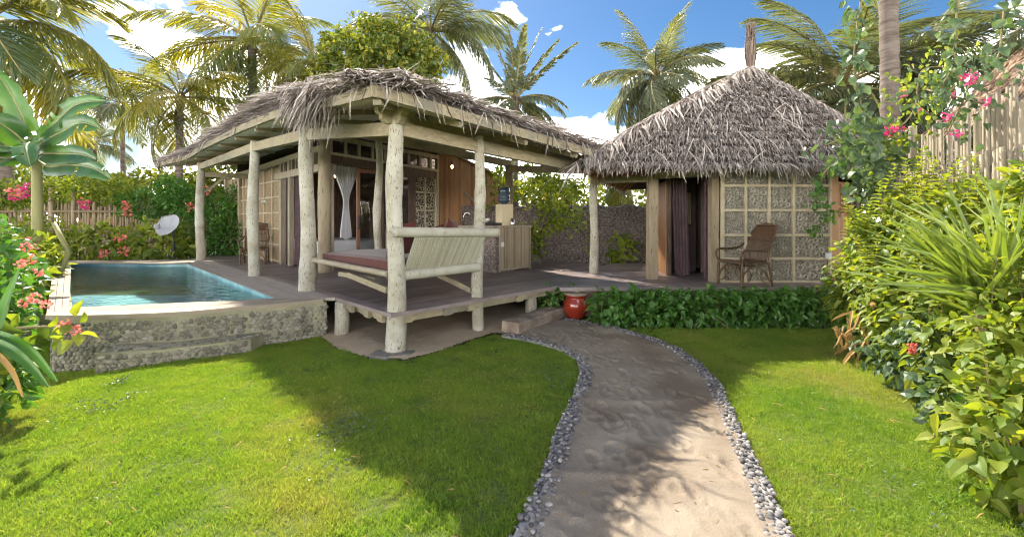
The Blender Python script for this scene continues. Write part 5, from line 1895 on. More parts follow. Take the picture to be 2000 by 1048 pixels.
# ------------------------------------------------------------------ fences
def picket_mesh(seed, h, r):
    rnd_ = random.Random(seed)
    mb = MB()
    pts, rad = [], []
    nn = max(3, int(h / .35))
    ph = rnd_.uniform(0, 1)
    for i in range(nn + 1):
        z = h * i / nn
        pts += [Vector((rnd_.uniform(-.006, .006), 0, z)), ] ; rad.append(r * rnd_.uniform(.92, 1.08))
    mb.tube(pts, rad, 6)
    return mb.mesh('picket', True)
def fence(label, A, B, hA, hB, sp, r, mt, jitter, rails, seed, kids='picket', post_at=(), rail_mt=None, loc=None, z0=-.05):
    A, B = Vector(A), Vector(B)
    t = thing('bamboo_fence', label, 'fence', (A.x, A.y, 0), 'bamboo fences')
    t['_o'] = (A.x, A.y, 0)
    vars_ = [picket_mesh(seed + k, 1.0, r) for k in range(4)]
    for me in vars_:
        me.materials.append(MAT[mt])
    rnd_ = random.Random(seed)
    d = B - A
    n = int(d.length / sp)
    for i in range(n):
        q_ = d * ((i + .5 + rnd_.uniform(-.15, .15)) / n)
        o = bpy.data.objects.new(kids, vars_[i % 4])
        col.objects.link(o)
        o.parent = t
        o.location = (q_.x, q_.y + rnd_.uniform(-.012, .012), z0)
        h = lerp(hA, hB, i / n) - z0 + rnd_.uniform(-jitter, jitter)
        o.scale = (rnd_.uniform(.75, 1.2), 1, h)
        o.rotation_euler = (rnd_.uniform(-.012, .012), rnd_.uniform(-.014, .014), rnd_.uniform(0, 6))
    for z, rr, off in rails:
        za, zb = (z, z) if not isinstance(z, tuple) else z
        a_ = Vector((A.x, A.y, za)); b_ = Vector((B.x, B.y, zb))
        nn = Vector((d.y, -d.x, 0)).normalized() * off
        bamboo_pole(a_ + nn, b_ + nn, rr, rail_mt or mt, t, 'rail', 8, 8)
    for f, h, rr in post_at:
        q_ = A + d * f
        nn = Vector((d.y, -d.x)).normalized() * .07
        bamboo_pole((q_.x + nn.x, q_.y + nn.y, z0), (q_.x + nn.x, q_.y + nn.y, h), rr, mt, t, 'fence_post', 6, 10)
    return t
fence('long brown bamboo picket fence behind the banana plant and the pool', (-19.5, 14.6), (-9.9, 15.6), 2.3, 2.25, .098, .036, 'bamboo', .16, [(1.95, .04, .08), (.9, .04, .08)], 100,
      post_at=((.40, 2.75, .07), (.47, 2.65, .06), (.22, 2.6, .06), (.75, 2.5, .06)))
fence('orange brown bamboo fence behind the far left white post of the pavilion', (-9.85, 15.3), (-8.2, 14.9), 2.1, 2.0, .075, .033, 'bamboo_brown', .06, [(.8, .035, .06)], 140)
FR_A, FR_B = (6.42, 7.05), (4.95, 3.6)
fence('tall pale bamboo fence behind the tall bright shrubs', FR_A, FR_B, 2.93, 3.05, .058, .022, 'bamboo_pale', .17, [((2.25, 2.22), .030, .045), ((.9, .9), .03, .045)], 160,
      post_at=((.06, 3.12, .052), (.52, 2.9, .03)), rail_mt='bamboo_grey')
# second, shorter row of pickets tied outside the rail
fence('lower row of pale bamboo pickets tied along the rail of the tall fence', (6.30, 6.98), (4.86, 3.6), 2.42, 2.40, .062, .024, 'bamboo_pale', .05, [], 180)
mb = MB()
for i in range(38):
    q_ = Vector(FR_A).lerp(Vector(FR_B), .15 + .80 * i / 38)
    nn = Vector((-.92, .39))
    z_ = 2.245
    mb.tube([(q_.x + nn.x * (.045 + .034 * math.cos(a)), q_.y + nn.y * (.045 + .034 * math.cos(a)), z_ + .034 * math.sin(a)) for a in np.linspace(0, 6.28, 8)], .007, 4)
ff = [o for o in ROOTS if o.name == 'bamboo_fence.002'][0]
part('lashing', mb, MAT['dark_wood'], ff, kind='stuff')

# ------------------------------------------------------------------ neighbouring thatched roofs
def hut(label, ridge_a, ridge_b, eave_a, eave_b, back_drop, mt, posts_=(), seed=0):
    t = thing('thatched_hut', label, 'hut', (ridge_a.x, ridge_a.y, 0), 'neighbouring thatched huts')
    back_a, back_b = ridge_a * 2 - eave_a, ridge_b * 2 - eave_b
    back_a.z, back_b.z = eave_a.z, eave_b.z
    V = [ridge_a, ridge_b, eave_b, eave_a, back_b, back_a]
    V += [v - Vector((0, 0, .1)) for v in V]
    F = [(0, 3, 2, 1), (0, 1, 4, 5), (6, 7, 8, 9), (6, 11, 10, 7), (3, 0, 6, 9), (1, 2, 8, 7), (0, 5, 11, 6), (4, 1, 7, 10), (2, 3, 9, 8), (5, 4, 10, 11)]
    part('roof_base', mesh_from('roof_base', [tuple(v) for v in V], F), MAT['thatch_core'], t)
    r = np.random.default_rng(seed)
    n = 2400
    Pp, T = [], []
    for i in range(n):
        s, k = r.random(), r.random()
        fr_ = r.random() < .75
        ea, eb = (eave_a, eave_b) if fr_ else (back_a, back_b)
        p_ = ridge_a.lerp(ridge_b, s).lerp(ea.lerp(eb, s), k)
        dn = (ea.lerp(eb, s) - ridge_a.lerp(ridge_b, s)).normalized()
        Pp.append(p_ + Vector((0, 0, .03))); T.append(dn + Vector((r.normal(0, .15), r.normal(0, .15), r.uniform(0, .15))))
    part('thatch', leaf_mesh('thatch', np.array(Pp), np.array(T), np.tile((0, 0, 1.), (n, 1)) + r.normal(0, .4, (n, 3)), r.uniform(.3, .8, n), r.uniform(.012, .022, n), kind='strip', droop=.05), MAT[mt], t, kind='stuff')
    part('fascia_board', MB().beam(eave_a - Vector((0, 0, .12)), eave_b - Vector((0, 0, .12)), .04, .2), MAT['beam_wood'], t)
    for q_, h in posts_:
        part('post', MB().tube([(q_[0], q_[1], -.1), (q_[0], q_[1], h)], .08, 8), MAT['grey_post'], t)
    mid = (ridge_a + ridge_b + eave_a + eave_b) / 4
    part('wall', MB().box((ridge_a.x * .5 + ridge_b.x * .5, ridge_a.y * .5 + ridge_b.y * .5, 1.2), (abs(ridge_a.x - ridge_b.x) * .7 + 1, abs(ridge_a.y - ridge_b.y) * .7 + 1, 2.4)), MAT['bamboo_brown'], t)
hut('thatched hut with a brown roof slope rising behind the tall pale fence', P(2060, 45, 9.6), P(2200, 30, 8.2), P(1835, 246, 9.0), P(1968, 208, 7.6), 0, 'thatch_brown', seed=3)
hut('small thatched hut roof far behind the fence on the left, above the flowering creeper', P(232, 340, 24), P(255, 342, 27), P(180, 392, 22.5), P(285, 392, 22.0), 0, 'thatch', seed=4)
# ------------------------------------------------------------------ palms
def frond_mesh(name, seed, droop, hang, nl=64, Ll=.29, width=.0056, ragged=0.0, mt='palm_green'):
    """unit-length frond along +X, curving down; leaflets hang by 'hang'"""
    r = np.random.default_rng(seed)
    n = 24
    th = .0
    pts = [np.zeros(3)]
    for i in range(n):
        t = i / n
        a = -droop * t ** 1.35
        pts.append(pts[-1] + np.array([math.cos(a), 0, math.sin(a)]) / n)
    pts = np.array(pts)
    def at(t):
        f = t * n; i = min(n - 1, int(f))
        return pts[i] + (pts[i + 1] - pts[i]) * (f - i), norm(pts[i + 1] - pts[i])
    Pp, T, N, L, R = [], [], [], [], []
    for s in (-1, 1):
        for i in range(nl):
            t = .16 + .84 * (i + r.uniform(-.3, .3)) / nl
            if t > .995 or r.random() < ragged * .5:
                continue
            p, tg = at(min(.995, t))
            prof = math.sin(math.pi * min(1, (t - .05) / .95) ** .62) ** .7
            ln = Ll * (.28 + .8 * prof) * r.uniform(.85, 1.1)
            d = tg * (.35 + .75 * t) + np.array([0, s, 0]) * (1.0 - .45 * t) + np.array([0, 0, -1]) * (hang * r.uniform(.6, 1.2)) + np.array([0, 0, .18])
            Pp.append(p); T.append(d); N.append(np.array([r.normal(0, .35), -s * .25 + r.normal(0, .3), 1])); L.append(ln * (1 - ragged * r.random() * .6)); R.append(r.random())
    V, F, rn = leaf_arrays(np.array(Pp), np.array(T), np.array(N), np.array(L), width * r.uniform(.8, 1.25, len(L)), 'leaflet', hang * .55 * r.uniform(.5, 1.4, len(L)), np.array(R))
    me = mesh_from(name, V, F, rn)
    me.materials.append(MAT[mt])
    rib = MB()
    rib.tube([pts[i] for i in range(0, n + 1, 2)], [.013 * (1 - .85 * i / n) + .0015 for i in range(0, n + 1, 2)], 5)
    rm = rib.mesh(name + '_rib')
    # ribs are joined into the leaflet mesh with their own material
    base = len(me.vertices)
    V2 = np.concatenate([V, np.array(rib.v)])
    F2 = F + [tuple(i + base for i in f) for f in rib.f]
    me2 = mesh_from(name, V2, F2, np.concatenate([rn, np.full(len(rib.f), .5)]))
    me2.materials.append(MAT[mt]); me2.materials.append(MAT['palm_rib'])
    mi = np.zeros(len(F2), dtype=np.int32); mi[len(F):] = 1
    me2.polygons.foreach_set('material_index', mi)
    bpy.data.meshes.remove(me); bpy.data.meshes.remove(rm)
    return me2
FR = {}
for mt in ('palm_green', 'palm_grey'):
    FR[mt] = [frond_mesh('frond', 1, .55, .30, mt=mt), frond_mesh('frond', 2, 1.0, .45, mt=mt), frond_mesh('frond', 3, 1.5, .6, mt=mt), frond_mesh('frond', 4, 2.0, .7, mt=mt)]
FR['ragged'] = [frond_mesh('frond', 5, .25, .12, nl=46, Ll=.15, width=.014, ragged=.35, mt='palm_grey'), frond_mesh('frond', 6, 1.3, .5, nl=46, Ll=.2, width=.013, ragged=.4, mt='palm_grey')]

def frond_obj(parent, me, base, az, el, L, roll=0.0, name='frond'):
    o = bpy.data.objects.new(name, me)
    col.objects.link(o)
    o.parent = parent
    M = Matrix.Translation(base - Vector(parent['_o'])) @ Matrix.Rotation(az, 4, 'Z') @ Matrix.Rotation(-el, 4, 'Y') @ Matrix.Rotation(roll, 4, 'X') @ Matrix.Diagonal((L, L, L, 1))
    o.matrix_local = M
    return o

def palm(label, x, y, D, L, n, seed, mt='palm_green', trunk_r=.15, base=None, nuts=0, explicit=(), lean=0.0, random_=True, trunk=True, elmin=-.5, elmax=1.25, curve=0.0):
    r = random.Random(seed)
    c = P(x, y, D)
    gb = Vector((c.x + lean, D + r.uniform(-.3, .3), 0)) if base is None else Vector((base[0], base[1], 0))
    t = thing('palm_tree', label, 'palm tree', (gb.x, gb.y, 0), 'coconut palms round the garden')
    if trunk:
        pts, rad = [], []
        m = 46
        for i in range(m + 1):
            s = i / m
            p = gb.lerp(c, s) + Vector((curve * math.sin(math.pi * s), 0, 0))
            pts.append(p - Vector((0, 0, .2 * (1 - s))))
            rad.append(trunk_r * (1.25 - .25 * min(1, s * 4) - .28 * s) * (1.05 if i % 2 else .96) * r.uniform(.98, 1.02))
        part('trunk', MB().tube(pts, rad, 12), MAT['palm_trunk'], t, True)
        fib = MB()
        for k in range(9):
            a = r.uniform(0, 6.28)
            fib.tube([c + Vector((math.cos(a) * .05, math.sin(a) * .05, -.35)), c + Vector((math.cos(a) * .22, math.sin(a) * .22, .1))], [trunk_r * .7, .03], 6)
        part('crown_fibre', fib, MAT['palm_trunk'], t)
    for k in range(nuts):
        a = r.uniform(0, 6.28)
        q_ = c + Vector((math.cos(a) * .28, math.sin(a) * .28, -.28 - r.uniform(0, .2)))
        part('coconut', MB().lathe(q_ - Vector((0, 0, .12)), [(.02, 0), (.08, .03), (.11, .11), (.08, .2), (.02, .24)], 8), MAT['coconut'], t, True)
    ms = FR[mt]
    if random_:
        for i in range(n):
            f = (i + .5) / n
            el = elmax + (elmin - elmax) * f ** .85 + r.uniform(-.12, .12)
            az = i * 2.399 + r.uniform(-.25, .25)
            if mt == 'ragged':
                me = ms[0] if el > .6 else ms[1]
            else:
                me = ms[min(3, max(0, int(r.gauss(1.6 - el * .8, .6))))]
            frond_obj(t, me, c, az, el, L * r.uniform(.82, 1.08), r.uniform(-.5, .5))
    for (ang, dep, ln, var) in explicit:     # direction in the view: angle from the right, depth tilt, length factor, variant
        a = math.radians(ang)
        d = Vector((math.cos(a) * math.cos(dep), math.sin(dep), math.sin(a) * math.cos(dep)))
        frond_obj(t, ms[var], c, math.atan2(d.y, d.x), math.asin(max(-1, min(1, d.z))), L * ln, r.uniform(-.35, .35))
    return t

palm('large coconut palm at the left edge whose yellow green fronds arch over the banana plant', -30, 45, 15.0, 4.8, 9, 1, base=(-17.3, 15.4), trunk_r=.24, lean=0,
     explicit=((48, .1, 1.0, 2), (30, -.2, 1.05, 2), (12, .15, .95, 2), (-12, .0, .95, 2), (60, .3, .9, 3), (-35, .2, .9, 1), (-60, -.2, .8, 1), (20, .4, .9, 3)), elmin=-.9, elmax=.9)
palm('tall coconut palm with nuts rising directly behind the left end of the pavilion roof', 492, 78, 22.5, 5.2, 17, 2, nuts=9, trunk_r=.25,
     explicit=((200, -.2, 1.0, 2), (215, .1, 1.05, 2), (170, .1, 1.1, 1), (235, -.1, .9, 2), (300, 0, .9, 2), (330, .1, .85, 2)))
palm('coconut palm with yellow drooping fronds, just left of the tall palm that carries nuts', 352, 190, 19, 3.6, 15, 3, trunk_r=.17, explicit=((140, 0, 1.0, 1), (35, -.2, 1.0, 1), (250, 0, .9, 2), (215, .1, 1, 2)))
palm('slender coconut palm standing between the banana plant and the yellow palm', 238, 205, 24, 3.3, 16, 4, mt='palm_grey', trunk_r=.14, lean=.3)
palm('small distant coconut palm low on the left, above the small hut roof', 185, 280, 31, 2.7, 18, 5, mt='palm_grey', trunk_r=.15)
palm('coconut palm half hidden between the nut palm and the round leafy tree', 612, 120, 20, 2.7, 18, 6, trunk_r=.15, explicit=((205, -.1, .9, 1), (190, -.1, 1.0, 2), (95, 0, 1, 0)))
palm('grey green coconut palm towering over the round leafy tree', 842, 60, 20.5, 4.3, 18, 7, mt='palm_grey', trunk_r=.19, explicit=((20, -.1, 1.0, 2), (-5, -.2, 1.0, 2), (40, .1, 1.0, 2), (150, 0, 1, 2), (-40, 0, .95, 1), (165, -.2, 1.0, 2)))
palm('ragged palm with upright torn fronds above the right slope of the pavilion roof', 1005, 195, 16.5, 2.9, 10, 8, mt='ragged', trunk_r=.16, explicit=((75, 0, 1.0, 0), (92, .1, 1.05, 0), (105, -.1, 1.0, 0), (60, .1, 1.0, 0), (122, 0, .95, 0), (83, -.3, .9, 0), (20, -.1, .75, 1), (-10, -.1, .8, 1), (165, -.1, .7, 1), (-30, -.1, .8, 1)), elmin=-.5, elmax=.9)
palm('compact coconut palm standing alone against the sky between the two thatched roofs', 1282, 150, 16.5, 2.75, 26, 9, mt='palm_grey', trunk_r=.17, nuts=5, explicit=((215, 0, 1.0, 2), (235, 0, 1.0, 1), (160, 0, 1, 1), (35, 0, 1, 1), (80, 0, 1.05, 0), (105, 0, 1.05, 0), (200, -.1, 1, 2)), elmin=-.8)
palm('small palm whose tips show behind the peak of the cottage roof', 1452, 190, 21, 1.9, 14, 10, mt='palm_grey', trunk_r=.13)
palm('coconut palm with long feathery fronds right behind the cottage roof, under the hanging creeper', 1648, 165, 13.5, 3.6, 24, 11, mt='palm_grey', trunk_r=.17, nuts=5, explicit=((150, 0, 1.0, 2), (165, -.1, .95, 1), (120, 0, 1, 1), (100, .1, 1.05, 1), (60, 0, 1, 1), (180, 0, .8, 2)), elmin=-.9)
palm('tall palm showing its thick ringed grey trunk to the right of the cottage roof', 1728, -330, 9.6, 3.4, 16, 12, trunk_r=.205, base=(8.45, 9.7))
palm('bushy coconut palm behind the ringed trunk and the pink flowers', 1792, 110, 13.0, 2.5, 24, 13, mt='palm_grey', trunk_r=.16, elmin=-1.0)
palm('coconut palm at the right edge with fronds reaching left over the brown hut roof', 2120, 90, 10.2, 3.2, 14, 14, mt='palm_grey', trunk_r=.18, explicit=((175, -.1, 1.0, 1), (160, .1, .95, 2), (190, 0, .95, 2), (150, -.2, .9, 2)))
palm('young palm with drooping fronds beyond the garden wall, seen under the cottage eave', 1205, 345, 17, 1.6, 16, 15, trunk_r=.12, elmin=-1.0, mt='palm_green')
palm('low palm standing beyond the garden wall, close to the left of the cottage post', 1075, 365, 19, 1.5, 14, 16, trunk_r=.12, mt='palm_green')

# ------------------------------------------------------------------ leafy plants
def clump(rng, ells, n, shell=.55):
    w = np.array([e[1][0] * e[1][1] * e[1][2] for e in ells]) ** .75
    k = rng.choice(len(ells), n, p=w / w.sum())
    d = norm(rng.normal(size=(n, 3)))
    r = (shell + (1 - shell) * rng.random(n)) * (1 + .12 * np.sin(d[:, 0] * 7 + k) * np.cos(d[:, 2] * 6 + k * 2))
    c = np.array([e[0] for e in ells], float)[k]
    s = np.array([e[1] for e in ells], float)[k]
    return c + d * s * r[:, None], d

EYEV = np.array([0, 0, EYE])
def foliage(parent, rng, ells, n, L, W, mt, kind='leaf', parts=0, part_mt=None, droop=.1, shell=.55, up=.3, zmin=.02, name='foliage', stuff=False):
    Pp, d = clump(rng, ells, n, shell)
    ok = Pp[:, 2] > zmin
    Pp, d = Pp[ok], d[ok]
    n = len(Pp)
    T = d * .7 + rng.normal(0, .55, (n, 3)) + np.array([0, 0, -.05])
    N = d * .6 + rng.normal(0, .4, (n, 3)) + np.array([0, 0, up + .4])
    Ls = L * rng.uniform(.6, 1.2, n); Ws = Ls * W
    if parts:
        base = PART_LEAF
        sc_ = np.linalg.norm(Pp - EYEV, axis=1) - d @ np.array([0, -.9, .2]) * .4
        order = np.argsort(sc_)
        off = np.array(parent['_o'])
        me = leaf_unit(W, part_mt)
        for i in order[:parts]:
            t = Vector(T[i]).normalized(); b = Vector(N[i]).cross(t).normalized(); nn = t.cross(b)
            o = bpy.data.objects.new('leaf', me); col.objects.link(o); o.parent = parent
            l = Ls[i]
            o.matrix_local = Matrix.Translation(Pp[i] - off) @ Matrix((t * l, b * l, nn * l)).transposed().to_4x4()
        keep = order[parts:]
        Pp, T, N, Ls, Ws = Pp[keep], T[keep], N[keep], Ls[keep], Ws[keep]
        n = len(Pp)
    o = part(name, leaf_mesh(name, Pp, T, N, Ls, Ws, kind=kind, droop=droop * rng.uniform(.3, 1.5, n), rnd=rng.random(n)), MAT[mt], parent)
    o['kind'] = 'stuff'
    return Pp
PART_LEAF = None
LEAFU = {}
def leaf_unit(W, mt):
    key = (round(W, 3), mt)
    if key not in LEAFU:
        V, F = [], []
        for i in range(7):
            a = i / 6
            w_ = W * (math.sin(math.pi * a ** .8) ** .85 if 0 < i < 6 else .02)
            for f in (-1, -.5, 0, .5, 1):
                V.append((a, w_ * f, .06 * math.sin(3 * a) - .16 * a * a + w_ * (.55 * abs(f) - .25 * f * f) + .012 * math.sin(a * 14 + f * 2) * abs(f)))
        for i in range(6):
            for k in range(4):
                F.append((i * 5 + k, (i + 1) * 5 + k, (i + 1) * 5 + k + 1, i * 5 + k + 1))
        P_ = np.array(V)
        me = mesh_from('leaf', P_, F, None, True)
        me.materials.append(MAT[mt])
        LEAFU[key] = me
    return LEAFU[key]
def stems(parent, rng, ells, n, r=.012, base=None, mt='stem'):
    mb = MB()
    for i in range(n):
        e = ells[rng.integers(len(ells))]
        tip = Vector(e[0]) + Vector(rng.normal(0, .45, 3) * np.array(e[1]))
        b = Vector(base) if base is not None else Vector((e[0][0] + rng.normal(0, .12), e[0][1] + rng.normal(0, .12), 0))
        b = b + Vector((rng.normal(0, .06), rng.normal(0, .06), 0))
        b.z = gz(b.x, b.y) - .05
        mid = b.lerp(tip, .5) + Vector((rng.normal(0, .06), rng.normal(0, .06), 0))
        mb.tube([b, mid, tip], [r, r * .8, r * .4], 5)
    part('stems', mb, MAT[mt], parent, kind='stuff')
def shrub(name, label, cat, ells, n, L, W, mt, seed, group=None, parts=0, part_mt=None, nst=10, kind='leaf', droop=.12, shell=.5, **k):
    rng = np.random.default_rng(seed)
    c = np.mean([e[0] for e in ells], axis=0)
    t = thing(name, label, cat, (float(c[0]), float(c[1]), 0), group)
    foliage(t, rng, ells, n, L, W, mt, kind, parts, part_mt, droop, shell, **k)
    if nst:
        stems(t, rng, ells, nst)
    return t, rng
def flowers(parent, rng, centres, r, n, mt, name='flower_cluster', size=.035):
    for c in centres:
        d = norm(rng.normal(size=(n, 3)))
        Pp = np.array(c) + d * r * rng.uniform(.3, 1, (n, 1))
        me = leaf_mesh(name, Pp, d + rng.normal(0, .5, (n, 3)), rng.normal(0, 1, (n, 3)), rng.uniform(.7, 1.2, n) * size, size * .45, kind='petal', droop=None)
        part(name, me, MAT[mt], parent)

# hedge in front of the cottage
hed_e = [((x, 6.88, .26), (.34, .27, .34)) for x in np.arange(1.52, 5.1, .33)]
shrub('leafy_hedge', 'low dark green leafy hedge growing along the front of the cottage deck', 'hedge', hed_e, 3600, .125, .30, 'leaf_deep', 31, parts=290, part_mt='leaf_deep_obj', nst=40, droop=.35, shell=.62, zmin=.0)
# creeper around the pot
shrub('pot_creeper', 'green creeper with small leaves trailing round the left side of the red pot', 'plant', [((.72, 7.5, .40), (.24, .16, .17)), ((.62, 7.45, .22), (.16, .12, .18)), ((.95, 7.55, .46), (.16, .12, .10))], 190, .10, .34, 'leaf_deep', 32, nst=6)
# tall bright shrubs on the right
bright = [((4.75, 5.75, .75), (.60, .50, .80)), ((4.65, 5.35, 1.15), (.50, .45, .62)), ((4.35, 4.9, .65), (.45, .42, .66))]
g_r = 'tall bright shrubs along the right fence'
t1, r1 = shrub('bright_shrub', 'tall yellow green shrub nearest the cottage, at the far end of the right hand planting', 'shrub', bright, 3300, .125, .30, 'leaf_bright', 41, g_r, 200, 'leaf_bright_obj', 26, droop=.25)
mids = [((4.75, 5.15, 1.62), (.42, .38, .50)), ((4.15, 4.30, .72), (.48, .45, .75)), ((4.35, 4.35, 1.35), (.45, .40, .60)), ((3.85, 3.75, .55), (.36, .40, .58)), ((4.75, 4.6, 1.5), (.5, .5, .62))]
t2, r2 = shrub('bright_shrub', 'bright shrub with yellowing lower leaves behind the sword leaved plant', 'shrub', mids, 3700, .115, .31, 'leaf_bright', 42, g_r, 200, 'leaf_bright_obj', 24, droop=.25)
near = [((3.62, 2.95, .60), (.45, .46, .66)), ((3.95, 3.15, 1.35), (.42, .42, .55)), ((3.28, 2.32, .45), (.40, .42, .48)), ((3.42, 2.55, 1.05), (.34, .34, .42)), ((3.0, 1.8, .32), (.36, .36, .36)), ((2.90, 2.50, .42), (.38, .34, .42)), ((3.25, 2.75, .85), (.36, .34, .4))]
t3, r3 = shrub('bright_shrub', 'large leaved yellow green shrub filling the lower right corner beside the lawn', 'shrub', near, 4100, .108, .33, 'leaf_bright', 43, g_r, 290, 'leaf_bright_obj', 26, droop=.22)
upright = [((4.2, 3.55, 1.55), (.30, .30, .62)), ((4.35, 3.2, 1.7), (.26, .26, .50))]
shrub('bright_shrub', 'upright shrub with tall shoots before the pale fence, above the sword leaved plant', 'shrub', upright, 900, .14, .30, 'leaf_bright', 44, g_r, 60, 'leaf_bright_obj', 10)
def shoots(parent, rng, spots, L, mt, lo=.25, hi=.55, lean=.35):
    items, mb = [], MB()
    for s in spots:
        b = Vector(s)
        d = Vector((rng.normal(-.1, lean), rng.normal(-.15, lean), 1)).normalized()
        h = rng.uniform(lo, hi)
        tip = b + d * h
        mb.tube([b - Vector((0, 0, .15)), b + d * h * .5, tip], [.006, .005, .003], 4)
        k = int(h / .042)
        Pp, T, N, Ls = [], [], [], []
        for i in range(k):
            f = (i + .5) / k
            for q in (0, 1):
                a = i * 1.6 + q * math.pi + rng.normal(0, .3)
                Pp.append(b + d * h * f); T.append(Vector((math.cos(a), math.sin(a), .15 + .7 * f))); N.append(Vector((-math.cos(a) * .4, -math.sin(a) * .4, 1))); Ls.append(L * (1.05 - .6 * f) * rng.uniform(.8, 1.15))
        Ls = np.array(Ls)
        items.append(leaf_arrays(np.array(Pp), np.array(T), np.array(N), Ls, Ls * .29, 'leaf', .12, np.clip(rng.normal(.6, .2, len(Ls)), 0, 1)))
    V, F, r = join_arrays(items)
    part('shoots', mesh_from('shoots', V, F, r), MAT[mt], parent, kind='stuff')
    part('shoot_stems', mb, MAT['stem'], parent, kind='stuff')
def top_spots(rng, ells, n):
    out = []
    for i in range(n):
        e = ells[rng.integers(len(ells))]
        a, r = rng.uniform(0, 6.28), math.sqrt(rng.random()) * .9
        x, y = r * math.cos(a), r * math.sin(a)
        out.append((e[0][0] + e[1][0] * x, e[0][1] + e[1][1] * y, e[0][2] + e[1][2] * math.sqrt(max(0, 1 - r * r)) * .9))
    return out
shoots(t1, r1, top_spots(r1, bright, 30), .155, 'leaf_bright')
shoots(t2, r2, top_spots(r2, mids, 30), .15, 'leaf_bright')
shoots(t3, r3, top_spots(r3, near, 20), .14, 'leaf_bright', .18, .38)
under = [((3.85, 4.25, .28), (.34, .40, .28)), ((3.42, 3.35, .25), (.26, .32, .26)), ((4.25, 5.15, .25), (.3, .4, .25)), ((3.9, 4.0, .6), (.3, .3, .3))]
shrub('creeping_shrub', 'dark blue green creeper at the foot of the bright shrubs, spilling onto the lawn', 'plant', under, 900, .10, .42, 'leaf_blue', 45, None, 40, 'leaf_deep_obj', 8, droop=.3)
flowers(t3, r3, [(3.05, 2.62, .72), (3.12, 2.60, .66)], .045, 44, 'flower_pink')
flowers(t2, r2, [(3.55, 3.9, .52)], .03, 36, 'flower_salmon')
# dry leaves at the foot of the right shrubs
mbp = []
rng = np.random.default_rng(77)
dl = thing('dry_leaf_tuft', 'withered orange leaves hanging at the foot of the far bright shrub', 'plant', (3.95, 5.2, 0))
n = 26
Pp = np.array([3.98, 5.0, .42]) + rng.normal(0, .12, (n, 3))
T = rng.normal(0, .6, (n, 3)) + np.array([-.3, -.4, -.9])
part('leaves', leaf_mesh('leaves', Pp, T, rng.normal(0, 1, (n, 3)), rng.uniform(.15, .32, n), rng.uniform(.015, .03, n), kind='blade', droop=.2, rnd=rng.random(n)), MAT['dry_leaf'], dl)
# sword leaved plant
sw_c = P(1925, 585, 3.15)
sw = thing('sword_leaf_plant', 'large rosette of long stiff sword shaped leaves among the right hand shrubs', 'plant', (sw_c.x, sw_c.y, 0))
me = None
V, F = template('blade')
sm = []
for k in range(3):
    P_ = np.stack([V[:, 0], V[:, 1] * (.017 + .003 * k), V[:, 2] * (1 + k) + V[:, 3] * .024 - .05 * k * V[:, 0] ** 2], 1)
    me = mesh_from('sword_leaf', P_, F); me.materials.append(MAT['leaf_sword']); sm.append(me)
rng = np.random.default_rng(51)
for i in range(72):
    a = min(188, max(78, rng.normal(126, 25)))
    dep = rng.normal(-.05, .30)
    a_ = math.radians(a)
    d = Vector((math.cos(a_) * math.cos(dep), math.sin(dep), math.sin(a_) * math.cos(dep)))
    b = Vector((rng.normal(0, .4), -1, .3)).cross(d).normalized(); nn = d.cross(b)
    L = rng.uniform(.55, 1.0)
    o = bpy.data.objects.new('sword_leaf', sm[i % 3]); col.objects.link(o); o.parent = sw
    o.matrix_local = Matrix.Translation(sw_c + Vector((rng.normal(0, .05), rng.normal(0, .05), rng.normal(0, .06))) - Vector(sw['_o'])) @ Matrix((d * L, b * L, nn * L)).transposed().to_4x4()
part('stem', MB().tube([(sw_c.x + .1, sw_c.y + .05, -.05), sw_c - Vector((0, 0, .1)), sw_c + Vector((0, 0, .05))], [.07, .06, .04], 8), MAT['stem'], sw)

# hanging creepers on the right
def vine(label, pts, n, L, seed, mt='leaf_blue', spread=.09, parts=0, fl=(), hang=.8, cat='creeper', W=.40):
    rng = np.random.default_rng(seed)
    pts = [Vector(p) for p in pts]
    cv = curve3(pts, 10 * len(pts))
    t = thing('climbing_creeper', label, cat, (pts[0].x, pts[0].y, 0), 'creepers over the right fence and cottage')
    part('stem', MB().tube(cv, .010, 5), MAT['stem'], t)
    k = rng.integers(0, len(cv), n)
    Pp = np.array([cv[i] for i in k]) + rng.normal(0, spread, (n, 3))
    T = rng.normal(0, .6, (n, 3)) + np.array([0, -.1, -hang])
    N = rng.normal(0, .45, (n, 3)) + np.array([-.2, -.9, .5])
    Ls = rng.uniform(.55, 1.2, n) * L
    off = Vector(t['_o'])
    me = leaf_unit(W, 'leaf_deep_obj' if mt == 'leaf_deep' else mt + '_one')
    for i in range(parts):
        tt = Vector(T[i]).normalized(); b = Vector(N[i]).cross(tt).normalized(); nn = tt.cross(b); l = Ls[i]
        o = bpy.data.objects.new('leaf', me); col.objects.link(o); o.parent = t
        o.matrix_local = Matrix.Translation(Vector(Pp[i]) - off) @ Matrix((tt * l, b * l, nn * l)).transposed().to_4x4()
    if n > parts:
        s_ = slice(parts, n)
        part('foliage', leaf_mesh('foliage', Pp[s_], T[s_], N[s_], Ls[s_], Ls[s_] * W, kind='leaf', droop=.1, rnd=rng.random(n - parts)), MAT[mt], t, kind='stuff')
    if fl:
        for k_, f_ in enumerate(fl):
            big_ = k_ == 0
            flowers(t, rng, [f_], .075 if big_ else .04, 44 if big_ else 18, 'flower_pink', size=.042 if big_ else .034)
    return t
for base_ in ('leaf_blue', 'leaf_bright', 'leaf_deep'):
    m2 = MAT[base_].copy(); m2.name = base_ + '_one'; MAT[base_ + '_one'] = m2
    at = [nd for nd in m2.node_tree.nodes if nd.type == 'ATTRIBUTE']
    oi = [nd for nd in m2.node_tree.nodes if nd.type == 'OBJECT_INFO']
    for nd in at:
        for l_ in list(nd.outputs['Fac'].links):
            m2.node_tree.links.new(oi[0].outputs['Random'], l_.to_socket)
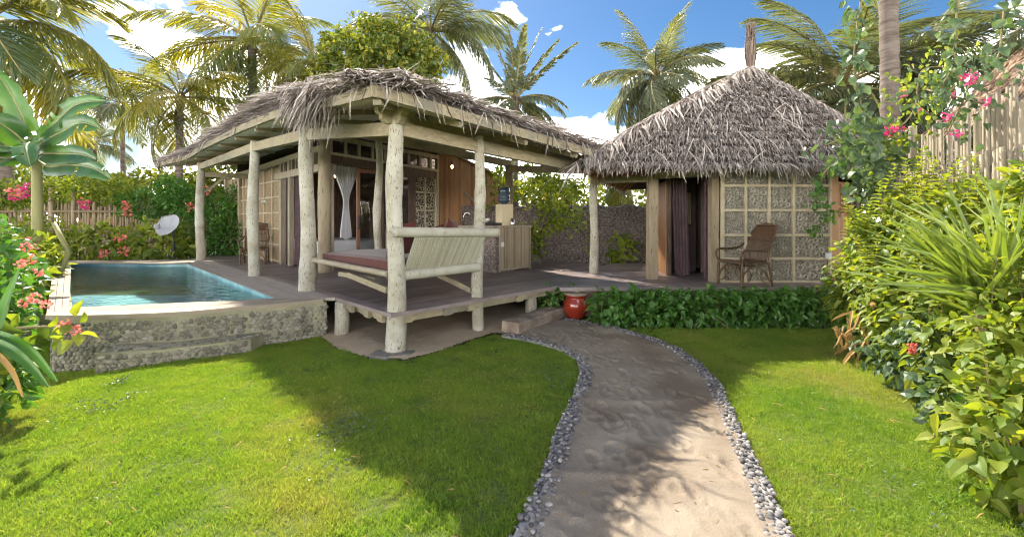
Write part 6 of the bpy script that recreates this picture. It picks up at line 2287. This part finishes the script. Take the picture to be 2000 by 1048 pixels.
vine('leafy creeper column hanging over the right corner of the cottage roof', [P(1690, -60, 6.2), P(1668, 120, 6.1), P(1690, 240, 6.1), P(1700, 330, 6.0), P(1690, 430, 6.0)], 230, .15, 61, spread=.09, parts=120)
vine('creeper spreading across the cottage eave beside the far bright shrub', [P(1610, 285, 6.5), P(1690, 260, 6.4), P(1745, 300, 6.4), P(1690, 345, 6.3), P(1640, 300, 6.5)], 330, .12, 62, spread=.15, parts=100)
vine('thin creeper trailing down the ring lattice wall at its right edge', [P(1665, 300, 6.9), P(1612, 335, 7.1), P(1600, 390, 7.2), P(1622, 420, 7.2), P(1585, 452, 7.3)], 130, .09, 63, mt='leaf_deep', spread=.05, parts=40)
vine('creeper strand hanging from the top beside the ringed palm trunk', [P(1870, -60, 4.6), P(1868, 40, 4.6), P(1862, 125, 4.6), P(1838, 170, 4.7)], 70, .105, 64, spread=.05, parts=40)
vine('creeper strand dangling in the upper right corner over the brown hut', [P(1978, -50, 4.3), P(1960, 30, 4.3), P(1950, 110, 4.3), P(1920, 140, 4.3)], 60, .10, 65, spread=.05, parts=40)
vine('bougainvillea climbing over the tall pale fence with bright pink flower clusters', [P(1852, 258, 4.9), P(1888, 180, 4.9), P(1900, 140, 4.9), P(1850, 180, 4.9), P(1812, 175, 5.2), P(1930, 205, 4.7)], 210, .085, 66, spread=.15, parts=80,
     fl=[tuple(P(*q)) for q in ((1893, 153, 4.8), (1851, 228, 4.8), (1925, 200, 4.6), (1868, 262, 4.7))])
vine('bougainvillea with pink clusters between the cottage roof and the fence post', [P(1700, 300, 6.3), P(1748, 258, 6.3), P(1785, 215, 6.3), P(1800, 140, 6.3), P(1850, 130, 6.3)], 260, .085, 67, mt='leaf_bright', spread=.19, parts=60,
     fl=[tuple(P(*q)) for q in ((1740, 255, 6.1), (1760, 250, 6.15), (1793, 218, 6.1), (1766, 184, 6.1), (1858, 186, 6.1), (1848, 172, 6.1))])

# ------------------------------------------------------------------ left side plants
lf = [((-4.72, 3.95, 1.15), (.28, .3, .40)), ((-4.38, 3.65, .85), (.24, .25, .26)), ((-4.5, 3.6, .55), (.42, .35, .55)), ((-4.15, 3.45, .38), (.26, .3, .38)), ((-3.42, 3.42, .80), (.13, .12, .10)), ((-3.85, 3.5, .78), (.14, .12, .10)), ((-5.25, 4.4, .9), (.4, .4, .8))]
t4, r4 = shrub('bougainvillea_bush', 'bougainvillea bush with salmon pink flowers at the left edge, in front of the pool', 'shrub', lf, 1150, .13, .36, 'leaf_deep', 71, None, 200, 'leaf_bright_obj', 0, droop=.2)
shoots(t4, r4, top_spots(r4, lf[:3], 14), .12, 'leaf_deep', .15, .35)
part('branch', MB().tube([(-4.5, 3.7, .5), (-4.0, 3.55, .78), (-3.6, 3.45, .82), (-3.38, 3.4, .78)], [.015, .012, .009, .005], 6), MAT['stem'], t4)
part('branch', MB().tube([(-4.6, 3.8, -.15), (-4.5, 3.7, .5), (-4.45, 3.75, 1.2)], [.02, .015, .006], 6), MAT['stem'], t4)
flowers(t4, r4, [tuple(P(*q)) for q in ((60, 508, 3.7), (75, 530, 3.7), (50, 482, 3.8), (48, 590, 3.5), (70, 580, 3.5), (88, 597, 3.45), (128, 632, 3.35), (142, 645, 3.35), (40, 515, 3.8))], .034, 22, 'flower_salmon', size=.028)
bk = [((-8.35, 7.2, .62), (.5, .6, .62)), ((-9.5, 8.6, .7), (.5, .6, .65)), ((-7.3, 6.0, .5), (.45, .6, .5)), ((-11.4, 10.4, .75), (.5, .6, .7))]
t5, r5 = shrub('leafy_shrub', 'broad leaved shrubs growing along the left side of the pool', 'shrub', bk, 2300, .20, .26, 'leaf_bright', 72, None, 60, 'leaf_bright_obj', 24)
flowers(t5, r5, [tuple(P(*q)) for q in ((50, 480, 6.8), (235, 465, 12.3), (30, 375, 9.5))], .10, 26, 'flower_salmon', size=.07)
bk = [((-12.6, 13.3, .85), (1.1, .7, .75)), ((-10.8, 13.4, .95), (1.1, .7, .75)), ((-14.4, 13.2, .95), (1.2, .7, .8))]
t5, r5 = shrub('leafy_shrub', 'row of broad leaved shrubs behind the far rim of the pool', 'shrub', bk, 1700, .28, .22, 'leaf_bright', 73, None, 0, None, 20)
flowers(t5, r5, [tuple(P(*q)) for q in ((205, 495, 12.4), (242, 490, 12.4))], .12, 26, 'flower_salmon', size=.08)
cr = [((-10.4, 14.6, 1.3), (1.0, .5, .95)), ((-9.1, 14.2, 1.1), (.7, .5, 1.0)), ((-10.9, 14.8, 2.3), (.9, .5, .6)), ((-8.9, 14.5, 2.3), (.8, .5, .6)), ((-12.6, 15.1, 2.2), (1.1, .45, .55)), ((-11.6, 14.9, 2.7), (.6, .4, .5))]
t6, r6 = shrub('flowering_creeper', 'dense dark creeper covering the fence behind the satellite dish', 'creeper', cr, 6500, .13, .36, 'leaf_deep', 74, None, 0, None, 24)
flowers(t6, r6, [tuple(P(*q)) for q in ((372, 403, 13.8), (245, 402, 14.2), (250, 415, 14.2), (165, 395, 14.3), (402, 372, 13.9))], .13, 20, 'flower_salmon', size=.09)
cr = [((-15.3, 15.2, 2.7), (1.3, .45, .5)), ((-13.6, 15.3, 2.6), (1.0, .4, .5)), ((-17.2, 14.8, 2.5), (1.2, .4, .5))]
t7, r7 = shrub('flowering_creeper', 'light green creeper with pink flowers along the top of the long fence', 'creeper', cr, 2200, .15, .36, 'leaf_bright', 75, None, 0, None, 12)
flowers(t7, r7, [tuple(P(*q)) for q in ((45, 375, 13.6), (55, 368, 13.6), (28, 382, 13.6), (165, 398, 14.3))], .16, 30, 'flower_pink', size=.09)
# banana plant
bc = P(72, 300, 9.0)
bn = thing('banana_plant', 'banana plant with broad arching leaves at the left, in front of the long fence', 'banana plant', (bc.x, bc.y, 0))
gb = Vector((bc.x, bc.y, 0))
part('stem', MB().tube([gb - Vector((0, 0, .2)), gb + Vector((.02, 0, 1.2)), bc + Vector((0, 0, -.3)), bc + Vector((0, 0, .1))], [.11, .095, .08, .05], 10), MAT['banana_stem'], bn, True)
part('stem', MB().tube([gb + Vector((.25, -.1, -.2)), gb + Vector((.75, -.1, 1.0)), gb + Vector((.45, -.1, 1.6))], [.05, .05, .04], 8), MAT['banana_stem'], bn, True)
def banana_leaf(targets, width, seed, droopz=.15, face=(0, -1, .25)):
    """arched leaf along view-space points, each (x, y, depth)"""
    r = np.random.default_rng(seed)
    cv = curve3([P(*q) for q in targets], 30)
    m = len(cv)
    V, F = [], []
    up = Vector(face).normalized()
    NL = 4
    for i, p in enumerate(cv):
        s = i / (m - 1)
        d = (cv[min(m - 1, i + 1)] - cv[max(0, i - 1)]).normalized()
        b = d.cross(up).normalized()
        nn = b.cross(d)
        w = 0.02 if s < .18 else width * (math.sin(math.pi * min(1, ((s - .18) / .82)) ** .75) ** .6 * .98 + .02)
        tear = 1 - .18 * (r.random() < .15)
        for k in range(-NL, NL + 1):
            f = k / NL
            V.append(tuple(p + b * w * f * tear + nn * (w * .45 * abs(f) - w * .25 * f * f + .007 * (-1) ** i * abs(f)) + Vector((0, 0, -droopz * w * f * f + r.normal(0, .006)))))
    K = 2 * NL + 1
    for i in range(m - 1):
        torn = r.random() < .10
        ts_ = r.random() < .5
        for k in range(K - 1):
            if torn and i > 6 and ((k < NL - 1) if ts_ else (k > NL)):
                continue
            F.append((i * K + k, i * K + k + 1, (i + 1) * K + k + 1, (i + 1) * K + k))
    lf_ = part('leaf', mesh_from('leaf', V, F, None, True), MAT['leaf_banana'], bn)
    part('midrib', MB().tube(cv, [.03 * (1 - .8 * i / m) for i in range(m)], 5), MAT['banana_stem'], lf_)
D9 = 9.0
banana_leaf([(70, 300, 9), (78, 275, 9), (105, 245, 8.8), (150, 205, 8.7), (212, 196, 8.6)], .26, 1)
banana_leaf([(72, 300, 9), (82, 280, 8.9), (120, 258, 8.6), (160, 240, 8.4), (195, 250, 8.3)], .26, 2)
banana_leaf([(70, 305, 9), (85, 300, 8.8), (120, 300, 8.4), (160, 302, 8.2), (190, 312, 8.0)], .20, 3)
banana_leaf([(72, 310, 9), (95, 325, 8.8), (135, 322, 8.3), (180, 328, 8.0), (218, 350, 7.9)], .21, 4)
banana_leaf([(68, 300, 9), (60, 270, 9), (40, 220, 8.9), (10, 165, 8.8), (-20, 130, 8.8)], .22, 5, face=(.5, -1, .3))
banana_leaf([(66, 300, 9), (45, 275, 8.9), (15, 250, 8.7), (-15, 235, 8.5), (-50, 235, 8.4)], .28, 6, face=(.2, -1, .5))
banana_leaf([(66, 308, 9), (45, 300, 8.8), (20, 290, 8.5), (-10, 285, 8.3), (-50, 300, 8.2)], .24, 7, face=(0, -1, .6))
banana_leaf([(66, 312, 9), (50, 318, 8.9), (25, 312, 8.6), (0, 318, 8.4), (-30, 345, 8.3)], .2, 8, face=(0, -1, .6))
banana_leaf([(70, 302, 9), (62, 280, 8.7), (52, 285, 8.3), (55, 305, 8.1), (60, 325, 8.0)], .2, 9, face=(0, -.6, .8))
# foreground leaves at the left edge
fg = thing('strap_leaf_plant', 'glossy dark strap leaved plant at the left edge of the lawn, closest to the viewer', 'plant', (-2.3, 1.6, 0))
def fg_leaf(pts, w, mt, seed):
    cv = curve3([P(*q) for q in pts], 20)
    m = len(cv); V, F = [], []
    for i, p in enumerate(cv):
        s = i / (m - 1)
        d = (cv[min(m - 1, i + 1)] - cv[max(0, i - 1)]).normalized()
        b = d.cross(Vector((.2, -1, .5))).normalized(); nn = b.cross(d)
        ww = w * (math.sin(math.pi * min(.999, s * .93 + .06)) ** .7) + .002
        for f in (-1, -.5, 0, .5, 1):
            V.append(tuple(p + b * ww * f + nn * ww * .35 * abs(f)))
    for i in range(m - 1):
        for k in range(4):
            F.append((i * 5 + k, i * 5 + k + 1, (i + 1) * 5 + k + 1, (i + 1) * 5 + k))
    part('leaf', mesh_from('leaf', V, F, None, True), MAT[mt], fg)
fg_leaf([(-60, 645, 1.75), (0, 655, 1.72), (60, 685, 1.7), (112, 745, 1.68)], .016, 'leaf_deep', 1)
fg_leaf([(-60, 660, 1.7), (0, 672, 1.66), (50, 705, 1.63), (95, 755, 1.6)], .015, 'leaf_deep', 2)
fg_leaf([(-60, 690, 1.6), (-10, 690, 1.57), (25, 725, 1.55), (45, 775, 1.55)], .007, 'dry_leaf', 3)
fg_leaf([(-60, 625, 1.8), (-20, 610, 1.8), (15, 640, 1.8), (50, 650, 1.8)], .014, 'leaf_bright', 4)
fg_leaf([(-60, 700, 1.7), (-35, 600, 1.75), (-20, 560, 1.78), (-5, 535, 1.8)], .02, 'leaf_deep', 5)
fg_leaf([(-50, 720, 1.7), (-5, 640, 1.75), (12, 590, 1.78), (38, 525, 1.8)], .018, 'leaf_deep', 6)
fg_leaf([(-60, 640, 1.75), (-140, 600, 1.8), (-240, 640, 1.85), (-300, 740, 1.9)], .016, 'leaf_deep', 7)
fg_leaf([(-60, 620, 1.75), (-110, 500, 1.85), (-190, 450, 1.95), (-280, 480, 2.05)], .016, 'leaf_deep', 8)
fg_leaf([(-60, 650, 1.75), (-30, 620, 2.0), (-20, 640, 2.2), (-10, 700, 2.35)], .016, 'leaf_deep', 9)
fg_leaf([(-60, 620, 1.75), (-90, 520, 1.7), (-110, 470, 1.6), (-160, 470, 1.5)], .016, 'leaf_deep', 10)
part('stem', MB().tube([(-2.35, 1.65, -.05), P(-60, 650, 1.75), P(-60, 560, 1.75)], [.02, .018, .01], 6), MAT['stem'], fg)

# ------------------------------------------------------------------ trees and greenery behind
def tree(label, ells, n, L, W, mt, seed, trunk_base, r=.16, group=None, kind='small'):
    rng = np.random.default_rng(seed)
    t = thing('broadleaf_tree', label, 'tree', (trunk_base[0], trunk_base[1], 0), group)
    c = Vector(np.mean([e[0] for e in ells], axis=0))
    tb = Vector((*trunk_base, -.1))
    mb = MB().tube([tb, tb.lerp(c, .45) + Vector((.1, 0, 0)), tb.lerp(c, .8), c], [r, r * .8, r * .55, r * .3], 9)
    for e in ells:
        mb.tube([tb.lerp(c, .55), Vector(e[0]).lerp(c, .3) - Vector((0, 0, .2)), Vector(e[0])], [r * .5, r * .3, r * .12], 6)
    part('trunk', mb, MAT['palm_trunk'], t, True)
    Pp, d = clump(rng, ells, n, .35)
    f_ = np.sin(Pp[:, 0] * 4.3 + 1) * np.sin(Pp[:, 1] * 3.7) + np.sin(Pp[:, 2] * 5.1 + 2) * np.sin(Pp[:, 0] * 2.9 + .5)
    keep = f_ > rng.uniform(-.8, .55, n)
    Pp, d = Pp[keep], d[keep]
    n = len(Pp)
    T = d * .6 + rng.normal(0, .7, (n, 3)); N = d + rng.normal(0, .5, (n, 3)) + np.array([0, 0, .6])
    Ls = L * rng.uniform(.6, 1.25, n)
    part('crown', leaf_mesh('crown', Pp, T, N, Ls, Ls * W, kind=kind, droop=.1, rnd=rng.random(n)), MAT[mt], t, kind='stuff')
    return t
def E(x, y, D, rx, ry, rd=None):
    p = P(x, y, D)
    return ((p.x, p.y, p.z), (rx / S * D, (rd or rx) / S * D, ry / S * D))
tree('round leafy tree with yellowing leaf tips rising behind the peak of the pavilion roof', [E(720, 75, 17.5, 62, 45), E(790, 85, 17.5, 62, 48), E(680, 110, 17.5, 55, 45), E(750, 120, 17, 70, 50), E(830, 130, 17.5, 45, 45), E(655, 150, 17.5, 50, 40), E(800, 160, 17, 60, 40), E(700, 165, 17, 60, 40), E(640, 95, 17.7, 22, 35)], 19000, .20, .36, 'leaf_tree', 81, (-4.9, 17.6))
tree('feathery light green tree leaning over the garden wall behind the counter', [E(1075, 385, 11.2, 50, 34), E(1055, 430, 11, 45, 40), E(1110, 430, 11.3, 40, 45), E(1045, 480, 10.9, 28, 40), E(1130, 475, 11.4, 24, 32), E(1010, 365, 11.6, 40, 30), E(970, 375, 12, 40, 40)], 3600, .12, .32, 'leaf_bright', 82, (.6, 11.3), .05)
tree('small leafy tree just beyond the garden wall, right of the water jug', [E(1040, 345, 15, 50, 30), E(1100, 365, 15, 50, 28), E(990, 345, 15, 40, 35)], 2600, .15, .34, 'leaf_bright', 83, (.9, 15.1), .07)
shrub('broad_leaf_plant', 'yellow green plant with upright paddle leaves by the garden wall, left of the cottage post', 'plant', [((2.95, 11.8, .85), (.28, .2, .45))], 46, .42, .2, 'leaf_bright', 84, None, 0, None, 4, up=0, shell=.2)
g_b = 'greenery beyond the garden'
for i, (ells, n, lab) in enumerate((
    ([E(1150, 385, 24, 90, 34), E(1060, 380, 25, 80, 40), E(1240, 385, 25, 70, 30)], 3000, 'sunlit bushes far beyond the garden wall, right of the counter'),
    ([E(60, 360, 21, 120, 50), E(170, 375, 21, 90, 45)], 3200, 'sunlit bushes beyond the long fence, behind the banana plant'),
    ([E(300, 385, 20, 70, 60), E(390, 395, 20, 70, 60), E(450, 360, 21, 60, 60)], 3600, 'leafy bushes beyond the creeper covered fence, near the small hut'),
    ([E(560, 330, 22, 90, 70), E(680, 330, 23, 90, 80)], 2600, 'bushes hidden behind the pavilion room'),
    ([E(1700, 330, 13, 90, 80), E(1800, 300, 14, 90, 90)], 3000, 'dark bushes behind the fence post and the cottage corner'),
    ([E(1960, 300, 15, 90, 80), E(2080, 300, 15, 100, 90)], 2200, 'bushes beside the brown hut beyond the tall fence'))):
    t, r_ = shrub('background_bush', lab, 'bush', ells, n, .30, .36, 'far_green', 90 + i, g_b, 0, None, 0, kind='small')
# far ring of vegetation closing the horizon
rng = np.random.default_rng(99)
ells = []
for a in np.arange(-180, 180, 5.0):
    R_ = 60 + rng.uniform(-6, 6)
    ells.append(((R_ * math.sin(math.radians(a)), 8 + R_ * math.cos(math.radians(a)), 1.6), (4.2, 3.2, rng.uniform(2.6, 4.4))))
Pp, d = clump(rng, ells, 16000, .5)
n = len(Pp)
link('far_treeline', leaf_mesh('far_treeline', Pp, d + rng.normal(0, .6, (n, 3)), d + rng.normal(0, .4, (n, 3)), rng.uniform(.6, 1.3, n), .32, kind='small', droop=.1, rnd=rng.random(n)), MAT['far_green'], kind='stuff')

# ------------------------------------------------------------------ lawn grass
pool_poly = [(p.x, p.y) for p in fin] + [(p.x, p.y) for p in (BR_out, BL_out)]
led_poly = [(p.x, p.y) for p in led_o] + [(p.x, p.y) for p in reversed(led)]
def near_path(x, y):
    return in_poly(x, y, path_poly)
wide = []
for Cc, sgn in ((LC, 1), (RC, -1)):
    n = len(Cc); out = []
    for i in range(n):
        d = (Cc[min(i + 1, n - 1)] - Cc[max(i - 1, 0)]).normalized()
        s = Vector((-d.y, d.x, 0))
        out.append(Cc[i] + s * .068 * sgn)
    wide.append(out)
wide_poly = [(p.x, p.y) for p in wide[0][::7] + wide[0][-1:]] + [(p.x, p.y) for p in reversed(wide[1][::7] + wide[1][-1:])]
V, F = [], []
st = .042
idx = {}
nz_ = np.random.default_rng(4)
for a in np.arange(-7.4, 5.6, st):
    for b in np.arange(.9, 8.4, st):
        cx, cy = a + st / 2, b + st / 2
        if cy > 7.2 and cx > -3.0:
            continue
        if abs(cx) > 1.32 * cy + 1.2:
            continue
        if in_poly(cx, cy, pool_poly) or in_poly(cx, cy, led_poly) or in_poly(cx, cy, wide_poly) or in_poly(cx, cy, bed_poly):
            continue
        if cx > 5.2 or (cy > 6.7 and cx > .8):
            continue
        q = []
        for da, db in ((0, 0), (st, 0), (st, st), (0, st)):
            key = (round((a + da) / st), round((b + db) / st))
            if key not in idx:
                idx[key] = len(V)
                X, Y = a + da, b + db
                V.append((X, Y, gz(X, Y) - .004))
            q.append(idx[key])
        F.append(tuple(q))
lawn_me = mesh_from('lawn_grass', V, F)
lawn_me.materials.append(MAT['soil'])
lawn = link('lawn_grass', lawn_me, None, kind='stuff')
tufts = bpy.data.collections.new('grass_tufts')
rng = np.random.default_rng(6)
for k in range(6):
    m_ = 11
    Pp = np.stack([rng.normal(0, .016, m_), rng.normal(0, .016, m_), np.zeros(m_)], 1)
    lean = .42 if k < 4 else .9
    T = np.stack([rng.normal(0, lean, m_), rng.normal(0, lean, m_), np.ones(m_)], 1)
    me = leaf_mesh('grass_tuft', Pp, T, rng.normal(0, 1, (m_, 3)), rng.uniform(.022, .05, m_), rng.uniform(.0012, .0024, m_), kind='strip', droop=.15)
    me.materials.append(MAT['grass'])
    o = bpy.data.objects.new('grass_tuft', me)
    tufts.objects.link(o)
ng = bpy.data.node_groups.new('grass_scatter', 'GeometryNodeTree')
ng.interface.new_socket('Geometry', in_out='INPUT', socket_type='NodeSocketGeometry')
ng.interface.new_socket('Geometry', in_out='OUTPUT', socket_type='NodeSocketGeometry')
nd = ng.nodes
gi, go = nd.new('NodeGroupInput'), nd.new('NodeGroupOutput')
dp = nd.new('GeometryNodeDistributePointsOnFaces')
dp.inputs['Density'].default_value = 3100
iop = nd.new('GeometryNodeInstanceOnPoints')
ci = nd.new('GeometryNodeCollectionInfo')
ci.inputs['Collection'].default_value = tufts
ci.inputs['Separate Children'].default_value = True
ci.inputs['Reset Children'].default_value = True
iop.inputs['Pick Instance'].default_value = True
rv = nd.new('FunctionNodeRandomValue'); rv.data_type = 'FLOAT_VECTOR'
rv.inputs[0].default_value = (-.15, -.15, 0); rv.inputs[1].default_value = (.15, .15, 6.283)
rs = nd.new('FunctionNodeRandomValue'); rs.data_type = 'FLOAT'
rs.inputs[2].default_value = .55; rs.inputs[3].default_value = 1.25
jn = nd.new('GeometryNodeJoinGeometry')
lk = ng.links.new
lk(gi.outputs[0], dp.inputs['Mesh'])
lk(dp.outputs['Points'], iop.inputs['Points'])
lk(ci.outputs[0], iop.inputs['Instance'])
lk(rv.outputs[0], iop.inputs['Rotation'])
ps = nd.new('GeometryNodeInputPosition'); nt_ = nd.new('ShaderNodeTexNoise'); mr_ = nd.new('ShaderNodeMapRange'); ml_ = nd.new('ShaderNodeMath')
ml_.operation = 'MULTIPLY'
nt_.inputs['Scale'].default_value = 3.2; nt_.inputs['Detail'].default_value = 4
mr_.inputs['From Min'].default_value = .35; mr_.inputs['From Max'].default_value = .68
mr_.inputs['To Min'].default_value = .55; mr_.inputs['To Max'].default_value = 1.25
lk(ps.outputs[0], nt_.inputs['Vector']); lk(nt_.outputs[0], mr_.inputs['Value'])
lk(rs.outputs[1], ml_.inputs[0]); lk(mr_.outputs[0], ml_.inputs[1])
lk(ml_.outputs[0], iop.inputs['Scale'])
lk(gi.outputs[0], jn.inputs[0])
lk(iop.outputs[0], jn.inputs[0])
lk(jn.outputs[0], go.inputs[0])
md = lawn.modifiers.new('grass_scatter', 'NODES')
md.node_group = ng

# weeds and clippings in the lawn, litter on the path
rng = np.random.default_rng(14)
Pp, T, N, L, W = [], [], [], [], []
for cx, cy, n, sp in ((680, 840, 170, .13), (190, 800, 130, .16), (235, 750, 60, .05), (1080, 740, 130, .2), (640, 925, 20, .05), (1700, 930, 50, .2), (560, 735, 60, .25), (330, 900, 60, .3)):
    g = G(cx, cy)
    for i in range(n):
        x, y = g.x + rng.normal(0, sp), g.y + rng.normal(0, sp * 1.3)
        if in_poly(x, y, wide_poly):
            continue
        Pp.append((x, y, gz(x, y) + rng.uniform(.012, .05))); T.append((rng.normal(), rng.normal(), rng.uniform(.1, .9))); N.append((rng.normal(0, .5), rng.normal(0, .5), 1)); L.append(rng.uniform(.018, .038)); W.append(.010)
link('lawn_weeds', leaf_mesh('lawn_weeds', np.array(Pp), np.array(T), np.array(N), np.array(L), np.array(W), kind='small', droop=.1, rnd=rng.random(len(L))), MAT['leaf_blue'], kind='stuff')
Pp, T, L, W = [], [], [], []
for i in range(330):
    i_, j_ = rng.integers(3, NR - 3), rng.integers(1, NCOL - 1)
    Pp.append((px_[i_, j_], py_[i_, j_], pz_[i_, j_] + .004)); T.append((rng.normal(), rng.normal(), .02)); L.append(rng.uniform(.015, .07)); W.append(rng.uniform(.0012, .004))
for i in range(260):
    x, y = rng.uniform(-3.2, 3.2), rng.uniform(2.1, 5.6)
    if in_poly(x, y, wide_poly) or in_poly(x, y, pool_poly) or in_poly(x, y, bed_poly):
        continue
    Pp.append((x, y, gz(x, y) + rng.uniform(.02, .045))); T.append((rng.normal(), rng.normal(), .1)); L.append(rng.uniform(.03, .11)); W.append(rng.uniform(.0012, .004))
n = len(Pp)
link('dry_litter', leaf_mesh('dry_litter', np.array(Pp), np.array(T), np.tile((0, 0, 1.), (n, 1)) + rng.normal(0, .3, (n, 3)), np.array(L), np.array(W), kind='strip', droop=.05, rnd=rng.random(n)), MAT['dry_leaf'], kind='stuff')
# ------------------------------------------------------------------ tidy up
for o in scene.objects:
    if '_o' in o.keys():
        del o['_o']
